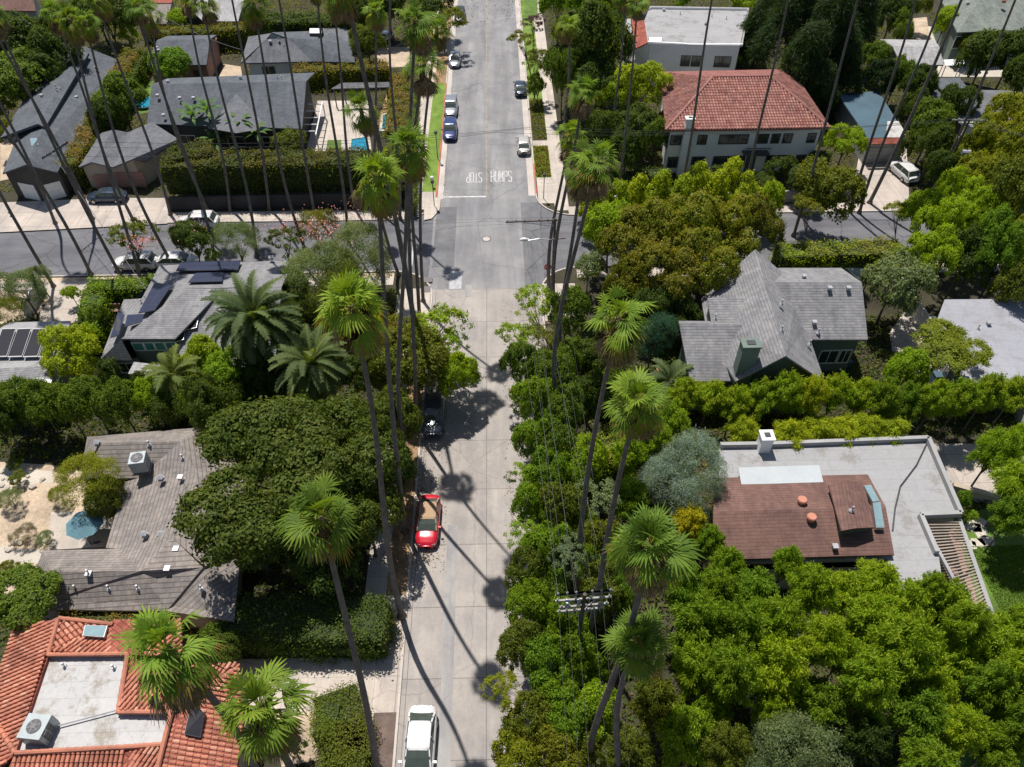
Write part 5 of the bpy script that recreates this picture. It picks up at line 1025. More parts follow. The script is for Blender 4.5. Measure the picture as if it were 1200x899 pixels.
for b, c, v, hh, l, s, rb in (
 ((493, 430), None, (424, 87), 34, 'thickest and tallest dark palm trunk crossing the pavilion roof, crown out of view', 1.1, .36),
 ((435, 245), (440, 14), None, 0, 'fan palm at the top with reddish fruit between the street hedge and the top edge', .9, .24),
 ((467, 323), (423, 128), (456, 287), 0, 'fan palm with yellowed fronds in front of the small blue pool', 1.2, .26),
 ((469, 256), None, (462, 42), 27, 'fan palm on the corner whose crown shadow falls on the crossing', 1., .24),
 ((488, 505), (487, 26), (481, 332), 0, 'fan palm high up beside the green lawn strip near the top', 1., .24),
 ((492, 384), (497, 76), (484, 300), 0, 'fan palm with bright crown over the pavement beside the silver car', 1.15, .26),
 ((496, 353), (512, 34), (493, 220), 0, 'fan palm nearest the kerb below the dark parked car at the top', 1., .24),
 ((478, 552), (478, 172), (469, 325), 0, 'very tall fan palm with big crown left of the blue parked car', 1.15, .27),
 ((474, 623), (443, 208), (457, 449), 0, 'very tall fan palm with bright crown over the dark street wall', 1.1, .28),
 ((471, 722), (413, 360), (427, 449), 0, 'fan palm with brown dead fronds in front of the grey olive trees', 1.15, .3),
 ((442, 902), (376, 606), (405, 720), 0, 'big bright fan palm in front of the large dark oak', 1.15, .3),
 ((372, 1000), (196, 764), (230, 812), 0, 'leaning fan palm over the red tiled roof', .98, .32),
 ((432, 1036), (306, 832), None, 0, 'broad fan palm between red tiled house and round shrubs at the bottom', 1.04, .32),
 ((660, 180), (666, 30), None, 0, 'fan palm with orange dead fronds in front of the dark green street tree', 1.1, .3),
 ((649, 364), (684, 108), (656, 260), 0, 'upper of the shaggy fan palms right of the main road', 1.15, .28),
 ((643, 340), (668, 160), (654, 225), 0, 'shaggy fan palm leaning over the right pavement', 1.1, .28),
 ((656, 447), (682, 196), (677, 225), 0, 'fan palm with hanging tan fronds beside the right pavement', 1.15, .3),
 ((664, 522), (700, 192), (686, 225), 0, 'fan palm with pale flower stalks left of the white villa trees', 1.15, .3),
 ((676, 700), (725, 376), (702, 482), 0, 'bright fan palm above the blue green shrub', 1.15, .29),
 ((680, 778), (748, 470), (720, 600), 0, 'fan palm with orange tips above the yellow green hedge end', 1.2, .3),
 ((688, 925), (762, 640), (715, 795), 0, 'fan palm just below the blue grey cedar', 1.12, .3),
 ((716, 950), (748, 752), (739, 790), 0, 'large fan palm beside the many armed utility pole at the bottom', 1.15, .3),
 ((716, 192), (732, -6), (725, 87), 0, 'slim palm trunk left of the white flat roofed house', .9, .24),
 ((722, 252), (747, 4), (737, 119), 0, 'slim fan palm over the red tile strip of the flat roofed house', .9, .24),
 ((793, 248), None, (817, 107), 29, 'slim palm trunk crossing the left part of the red tiled villa roof', .9, .24),
 ((868, 248), None, (900, 100), 29, 'slim palm trunk crossing the middle of the red tiled villa roof', .9, .24),
 ((930, 276), None, (967, 140), 29, 'slim palm trunk crossing the right hip of the villa roof', .9, .24),
 ((996, 248), None, (1040, 100), 29, 'palm trunk crossing the blue covered garage roof', .9, .24),
 ((1007, 249), None, (1050, 132), 29, 'slim palm trunk left of the white car in the driveway', .9, .24),
 ((1019, 238), None, (1060, 145), 29, 'thick based palm on the pavement beside the driveway of the white car', .9, .3),
 ((1086, 238), None, (1145, 100), 29, 'palm trunk next to the utility pole with a transformer on the right', .9, .24)):
    palm(b, c, l, v, hh, rs=s, rb=rb, group=ps)
date_palm((300, 378), 9.5, 'huge feathery date palm beside the solar roofed house', 1.05)
date_palm((366, 430), 7., 'second feathery date palm with pale arching fronds, lower right of the huge one', .92)
date_palm((204, 440), 5.2, 'small drooping feather palm in front of the grey green house', 1., SMALLDATE, (.15, .19, .05), 'feather_palm', 'palm tree', .12)
date_palm((785, 448), 3.2, 'low feather palm below the blue green shrub beside a garden path', .95, SMALLDATE, (.13, .17, .06), 'feather_palm', 'palm tree', .12)
# banana plants
def banana(px, py, h, label, n=9, s=1.):
    rng = np.random.default_rng(int(px)); T = P(px, py, h); t = empty('banana_plant', (T.x, T.y, 0), label, 'banana plant'); V = []; tn = []
    for i in range(n):
        a = i * 2.4; el = math.radians(75 - 55 * i / n); hd = np.array([math.cos(a), math.sin(a), 0]); sd = np.array([-math.sin(a), math.cos(a), 0]); p = np.array([0, 0, h - .9]); e = el
        for k in range(5):
            q = p + (hd * math.cos(e) + np.array([0, 0, math.sin(e)])) * .5 * s; e -= .28; w0 = .3 * s * math.sin(math.pi * (k + .15) / 5.3); w1 = .3 * s * math.sin(math.pi * (k + 1.15) / 5.3)
            V.append([p - sd * w0, p + sd * w0, q + sd * w1, q - sd * w1]); tn.append(rng.uniform(.2, .9)); p = q
    link('crown', quads_mesh('banana_crown', np.array(V), np.array(tn), np.zeros(len(V))), t, col=(.10, .19, .05, .2)); mb = MB(); mb.tube([(0, 0, 0), (0, 0, h * .6), (0, 0, h - .7)], [.17, .13, .08], 8); link('trunk', mb.mesh('trunk', 'bark', smooth=True), t)
for px, py, hh, l in ((222, 128, 5.6, 'banana plant standing highest against the left part of the dark roof'), (240, 122, 6.4, 'slender banana plant with a single tall tuft before the dark roof'), (262, 145, 4., 'banana plant low between two palm trunks'), (280, 140, 5.2, 'bushy banana plant in front of the small roof gable'), (298, 150, 4.6, 'banana plant at the right end of the clump'), (250, 160, 3., 'short banana plant above the street hedge')):
    banana(px, py, hh, l, 11, .95)
# ---------------------------------------------------------------- hedges
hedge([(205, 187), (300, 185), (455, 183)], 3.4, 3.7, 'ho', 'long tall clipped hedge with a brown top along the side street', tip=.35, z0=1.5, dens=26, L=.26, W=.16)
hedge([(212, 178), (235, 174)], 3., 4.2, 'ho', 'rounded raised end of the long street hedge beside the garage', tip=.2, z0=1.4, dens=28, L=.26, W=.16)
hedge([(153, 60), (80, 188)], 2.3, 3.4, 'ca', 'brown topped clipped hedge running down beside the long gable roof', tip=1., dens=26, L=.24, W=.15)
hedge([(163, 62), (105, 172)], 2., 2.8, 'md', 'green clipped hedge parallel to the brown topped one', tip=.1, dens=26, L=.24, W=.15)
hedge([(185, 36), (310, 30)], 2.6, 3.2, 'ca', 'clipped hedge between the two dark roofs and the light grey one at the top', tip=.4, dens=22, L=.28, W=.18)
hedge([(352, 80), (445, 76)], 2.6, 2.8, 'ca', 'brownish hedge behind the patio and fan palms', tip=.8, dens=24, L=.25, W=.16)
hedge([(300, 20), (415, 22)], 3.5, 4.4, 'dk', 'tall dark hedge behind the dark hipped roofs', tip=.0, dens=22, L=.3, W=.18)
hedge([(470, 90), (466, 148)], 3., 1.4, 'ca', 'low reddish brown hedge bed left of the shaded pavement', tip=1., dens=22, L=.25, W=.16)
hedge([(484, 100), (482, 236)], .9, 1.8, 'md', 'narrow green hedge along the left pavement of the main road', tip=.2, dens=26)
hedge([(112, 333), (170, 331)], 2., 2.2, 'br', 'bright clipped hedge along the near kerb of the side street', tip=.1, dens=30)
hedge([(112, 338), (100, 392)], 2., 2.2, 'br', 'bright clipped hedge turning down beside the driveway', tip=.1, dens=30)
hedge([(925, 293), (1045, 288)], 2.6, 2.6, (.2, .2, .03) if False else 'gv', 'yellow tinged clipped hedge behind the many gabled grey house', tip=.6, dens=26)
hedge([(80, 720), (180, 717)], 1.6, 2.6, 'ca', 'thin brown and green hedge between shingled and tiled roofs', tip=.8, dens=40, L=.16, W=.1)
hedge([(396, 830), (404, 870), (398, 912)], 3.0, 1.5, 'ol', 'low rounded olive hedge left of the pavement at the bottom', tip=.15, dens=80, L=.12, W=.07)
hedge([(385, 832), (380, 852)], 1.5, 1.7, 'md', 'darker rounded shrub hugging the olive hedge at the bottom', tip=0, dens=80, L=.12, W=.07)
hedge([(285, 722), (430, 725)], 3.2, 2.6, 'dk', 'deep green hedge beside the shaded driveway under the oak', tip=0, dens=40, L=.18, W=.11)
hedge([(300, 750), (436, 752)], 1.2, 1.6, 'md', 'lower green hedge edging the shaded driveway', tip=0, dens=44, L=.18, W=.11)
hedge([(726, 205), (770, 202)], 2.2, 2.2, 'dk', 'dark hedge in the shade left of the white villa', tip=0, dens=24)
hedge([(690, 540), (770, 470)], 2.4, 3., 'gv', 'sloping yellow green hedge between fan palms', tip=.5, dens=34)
# parkway planting right of the upper road
def bed(x0, x1, y0, y1, n, label, c, tip, hh=.5):
    rng = np.random.default_rng(int(y0)); pos = np.stack([rng.uniform(x0, x1, n), rng.uniform(y0, y1, n), rng.uniform(.05, hh, n)], 1); pos[:, 2] *= .5 + .5 * np.sin(pos[:, 1] * 1.7) ** 2
    V = leaf_quads(rng, pos, unit(rng.normal(size=(n, 3)) + np.array([0, 0, 1.])), .3, .12); o = link('ground_cover', quads_mesh('ground_cover', V, rng.uniform(0, 1, n), (rng.uniform(0, 1, n) < .3) * 1.), col=(*C[c], tip)); tag(o, label, kind='stuff')
bed(6.25, 8.15, 84.6, 92.3, 1500, 'green and orange flowering ground cover beside the road', 'ca', .9); bed(6.25, 8.15, 94.2, 106, 2200, 'green ground cover in the parkway strip', 'ol', .2)
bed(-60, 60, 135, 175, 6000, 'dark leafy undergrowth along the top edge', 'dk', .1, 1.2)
def grass(pts, n, label, L=.14):
    q = [P(x, y, 0) for x, y in pts]; rng = np.random.default_rng(n); x0, x1 = min(p.x for p in q), max(p.x for p in q); y0, y1 = min(p.y for p in q), max(p.y for p in q); pos = np.stack([rng.uniform(x0, x1, n), rng.uniform(y0, y1, n), np.full(n, .05)], 1)
    V = leaf_quads(rng, pos, unit(rng.normal(size=(n, 3)) * np.array([1, 1, .3])), L, .05); tag(link('grass', quads_mesh('grass', V, rng.uniform(0, 1, n), np.zeros(n)), col=(.13, .22, .03, 0)), label, kind='stuff')
def inside(px, py, poly):
    c = False; n = len(poly)
    for i in range(n):
        (x0, y0), (x1, y1) = poly[i], poly[(i + 1) % n]
        if (y0 > py) != (y1 > py) and px < (x1 - x0) * (py - y0) / (y1 - y0) + x0: c = not c
    return c
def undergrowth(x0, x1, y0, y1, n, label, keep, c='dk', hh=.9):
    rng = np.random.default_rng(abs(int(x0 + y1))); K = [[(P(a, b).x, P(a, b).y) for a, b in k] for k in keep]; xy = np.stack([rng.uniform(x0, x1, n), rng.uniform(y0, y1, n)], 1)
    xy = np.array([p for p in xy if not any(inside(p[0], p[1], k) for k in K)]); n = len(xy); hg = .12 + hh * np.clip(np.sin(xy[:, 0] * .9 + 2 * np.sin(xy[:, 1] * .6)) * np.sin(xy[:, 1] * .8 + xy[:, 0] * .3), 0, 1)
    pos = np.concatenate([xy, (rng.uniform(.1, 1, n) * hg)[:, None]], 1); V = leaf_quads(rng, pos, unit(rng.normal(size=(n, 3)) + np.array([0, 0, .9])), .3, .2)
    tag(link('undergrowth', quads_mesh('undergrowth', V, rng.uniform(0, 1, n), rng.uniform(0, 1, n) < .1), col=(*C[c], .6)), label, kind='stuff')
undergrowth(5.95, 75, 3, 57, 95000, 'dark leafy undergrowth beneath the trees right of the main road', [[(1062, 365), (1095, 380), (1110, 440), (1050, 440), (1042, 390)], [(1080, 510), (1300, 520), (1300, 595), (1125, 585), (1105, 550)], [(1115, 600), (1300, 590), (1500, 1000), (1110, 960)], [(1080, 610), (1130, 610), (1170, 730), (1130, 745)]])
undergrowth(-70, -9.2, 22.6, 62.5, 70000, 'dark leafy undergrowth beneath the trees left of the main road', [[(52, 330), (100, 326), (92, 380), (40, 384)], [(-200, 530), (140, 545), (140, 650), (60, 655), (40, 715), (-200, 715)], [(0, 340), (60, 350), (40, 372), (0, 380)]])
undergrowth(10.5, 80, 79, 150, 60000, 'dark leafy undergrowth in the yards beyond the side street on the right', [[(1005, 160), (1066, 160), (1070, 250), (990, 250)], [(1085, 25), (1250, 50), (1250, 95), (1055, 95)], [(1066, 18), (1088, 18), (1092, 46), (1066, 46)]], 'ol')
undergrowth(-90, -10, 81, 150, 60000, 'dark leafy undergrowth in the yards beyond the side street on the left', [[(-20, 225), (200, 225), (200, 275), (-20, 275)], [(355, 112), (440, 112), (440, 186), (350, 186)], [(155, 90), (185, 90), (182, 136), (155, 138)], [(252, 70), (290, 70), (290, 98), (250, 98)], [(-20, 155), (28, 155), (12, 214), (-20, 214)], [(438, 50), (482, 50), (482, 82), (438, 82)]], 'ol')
grass([(1158, 640), (1200, 640), (1200, 715), (1172, 715)], 9000, 'short grass of the lawn right of the pergola')
# ---------------------------------------------------------------- trees
def T(*rows, g=None, cat='tree', name='tree'):
    for r in rows:
        k = dict(group=g, cat=cat, name=name)
        for e in r[7:]:
            if isinstance(e, dict): k.update(e)
        tree(*[e for e in r if not isinstance(e, dict)], **k)
T((22, 50, 32, 9, 'broad', 'dk', 'dark leafy tree at the top left corner below the brown roof'), (62, 78, 30, 9, 'broad', 'dk', 'dark round tree beside the chimney of the long gable roof'), (20, 100, 36, 8, 'broad', 'md', 'green tree on the left edge above the long gable roof'),
  (64, 38, 24, 9, 'broad', 'dk', 'dark tree behind the leftmost palm crown of the trio'), (10, 158, 16, 5, 'small', 'ol', 'small olive shrub at the left edge beside the gable roof'), (4, 128, 20, 5, 'small', 'ca', 'brownish shrub at the left edge by the dark chimney'),
  (128, 26, 30, 10, 'broad', 'dk', 'dark tree behind the right palm crown of the trio'), (112, 12, 26, 9, 'broad', 'md', 'green tree at the top edge left of the small brown roof'), (150, 44, 12, 5, 'small', 'gv', 'light green shrub at the head of the brown topped hedge'),
  (142, 122, 27, 7, 'broad', 'md', 'round green tree between the two long hedges and the garage'), (125, 140, 18, 6, 'broad', 'dk', 'dark tree half behind the garage roof'), (198, 82, 22, 6, 'broad', 'br', 'bright green tree in front of the small brick outbuilding'),
  (208, 26, 14, 5, 'small', 'gv', 'pale shrub left of the light grey roof'), (340, 166, 20, 4, 'broad', 'ol', 'olive shrub below the right end of the wide dark roof'), (320, 78, 8, 3, 'small', 'md', 'little green shrub by the white wall windows of the hipped house'),
  (430, 52, 20, 7, 'broad', 'ol', 'olive tree right of the blue grey roof corner'), (505, 12, 26, 8, 'broad', 'dk', 'dark tree at the top beside the bright lawn'), (525, 26, 22, 7, 'sparse', 'ca', 'airy street tree over the dark car at the top'), (420, 22, 20, 7, 'broad', 'dk', 'dark tree behind the thick palm trunk at the top'), (455, 12, 22, 8, 'broad', 'dk', 'dark tree at the top edge behind the fruiting palm'),
  (613, 52, 16, 7, 'sparse', 'ca', 'thin leaning street tree reaching over the right kerb'), (627, 75, 18, 7, 'sparse', 'ol', 'thin street tree on the right verge beside the dark blue car'), (625, 28, 13, 6, 'sparse', (.12, .07, .07), 'purple leaved small street tree at the top of the right verge'), (630, 105, 12, 4, 'small', 'md', 'green shrub on the right verge behind the dark blue car'),
  (655, 8, 22, 10, 'broad', 'br', 'bright tree at the top edge right of the pavement'), (700, 20, 36, 14, 'broad', 'br', 'tall bright leaved tree at the top between pavement and white fence'), (695, 60, 40, 13, 'broad', 'dk', 'tall dark dense tree right of the upper pavement'), (660, 95, 20, 9, 'broad', 'md', 'vine covered tree beside the upper right pavement'), (700, 100, 30, 9, 'broad', 'dk', 'dark tree under the shaggy fan palms'),
  (750, 108, 34, 9, 'carob', 'lm', 'bright lime round tree left of the villa roof'), (722, 118, 20, 7, 'broad', 'gv', 'light green tree beside the lime tree'), (745, 150, 24, 6, 'broad', 'dk', 'dark tree below the lime tree'), (770, 165, 16, 6, 'broad', 'md', 'dark green tree against the left corner of the villa'), (778, 140, 8, 5, 'small', (.07, .03, .03), 'dark red leaved shrub at the left corner of the villa'),
  (760, 62, 16, 4, 'broad', 'md', 'green shrub below the red tile strip'), (797, 70, 10, 3, 'small', 'ca', 'yellowish shrub under the windows of the flat roofed house'), (770, 74, 11, 3, 'small', 'ol', 'olive shrub below the flat roofed house wall'), (848, 74, 14, 3, 'small', 'br', 'bright shrub at the right end of the flat roofed house wall'), (868, 72, 12, 3, 'small', 'gv', 'pale green shrub behind the villa roof ridge'), (800, 2, 12, 4, 'small', 'br', 'bright shrub behind the flat roofed house'), (870, 6, 16, 5, 'broad', 'gv', 'light green tree at the top right of the flat roofed house'),
  (893, 32, 30, 12, 'conifer', 'cn', 'dark conifer overhanging the right end of the flat roof'), (930, 22, 40, 17, 'conifer', 'cn', 'tallest dark conifer behind the villa'), (975, 35, 38, 17, 'conifer', 'cn', 'great dark conifer left of the low grey gabled house'), (945, 75, 36, 14, 'conifer', 'cn', 'shadowy conifer touching the back of the villa roof'), (1005, 12, 28, 14, 'conifer', 'cn', 'dark conifer at the top edge'), (985, 80, 30, 11, 'conifer', 'cn', 'dark conifer above the blue covered garage'),
  (1045, 18, 22, 8, 'broad', 'dk', 'dark tree behind the low grey gabled house'), (1070, 8, 18, 7, 'broad', 'ol', 'olive tree at the top edge right of the conifers'), (1055, 36, 14, 6, 'broad', 'md', 'green tree beside the strip of dry ground'), (1106, 30, 15, 6, 'broad', 'gv', 'light green round tree left of the large green grey roof'), (1022, 72, 16, 6, 'broad', 'md', 'green shrub tree left end of the low grey gabled house'), (1050, 92, 18, 7, 'broad', 'md', 'green tree between the garage and the low grey gabled house'),
  (990, 170, 24, 6, 'carob', 'gv', 'round yellow green tree right of the white villa'), (1090, 152, 24, 8, 'broad', 'md', 'dense mid green tree behind the white car in the driveway'), (1092, 178, 20, 7, 'broad', 'dk', 'dark green tree beside the rear of the white driveway car'),
  (1150, 72, 26, 9, 'broad', 'dk', 'dark tree behind the dark roofed house'), (1185, 65, 28, 10, 'broad', 'dk', 'dark tree on the right edge below the large green grey roof'), (1197, 95, 22, 9, 'broad', 'dk', 'dark tree at the right edge level with the transformer pole'), (1135, 55, 14, 5, 'broad', 'ol', 'olive bush beside the terrace'),
  (1178, 158, 34, 10, 'carob', 'oy', 'yellow olive tree below the dark roofed house'), (1140, 180, 28, 9, 'carob', 'oy', 'yellow olive tree right of the transformer pole'), (1195, 195, 32, 10, 'carob', 'oy', 'yellow olive tree at the right edge beside the crossarm pole'), (1150, 215, 30, 9, 'carob', 'oy', 'yellow olive tree just below the slanted crossarms'), (1118, 232, 24, 8, 'carob', 'gv', 'yellow green tree above the right stretch of the side street'),
  (1075, 255, 22, 7, 'broad', 'gv', 'light street tree reaching over the right part of the side street'), (1050, 245, 15, 6, 'sparse', 'oy', 'thin street tree beside the driveway apron on the right'), (1108, 270, 32, 9, 'carob', 'gv', 'broad yellow green tree at the right end of the long yellow hedge'), (1145, 262, 30, 9, 'carob', 'gv', 'dense light tree among the large group on the right'), (1182, 245, 32, 11, 'broad', 'ol', 'deep green tree at the right edge in the large group'),
  (1090, 305, 30, 9, 'carob', 'gv', 'yellow green tree right of the grey leaved tree'), (1130, 310, 30, 9, 'broad', 'dk', 'dark tree above the pale board roof'), (1175, 300, 36, 11, 'carob', 'gd', 'large green tree at the right edge above the pale board roof'), (1196, 340, 28, 9, 'broad', 'ol', 'dark tree casting shade on the pale board roof'), (1200, 280, 22, 9, 'carob', 'oy', 'yellow tree crown cut by the right edge'),
  (1047, 338, 36, 8, 'broad', 'gg', 'grey leaved round tree right of the many gabled house'), (1108, 408, 44, 7, 'carob', 'oy', 'flat spreading olive tree in front of the pale board roof', 0, .6), (1060, 440, 24, 6, 'broad', 'gv', 'light green tree below the path near the pale board roof'),
  (965, 232, 34, 8, 'broad', 'ca', 'olive street tree right of the villa across the side street'), (945, 245, 20, 6, 'sparse', 'ca', 'airy street tree beside the slim palm right of the villa'), (900, 242, 17, 6, 'broad', 'gv', 'small light tree on the kerb below the villa door'))
T((1030, 95, 18, 7, 'broad', 'cn', 'dark tree over the upper edge of the blue covered garage'), (960, 105, 26, 9, 'conifer', 'cn', 'dark conifer between villa hip and blue covered garage'), (1075, 105, 18, 7, 'broad', 'dk', 'dark tree right of the blue covered garage'), (1068, 130, 14, 6, 'broad', 'dk', 'dark bush beside the white end of the garage roof'),
  (960, 190, 14, 3.5, 'small', 'dk', 'dark shrub at the right end of the villa front'), (905, 200, 14, 3, 'small', 'dk', 'dark shrub under the right villa windows'), (925, 198, 13, 3, 'small', 'dk', 'another shrub by the villa wall left of its right corner'), (845, 205, 14, 3, 'small', 'dk', 'dark shrub left of the villa door'), (815, 206, 13, 3, 'small', 'dk', 'dark shrub below the wide villa windows'), (940, 218, 20, 4, 'broad', 'dk', 'dark hedge tree behind the grey street wall'), (890, 222, 18, 4, 'broad', 'dk', 'dark bush behind the grey street wall right of the villa door'),
  (735, 180, 24, 8, 'broad', 'dk', 'dark tree in deep shade left of the villa corner'), (708, 160, 20, 8, 'broad', 'dk', 'dark tree behind the shaggy palms beside the right pavement'), (690, 225, 20, 6, 'broad', 'gv', 'yellow green tree at the right corner of the crossing'), (1060, 175, 0.1 + 12, 4, 'small', 'dk', 'low dark bush right of the garage door'), (1120, 130, 18, 7, 'broad', 'dk', 'dark tree in front of the small dark flat roofs'), (1110, 205, 22, 7, 'broad', 'dk', 'dark tree behind the foot of the transformer pole'))
T((640, 508, 22, 7, 'broad', 'gd', 'green tree filling the roadside row left of the palm trunk foot'), (672, 548, 24, 7, 'broad', 'gv', 'light tree beside the lower foot of the leftmost right hand palm'), (670, 575, 24, 7, 'grove', 'gd', 'feathery tree under the wires level with the cedar'), (676, 615, 24, 7, 'grove', 'gv', 'feathery tree beside the palm trunk level with the red car'), (645, 668, 24, 7, 'broad', 'gd', 'green tree directly above the arms of the many armed pole'), (690, 668, 24, 7, 'grove', 'gd', 'feathery tree between the two palm trunks above the pole arms'),
  (640, 705, 24, 6, 'broad', 'md', 'green tree behind the arms of the many armed pole'), (668, 775, 28, 6, 'broad', 'gd', 'green tree at the foot of the many armed pole'), (690, 790, 26, 6, 'grove', 'gd', 'feathery tree right of the many armed pole foot'), (638, 755, 24, 6, 'broad', 'gd', 'roadside tree left of the many armed pole foot'), (675, 880, 26, 7, 'broad', 'ol', 'olive tree at the bottom left of the palm trunks'), (648, 820, 26, 7, 'broad', 'gd', 'roadside tree opposite the end of the brown kerb strip'),
  (720, 660, 26, 7, 'grove', 'gv', 'feathery tree left of the palm crown below the cedar'), (725, 700, 26, 7, 'grove', 'gd', 'feathery tree above the lowest right palm crown'), (665, 430, 20, 6, 'broad', 'md', 'tree right of the palm trunk level with the first round shadow'), (700, 430, 24, 6, 'broad', 'dk', 'dark tree below the bright palm beside the blue green shrub'), (720, 455, 22, 6, 'broad', 'md', 'tree between two palm crowns left of the long hedge row'),
  (985, 775, 26, 7, 'grove', 'gv', 'small feathery tree in the middle of the grove'), (930, 815, 26, 6, 'grove', 'gd', 'small feathery tree on the left rim of the deep gap'), (1040, 745, 24, 7, 'grove', 'gv', 'small feathery tree just below the flat roof end'), (880, 730, 26, 7, 'grove', 'br', 'small fresh green tree below the shaded terrace'), (1090, 815, 26, 7, 'grove', 'gv', 'small feathery tree in the right half of the grove'), (1175, 845, 24, 6, 'grove', 'gv', 'small feathery tree beside the lower lawn'), (830, 840, 26, 7, 'grove', 'gd', 'small feathery tree between the palm trunks and the grey green bushes'))
row = 'lime green bushy trees along the far kerb before the villa'
T(*[(x, y - 6, 20, 8., 'shrubcone', 'lm', l, .1, 1.) for x, y, l in ((700, 238, 'lime bushy tree leftmost before the villa, touching the palm trunks'), (722, 246, 'lime bushy tree second from the palm trunks'), (745, 240, 'lime bushy tree below the dark shade left of the villa'), (772, 236, 'lime bushy tree below the left corner of the villa'), (798, 242, 'lime bushy tree right at the slim palm foot'), (820, 226, 'tall lime bushy tree before the large villa windows'), (838, 236, 'lime bushy tree just left of the villa door'), (855, 222, 'tallest lime bushy tree before the villa door'), (874, 238, 'lime bushy tree rightmost before the villa'))], g=row)
T((748, 285, 44, 9, 'carob', 'ca', 'olive brown clumpy tree, leftmost of the big clump above the gabled house', .3), (795, 280, 46, 10, 'carob', 'oy', 'huge golden olive tree topping the big clump', .45), (845, 278, 42, 9, 'carob', 'oy', 'golden olive tree at the peak of the grey gabled roof', .45), (885, 268, 30, 8, 'carob', 'ca', 'olive tree right part of the big clump beside the yard wall', .5), (780, 325, 44, 9, 'carob', 'ca', 'shaded olive tree lower in the big clump', .5), (825, 318, 40, 9, 'carob', 'oy', 'golden olive tree beside the steep left roof slope', .45), (715, 272, 30, 8, 'broad', 'gv', 'light green tree right of the twin palm trunks at the corner'),
  (735, 330, 26, 7, 'carob', 'ca', 'dull olive tree left of the shaded clump'), (690, 318, 20, 5, 'small', 'gg', 'spiky blue green yucca like bush beside the corner palms'), (765, 402, 22, 6, 'olive', (.07, .15, .10), 'blue green shrub right of the bright fan palm'), (800, 440, 9, 2.5, 'small', 'br', 'small clipped green shrub at the left wall of the gabled house'), (800, 380, 18, 5, 'broad', 'dk', 'dark bush in the shade left of the gabled house'), (770, 365, 26, 6, 'broad', 'dk', 'dark tree in the shaded yard left of the gabled house'))
T((620, 360, 26, 8, 'sparse', 'gv', 'airy tree over the right kerb just below the crossing'), (605, 398, 22, 8, 'sparse', 'gv', 'airy tree leaning over the road below the crossing', .3), (640, 400, 26, 7, 'sparse', 'ca', 'thin tree around the foot of the twin palms'), (662, 375, 24, 8, 'broad', 'md', 'green tree behind the corner utility pole'), (612, 435, 24, 8, 'broad', 'md', 'green tree overhanging the right kerb beside the first palm shadow'), (645, 445, 26, 8, 'broad', 'md', 'green tree behind the right kerb level with the gabled house'),
  (628, 478, 26, 8, 'broad', 'gd', 'dense tree on the right kerb level with the dark parked car'), (660, 490, 24, 8, 'broad', 'md', 'dense tree on the right level with the tall hedge row'), (622, 515, 22, 8, 'broad', 'gd', 'dense tree at the right kerb opposite the dry verge'), (650, 530, 26, 8, 'broad', 'md', 'green tree second in from the right kerb opposite the dry verge'), (612, 560, 16, 7, 'sparse', 'gv', 'thin branch of a tree hanging over the road opposite the red car'), (640, 565, 26, 8, 'broad', 'gd', 'dense tree opposite the red car'),
  (625, 600, 24, 8, 'broad', 'gd', 'roadside tree opposite the front of the red car'), (655, 600, 26, 8, 'broad', 'ol', 'olive tree behind the roadside row opposite the red car'), (608, 625, 20, 7, 'sparse', 'gv', 'airy roadside tree overhanging beside a round palm shadow'), (640, 640, 28, 8, 'broad', 'gd', 'roadside tree above the many armed utility pole'), (615, 672, 24, 8, 'broad', 'ol', 'roadside tree just left above the utility pole arms'), (668, 650, 24, 8, 'sparse', 'gg', 'greyish airy tree between the palm trunks above the utility pole'),
  (618, 712, 26, 8, 'broad', 'gd', 'roadside tree left of the utility pole arms'), (655, 740, 28, 7, 'broad', 'gd', 'tree just below the utility pole arms'), (606, 760, 24, 8, 'broad', 'ol', 'roadside tree beside the last round palm shadow'), (640, 790, 30, 8, 'broad', 'gd', 'broad tree under the wires near the bottom'), (598, 815, 26, 8, 'sparse', 'oy', 'airy roadside tree reaching furthest over the road near the bottom'), (620, 850, 32, 8, 'broad', 'ca', 'roadside tree at the bottom opposite the white car'), (660, 850, 32, 8, 'broad', 'gd', 'tree under the wires at the bottom'), (605, 895, 30, 8, 'broad', 'oy', 'roadside tree cut by the bottom edge'), (655, 900, 32, 8, 'broad', 'ca', 'second tree from the road cut by the bottom edge'), (695, 845, 30, 8, 'broad', 'gv', 'tree between two palm trunks near the bottom'),
  (690, 470, 26, 7, 'broad', 'dk', 'dark tree behind the palm trunk left of the yellow green hedge'), (690, 540, 22, 7, 'broad', 'gv', 'light tree left end of the sloping hedge'), (735, 540, 24, 7, 'grove', 'gv', 'yellow green tree below the orange tipped palm'), (700, 590, 26, 7, 'sparse', 'gg', 'greyish tree between the two leaning palm trunks'), (735, 590, 28, 7, 'grove', 'gd', 'green tree left of the cedar'), (700, 640, 26, 7, 'broad', 'ol', 'olive tree left of the palm below the cedar'), (700, 700, 28, 7, 'broad', 'ol', 'olive tree right of the utility pole arms'), (765, 520, 24, 7, 'grove', 'gv', 'yellow green tree above the cedar'), (785, 500, 24, 6, 'grove', 'gv', 'yellow green tree at the left end of the lower hedge line'))
T((803, 567, 40, 7, 'cedar', 'bl', 'blue grey cedar beside the brown roofed wing'), (806, 618, 22, 6, 'grove', 'yl', 'bright yellow leaved tree below the blue grey cedar'), (830, 640, 20, 6, 'grove', 'br', 'bright green tree at the lower left corner of the brown roof'))
hg = 'bushy hedge trees in the long row between the gabled and modern houses'
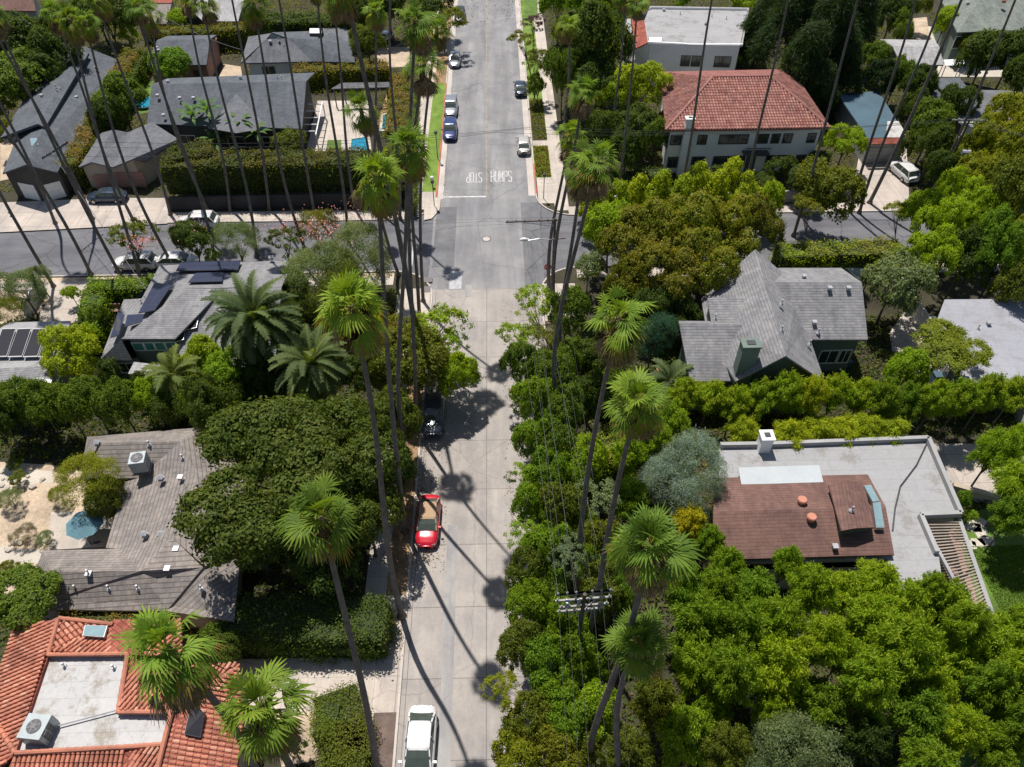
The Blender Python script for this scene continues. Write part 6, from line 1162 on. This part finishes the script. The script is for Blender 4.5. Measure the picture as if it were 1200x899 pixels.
T(*[(x, y, 22 + x % 4, 6.4 + x % 5 * .4, 'grove', c, l, .35) for x, y, c, l in ((800, 470, 'gv', 'hedge tree at the left end of the long row'), (830, 472, 'gv', 'hedge tree below the left wing of the gabled house'), (860, 478, 'gv', 'hedge tree below the chimney gable'), (890, 472, 'gv', 'hedge tree below the front gable'), (918, 468, 'gv', 'hedge tree just right of the front gable'), (948, 470, 'lm', 'brightest hedge tree near the middle of the long row'), (976, 466, 'gv', 'hedge tree below the east wing'), (1005, 470, 'gv', 'hedge tree below the right end of the east wing'), (1032, 474, 'gd', 'greener hedge tree left of the spreading olive'), (1060, 476, 'gd', 'greener hedge tree above the roof corner of the modern house'), (1092, 476, 'gv', 'hedge tree below the spreading olive'), (1122, 474, 'gv', 'hedge tree below the pale board roof'), (1152, 468, 'gv', 'hedge tree near the right end of the long row'), (1185, 468, 'gv', 'hedge tree at the right edge of the long row'))], g=hg)
T(*[(x, y + 2, 27, 5., 'bamboo', 'lm', l, .1) for x, y, l in ((925, 512, 'lime bamboo clump nearest the white chimney'), (955, 506, 'lime bamboo clump leaning over the flat roof edge'), (985, 507, 'lime bamboo clump middle of the roof edge'), (1015, 504, 'lime bamboo clump above the right part of the flat roof'), (1042, 506, 'lime bamboo clump at the right end of the roof edge'))], g='lime bamboo clumps behind the modern house', cat='bamboo', name='bamboo')
T((870, 508, 22, 5, 'bamboo', 'lm', 'lime bamboo clump left of the white chimney', .1, 1., dict(name='bamboo', cat='bamboo')), (1165, 535, 30, 8, 'bamboo', 'gv', 'tall bamboo like tree beside the pale driveway right of the modern house'), (1190, 575, 36, 8, 'bamboo', 'gv', 'feathery green tree above the lawn at the right edge'), (1185, 610, 26, 7, 'grove', 'gd', 'dark feathery tree shading the lawn'), (1198, 520, 22, 7, 'bamboo', 'gv', 'feathery tree cut by the right edge above the lawn'), (1128, 590, 10, 2.5, 'small', 'br', 'small round shrub at the roof corner above the pergola'), (1137, 605, 8, 1.5, 'small', 'gv', 'small lime shrub beside the stepping stones'), (1124, 610, 8, 2, 'small', 'md', 'green shrub between pergola and stepping stones'))
# grove, lower right
gr = [(850, 668, 24, 'br', 'bright tree hugging the front eave of the brown roof'), (880, 700, 28, 'br', 'bright tree below the brown roof and left of the pale terrace'), (838, 700, 30, 'gd', 'tree left end of the grove beside the palm below the cedar'), (920, 665, 18, 'br', 'upright bright tree in front of the brown roofed wing'), (800, 700, 30, 'br', 'bright tree between the cedar palm and the grove'),
      (815, 740, 34, 'gd', 'tree right of the large lower fan palm'), (862, 750, 36, 'gd', 'tree upper left in the grove'), (910, 735, 32, 'gv', 'tree in the grove below the shaded terrace'), (945, 700, 29, 'gv', 'tree in the grove touching the pale terrace end'), (985, 700, 30, 'gv', 'tree in the grove under the right end of the brown roof'), (1020, 690, 29, 'gv', 'tree against the lower flat roof'), (1010, 735, 34, 'gv', 'tree below the lower flat roof end'), (1060, 720, 30, 'gv', 'tree in front of the flat roof beside the pergola'), (1100, 715, 28, 'gv', 'tree leaning over the pergola slats'), (1090, 690, 18, 'gv', 'young tree beside the upper pergola beam'), (1125, 740, 28, 'gv', 'tree at the foot of the pergola'),
      (960, 760, 34, 'gv', 'tree in the upper middle of the grove'), (1055, 770, 36, 'gv', 'tree below the flat roof in the middle of the grove'), (1110, 785, 34, 'gv', 'tree between pergola foot and lawn'), (1160, 760, 30, 'gv', 'tree spilling on the lawn beside the pergola foot'), (1190, 745, 29, 'gv', 'tree on the lawn at the right edge'), (1150, 810, 34, 'gd', 'tree right in the grove above the dark gap'), (1195, 800, 32, 'gv', 'tree at the right edge of the grove'), (1200, 850, 29, 'gd', 'tree low on the right edge beside the lawn'),
      (905, 790, 36, 'gv', 'tree left of the centre of the grove'), (1010, 810, 36, 'gv', 'tree at the centre of the grove'), (850, 800, 32, 'gd', 'dark tree right of the large lower fan palm trunk'), (960, 830, 32, 'gd', 'tree above the deep gap in the grove'), (900, 840, 30, 'gv', 'tree left of the deep gap beside the grey green bushes'), (1070, 840, 36, 'gd', 'tree right of the deep gap'), (1120, 860, 30, 'gv', 'orange tipped tree near the bottom right'), (810, 790, 28, 'gv', 'tree behind the large lower fan palm'), (765, 830, 32, 'ol', 'tree right of the palm trunks at the bottom'), (800, 870, 34, 'gv', 'tree at the bottom in the left part of the grove'), (735, 890, 32, 'ol', 'tree at the bottom between palm trunk and grove'), (850, 880, 32, 'ol', 'olive tree at the bottom left of the grey leaved bush'), (1165, 880, 28, 'gd', 'tree in the bottom right corner'), (1010, 870, 29, 'dk', 'shaded tree deep in the gap at the bottom'), (1080, 905, 34, 'gd', 'tree at the bottom edge right of the gap')]
T(*[(x, y, r * (.94 + (i * 53 % 7) * .04), 6.6 + (i * 37 % 9) * .5, 'grove', c, l, .2 if c in ('gv', 'yl') else .08) for i, (x, y, r, c, l) in enumerate(gr)], g='feathery green trees of the lower right grove')
T((925, 890, 50, 7, 'olive', 'gg', 'grey green broad bush at the bottom edge of the grove'), (880, 900, 34, 6, 'olive', 'gg', 'smaller grey green bush beside the broad one at the bottom'))
# left side trees
T((160, 283, 26, 5, 'sparse', 'ol', 'crape myrtle with a pink flower cluster above the first white car', 0, 1., dict(thin=1.2)), (232, 283, 25, 5, 'broad', 'dk', 'dark myrtle tree above the second white car'), (337, 285, 22, 5, 'sparse', 'dk', 'dark airy myrtle with pinkish buds beside the white roof corner'), (283, 288, 26, 5, 'olive', 'gg', 'grey green bush at the back corner of the solar roof'), (375, 270, 22, 4.5, 'olive', 'ca', 'bush with pink blossom along the near kerb'), (250, 302, 9, 2, 'small', 'gv', 'small yellow green shrub behind the solar roof edge'),
  (375, 322, 40, 7, 'olive', 'gg', 'large grey green olive tree left part'), (420, 312, 38, 7, 'olive', 'gg', 'large grey green olive tree right part near the twin trunks'), (400, 350, 34, 6, 'olive', 'ol', 'shaded olive tree above the brown fronded palm'), (345, 335, 16, 5, 'broad', 'br', 'bright green shrub at the right end of the solar roof'), (350, 370, 20, 5, 'broad', 'dk', 'dark bush between the date palm and the olives'),
  (28, 342, 28, 5, 'olive', 'gg', 'grey green olive tree at the left edge beside the pale fence'), (6, 375, 22, 4, 'olive', 'ol', 'olive bush on the left edge above the black panels'), (48, 330, 14, 3.5, 'olive', 'gg', 'small olive bush beside the pale fence end'), (18, 400, 10, 3, 'small', 'gv', 'small shrub by the solar carport corner') , (118, 375, 12, 3, 'small', 'md', 'green shrub left of the little red bench'), (110, 395, 12, 3, 'small', 'gv', 'light shrub between lime tree and solar house'), (84, 345, 10, 2.5, 'small', 'gv', 'light shrub at the top of the driveway'),
  (88, 415, 34, 6, 'carob', 'lm', 'bright lime tree between the black panels and the grey green house', 0., 1.), (170, 455, 14, 3, 'small', 'dk', 'dark shrub under the front wall of the grey green house'), (130, 445, 16, 3.5, 'small', 'dk', 'dark shrub by the lower left eave of the grey green house'), (240, 432, 26, 6, 'broad', 'lm', 'bright lime tree below the date palm'), (265, 450, 28, 6, 'broad', 'br', 'bright green tree between the lime tree and the oak'), (215, 455, 22, 5, 'broad', 'br', 'bright green tree below the small feather palm'), (180, 470, 22, 5.5, 'broad', 'gv', 'yellow green tree in the row behind the shingled roof'),
  (20, 475, 26, 6, 'broad', 'md', 'green tree at the left end of the row above the rock garden'), (50, 480, 24, 6, 'broad', 'md', 'green tree beside the white skylights of the carport'), (80, 482, 24, 6, 'broad', 'md', 'green tree below the lime tree in the row'), (110, 478, 25, 6, 'broad', 'md', 'green tree above the left end of the shingled roof'), (142, 475, 24, 6, 'broad', 'md', 'green tree above the middle of the shingled roof'), (200, 485, 20, 5, 'broad', 'dk', 'dark tree above the right end of the top shingled wing'), (235, 478, 22, 5, 'broad', 'md', 'green tree where the row meets the oak'), (5, 500, 20, 5, 'broad', 'dk', 'dark tree on the left edge above the rock garden'),
  (300, 450, 26, 7, 'broad', 'dk', 'dark tree under the huge date palm'), (340, 460, 28, 6, 'broad', 'dk', 'dark tree under the second date palm'), (430, 440, 26, 6, 'broad', 'dk', 'dark tree right of the second date palm'), (395, 395, 22, 5, 'broad', (.2, .17, .03), 'yellowing shrub beside the brown fronded palm'),
  (515, 380, 36, 7, 'sparse', 'gv', 'airy tree at the left kerb below the crossing', .3), (480, 395, 28, 7, 'sparse', 'ca', 'brownish airy tree around the palm feet'), (530, 410, 22, 6, 'sparse', 'gv', 'airy tree leaning furthest over the left kerb'), (500, 430, 36, 7, 'broad', 'ca', 'olive tree above the dark parked car', .2), (465, 440, 30, 7, 'broad', 'ol', 'olive tree between the tall palm trunks'), (535, 445, 24, 6, 'broad', 'gv', 'light tree above the first palm shadow at the left kerb'), (450, 400, 24, 6, 'broad', (.16, .14, .03), 'yellow brown tree right of the brown fronded palm'), (460, 500, 30, 7, 'broad', 'ol', 'olive tree between the trunks left of the dark parked car'), (468, 560, 22, 6, 'broad', 'dk', 'dark tree between palm trunks left of the red car'),
  (335, 560, 118, 12, 'oak', 'ak', 'huge dark oak spreading over the right side of the shingled house', .15, 1.), (420, 520, 50, 9, 'carob', 'ak', 'dark tree filling the gap between the oak and the palm trunks'), (430, 610, 44, 8, 'carob', 'ak', 'dark tree below the oak left of the red car'), (300, 640, 40, 8, 'carob', 'ak', 'dark lower crown of the oak side above the big bright palm'), (385, 670, 40, 6, 'broad', 'dk', 'dark tree shading the hedge behind the big bright palm'), (250, 480, 36, 8, 'carob', 'ak', 'dark tree at the upper left shoulder of the oak'),
  (100, 568, 36, 5.5, 'olive', 'oy', 'round olive yellow tree beside the shingled house patio', 0, .9), (125, 585, 22, 5, 'broad', 'ol', 'darker tree behind the parasol touching the shingled roof'), (12, 585, 14, 1.6, 'olive', 'gg', 'low grey shrub at the left of the rock garden'), (30, 628, 14, 1.4, 'olive', (.25, .22, .17), 'dry grey shrub in the middle of the rock garden'), (52, 632, 10, 1.2, 'olive', 'gg', 'small grey shrub right of the dry one'), (22, 560, 10, 1.3, 'small', 'ol', 'little shrub beside the stone path'), (70, 580, 12, 1.6, 'olive', 'oy', 'yellowish low shrub at the foot of the olive yellow tree'), (12, 668, 10, 1.3, 'small', 'ca', 'small flowering shrub left of the shingled roof'), (20, 545, 9, 1.2, 'small', 'md', 'little green shrub in the shade above the stone path'),
  (28, 702, 40, 6, 'broad', 'md', 'round green tree left of the shingled and tiled roofs', 0, .8), (270, 760, 20, 3, 'broad', 'dk', 'dark bush behind the leaning palm'), (250, 750, 18, 3, 'small', 'md', 'green bush right of the leaning palm crown'), (345, 880, 14, 2, 'small', 'dk', 'dark shrub beside the broad fan palm at the bottom'), (520, 455, 14, 4, 'sparse', 'dk', 'thin dark sprig over the bonnet of the dark parked car'))
# pink blossom on the myrtles
def blossom(px, py, z, r, n, label, root):
    p = P(px, py, z); rng = np.random.default_rng(n + int(px)); pos = rng.normal(size=(n, 3)) * np.array([r, r * .7, .35]); V = leaf_quads(rng, pos, unit(rng.normal(size=(n, 3)) + np.array([0, 0, .8])), .2, .17)
    R = [o for o in SC.objects if o.get('label') == root][0]; t = link('blossom', quads_mesh('blossom', V, rng.uniform(.3, 1, n), np.zeros(n)), R, tuple(p - R.location), 0, (1, 1, 1), (.55, .27, .37, 0)); t['label'] = label
MY = 'crape myrtle with a pink flower cluster above the first white car', 'bush with pink blossom along the near kerb', 'dark airy myrtle with pinkish buds beside the white roof corner', 'dark myrtle tree above the second white car'
blossom(163, 282, 4.8, .8, 160, 'pink blossom cluster', MY[0]); blossom(378, 262, 4.4, 2.2, 420, 'long pink blossom cluster', MY[1]); blossom(325, 268, 4.8, 1.2, 90, 'faint pink buds', MY[2]); blossom(222, 266, 4.8, 1.2, 50, 'sparse pink buds', MY[3])
# ---------------------------------------------------------------- cars
cg = 'cars parked along the main road'
car(539, 17, 'suv', 'p_black', math.pi, 'black car parked under the airy street tree at the top', RZ, cg); car(533, 68, 'sedan', 'p_silver', math.pi, 'silver car parked alone at the left kerb of the upper road', RZ, cg)
car(528.5, 124, 'suv', 'p_silver', math.pi, 'silver grey car directly behind the dark blue one', RZ, cg); car(527.5, 151, 'suv', 'p_blue', math.pi, 'dark blue car in front of the silver grey one', RZ, cg)
car(610, 101, 'sedan', 'p_navy', 0, 'dark blue car at the right kerb by the thin street tree', RZ, cg); car(613.5, 167, 'sedan', 'p_champ', 0, 'champagne saloon at the right kerb above the word HUMPS', RZ, cg)
car(491.5, 875, 'sedan', 'p_white', math.pi - .03, 'white saloon car at the bottom beside the brown kerb strip', RZ, cg, 1.08); car(501.5, 608, 'sedan', 'p_red', math.pi - .02, 'red convertible with its tan fabric roof closed, crossed by a trunk shadow', RZ, cg, 1.0, 'tanfab'); car(508, 485, 'suv', 'p_grey', math.pi, 'grey car with mottled shade parked on the dry verge', 0, cg)
car(1058, 200, 'suv', 'p_white', .22, 'white car parked in the driveway below the garage', .02); car(231, 258, 'suv', 'p_white', math.pi / 2, 'white car under the dark wall across the side street', RZ); car(125, 229, 'sedan', 'p_navy', math.pi / 2, 'dark teal car in front of the garage doors', .02)
car(158, 306, 'suv', 'p_white', math.pi / 2, 'white car half hidden under the pink flowering myrtle', RZ); car(207, 304, 'sedan', 'p_white', -math.pi / 2, 'white car behind the solar house between myrtles', RZ); car(450, 44, 'sedan', 'p_silver', 2.7, 'pale car parked in the yard left of the bright palm crowns', .02)
# ---------------------------------------------------------------- poles, wires, signs
def pole(base, h, label, arms, r=.16, mat='arm', dx=(0, 0), extra=None):
    B = P(*base) if len(base) == 2 else Vector(base); t = empty('utility_pole', B, label, 'utility pole'); mb = MB(); mb.tube([(B.x, B.y, 0), (B.x + dx[0], B.y + dx[1], h)], [r, r * .7], 10); mb.build('pole', 'pole', t); ends = []
    for z, L, a, off in arms:
        q = Vector((B.x + dx[0] * z / h, B.y + dx[1] * z / h, z)); d = Vector((math.cos(a), math.sin(a), 0)); c = q + d * off; n = Vector((-d.y, d.x, 0)) * .18; mb = MB(); mb.bar(c - d * L / 2 + n, c + d * L / 2 + n, .11, .13); ao = mb.build('crossarm', mat, t); 
        for k in (-.46, -.3, -.14, .14, .3, .46): ib = MB(); e = c + d * L * k + n + Vector((0, 0, .07)); ib.tube([e, e + Vector((0, 0, .1)), e + Vector((0, 0, .18))], [.05, .07, .03], 7); ends.append(e + Vector((0, 0, .17))); subpart(ib, 'insulator', 'insul', ao, t)
        for sg in (-1, 1): br = MB(); br.bar(c + d * L * .28 * sg + n, q + Vector((0, 0, -.6)), .04); subpart(br, 'brace', 'alu', ao, t)
    return t, ends
U2, e2 = pole((672, 790), 11., 'brown utility pole with five long pale crossarms among the roadside trees', [(10.8, 3.3, .06, 0), (10.8, 3.3, .06, 0.02), (10.1, 3.3, .06, 0), (9.3, 2.9, .07, .1), (8.8, 2.7, .07, -.1)])
mb = MB(); q = P(672, 706, 10.2); mb.tube([q + Vector((-.35, 0, -.5)), q + Vector((-.35, 0, .15))], .14, 10); mb.build('fuse_box', 'metal', U2, U2.location); mb = MB(); mb.tube([q + Vector((.35, .1, -.4)), q + Vector((.35, .1, .1))], .11, 10); mb.build('fuse_box', 'metal', U2, U2.location)
U1, e1 = pole((646, 352), 10., 'dark utility pole at the crossing with a long crossarm over the road', [(9.7, 5.0, .05, -2.2)], mat='arm_dk')
mb = MB(); a = P(644, 281, 8.6); b = P(619, 282, 8.6); mb.tube([a, (a + b) / 2 + Vector((0, 0, .15)), b], .06, 8); la = mb.build('lamp_arm', 'alu', U1, U1.location); mb = MB(); c = P(615, 281, 8.6); mb.tube([c + Vector((-.45, 0, 0)), c + Vector((-.1, 0, .03)), c + Vector((.4, 0, 0))], [.1, .22, .1], 8); mb.build('lamp_head', 'frame_wh', U1, U1.location); mb = MB(); mb.bar(P(644, 281, 8.5), P(663, 279, 8.5), .09); mb.build('side_arm', 'arm_dk', U1, U1.location)
U3, e3 = pole((110, 262), 9.5, 'utility pole with three slanted crossarms beside the concrete apron', [(9.3, 3.8, 1.2, 0), (9.3, 3.8, 1.2, 0), (9.3, 3.6, 1.2, 0)], mat='arm', dx=(-.3, 0))
U4, e4 = pole((1092, 236), 10.5, 'utility pole carrying a transformer before the dark roofed house', [(10.3, 3.6, -.05, 0), (8.6, 2.2, .9, 0)]); q = U4.location; mb = MB(); mb.tube([(q.x + .45, q.y, 8.9), (q.x + .45, q.y, 9.8)], .3, 14); mb.build('transformer', 'metal', U4); mb = MB(); mb.tube([(q.x, q.y - 1.2, 7.2), (q.x + .9, q.y - 1.3, 7.2)], .3, 10); mb.build('lamp_head', 'metal', U4)
U5, e5 = pole((1168, 262), 10.5, 'utility pole with double slanted crossarms rising out of the olive trees', [(10.3, 3., -1.05, .3), (10.3, 3., -1.05, .3), (9.9, 2.2, .0, 0), (9.2, 2.8, -1.05, -.3)])
def wire(name, a, b, sag, label, r=.016, mat='wire', n=14):
    a = Vector(a); b = Vector(b); mb = MB(); mb.tube([a + (b - a) * (i / n) - Vector((0, 0, sag * 4 * (i / n) * (1 - i / n))) for i in range(n + 1)], r, 4); return tag(mb.build(name, mat, None, a), label, 'power line', 'overhead power lines')
for i, (k, m_) in enumerate(((0, 0), (1, 1), (2, 2), (3, 3), (4, 4), (5, 5))):
    wire('power_line', e2[k], e1[m_], .7, 'thin wire from the many armed pole up to the pole at the crossing', .007, 'wire_m'); e = e2[k]; wire('power_line', e, (e.x - .5, e.y - 45, 10.8), .8, 'thin wire running from the many armed pole down past the bottom edge', .007, 'wire_m')
for k in (12, 14, 17): wire('power_line', e2[k], (e1[2].x + .6, e1[2].y, 8.), .9, 'lower wire from the many armed pole along the roadside trees', .009, 'wire_m')
for k, zz in ((0, 0), (3, 0), (5, 0)):
    e = e1[k]; w = e3[k]; x = e4[k]; wire('power_line', w, (e.x - 1, 78.3 + k * .25, 9.4), 1., 'wire along the side street from the slanted crossarms to the main road', .02); wire('power_line', (e.x - 1, 78.3 + k * .25, 9.4), x, 1., 'wire along the side street from the main road to the transformer pole', .02); wire('power_line', x, e5[k], .3, 'short wire between the transformer pole and the olive tree pole', .016)
wire('service_wire', e3[2], P(172, 340, 5.), .3, 'pale service wire crossing down to the solar roofed house', .025, 'wire_lt')
wire('service_wire', P(196, 22, 6.), P(282, 58, 5.), .4, 'pale service wire sagging above the small brick outbuilding', .03, 'wire_lt')
# stop sign
B = P(641, 335); t = empty('stop_sign', B, 'red octagonal stop sign seen from behind the crossing pole', 'road sign'); mb = MB(); mb.tube([(B.x, B.y, 0), (B.x, B.y, 2.9)], .035, 8); mb.build('post', 'alu', t); mb = MB(); q = Vector((B.x, B.y - .05, 2.5)); d0 = [Vector((.42 * math.cos(R_(22.5 + 45 * i)), 0, .42 * math.sin(R_(22.5 + 45 * i)))) for i in range(8)]
mb.add([q + v for v in d0] + [q + v + Vector((0, .02, 0)) for v in d0], [tuple(range(8)), tuple(reversed(range(8, 16)))] + [(i, (i + 1) % 8, 8 + (i + 1) % 8, 8 + i) for i in range(8)]); so = mb.build('sign_face', 'stopred', t)
cu = bpy.data.curves.new('sign_text', 'FONT'); cu.body = 'STOP'; cu.size = .3; cu.align_x = 'CENTER'; cu.align_y = 'CENTER'; to = bpy.data.objects.new('lettering', cu); COL.objects.link(to); bpy.context.view_layer.update(); me = bpy.data.meshes.new_from_object(to.evaluated_get(bpy.context.evaluated_depsgraph_get())); bpy.data.objects.remove(to); me.materials.clear(); me.materials.append(M['frame_wh']); lo = link('lettering', me, so, tuple(q - B + Vector((0, -.006, 0)))); lo.rotation_euler = (R_(90), 0, 0)
# lamp posts, sign posts, bin, bits
def small_post(base, h, label, head, cat='lamp post'):
    B = P(*base); t = empty(cat.replace(' ', '_'), B, label, cat); mb = MB(); mb.tube([(B.x, B.y, 0), (B.x, B.y, h)], .05, 8); mb.build('pole', 'frame_dk', t); mb = MB(); mb.tube([(B.x, B.y, h), (B.x, B.y, h + .12), (B.x, B.y, h + .4), (B.x, B.y, h + .5)], [.1, .2, .22, .06], 10); mb.build('lamp_head', head, t)
small_post((513, 186), 3.4, 'slim dark lamp post on the left grass verge', 'frame_dk'); small_post((507, 219), 1., 'low post with white head on the left verge by the crossing', 'frame_wh', 'bollard'); small_post((509, 241), 3., 'slim post at the left corner of the crossing', 'frame_dk', 'sign post'); small_post((637, 233), 3., 'slim post at the right corner of the crossing', 'frame_dk', 'sign post')
B = P(14, 253); mb = MB(); mb.tube([B, B + Vector((0, 0, .5)), B + Vector((0, 0, .7))], [.16, .14, .08], 10); mb.box(B + Vector((0, 0, .45)), (.5, .12, .12)); tag(mb.build('fire_hydrant', 'frame_dk', None, B), 'small dark hydrant on the wide concrete apron near the left edge', 'fire hydrant')
for x, y, w, dd, l in ((500, 328, 1.2, .8, 'dark iron utility lid in the rounded pavement corner'), (499, 339, 1., 1., 'second dark iron utility lid on the rounded pavement corner')):
    B = P(x, y, .03); mb = MB(); mb.box((B.x, B.y, .025), (w, dd, .03)); tag(mb.build('manhole_cover', 'iron', None, B), l, 'manhole cover')
for x, y, mt, l in ((773, 437, 'terra', 'terracotta plant pot in the garden beside the gabled house'), (1079, 372, 'terra', 'large terracotta pot by the fence near the pale board roof'), (1091, 378, 'w_white', 'white plant pot beside the terracotta one')):
    B = P(x, y); mb = MB(); mb.tube([B, B + Vector((0, 0, .5)), B + Vector((0, 0, .55))], [.25, .38, .4], 12); tag(mb.build('plant_pot', mt, None, B), l, 'plant pot')
B = P(990, 430); t = empty('air_conditioner', B, 'small pale blue unit by the wall of the gabled house', 'air conditioner'); mb = MB(); mb.box((B.x, B.y, .45), (.9, .5, .8)); mb.build('casing', 'tarp', t)
mb = MB(); mb.tube([(B.x, B.y, .86), (B.x, B.y, .9)], .2, 12); mb.build('fan_guard', 'frame_dk', t)
B = P(1095, 448); mb = MB(); mb.box((B.x, B.y, .5), (.8, .8, 1.)); mb.box((B.x, B.y, 1.04), (.86, .86, .1)); tag(mb.build('bin', 'tarp', None, B), 'blue bin beneath the spreading olive tree', 'bin')
for i in range(26):
    B = P(_rn.uniform(2, 62), _rn.uniform(550, 575) if i < 16 else _rn.uniform(632, 650)); s_ = _rn.uniform(.15, .38); mb = MB(); mb.add([B + Vector((math.cos(a) * s_ * _rn.uniform(.7, 1.1), math.sin(a) * s_ * .8, z)) for z in (0, s_ * .6) for a in (0, 1.2, 2.5, 3.7, 5.)] + [B + Vector((0, 0, s_ * .9))], [(i_, (i_ + 1) % 5, 5 + (i_ + 1) % 5, 5 + i_) for i_ in range(5)] + [(5 + i_, 5 + (i_ + 1) % 5, 10) for i_ in range(5)])
    tag(mb.build('rock', 'stone', None, B), 'pale rock in the dry garden above the shingled house' if i < 16 else 'pale rock beside the lower garden path', 'rock', 'rocks in the dry garden')
# ---------------------------------------------------------------- light
SUN_EL = R_(66.5); sd = Vector((-.37, .93, 0)).normalized(); to_sun = Vector((sd.x * math.cos(SUN_EL), sd.y * math.cos(SUN_EL), math.sin(SUN_EL)))
sl = bpy.data.lights.new('sun', 'SUN'); sl.energy = 4.8; sl.angle = R_(.53); sl.color = (1., .95, .88); so = bpy.data.objects.new('sun', sl); COL.objects.link(so); so.rotation_euler = to_sun.to_track_quat('Z', 'Y').to_euler()
w = bpy.data.worlds.new('World'); SC.world = w; w.use_nodes = True; nt = w.node_tree; bg = nt.nodes['Background']; sk = nt.nodes.new('ShaderNodeTexSky'); sk.sky_type = 'NISHITA'; sk.sun_disc = False; sk.sun_elevation = SUN_EL
sk.sun_rotation = math.atan2(to_sun.x, to_sun.y); nt.links.new(sk.outputs[0], bg.inputs[0]); bg.inputs[1].default_value = .07
SC.view_settings.view_transform = 'Standard'; SC.view_settings.look = 'None'; SC.view_settings.exposure = .24; SC.view_settings.gamma = 1
SC.cycles.max_bounces = 6; SC.cycles.diffuse_bounces = 3; SC.cycles.transmission_bounces = 4; SC.cycles.use_denoising = True
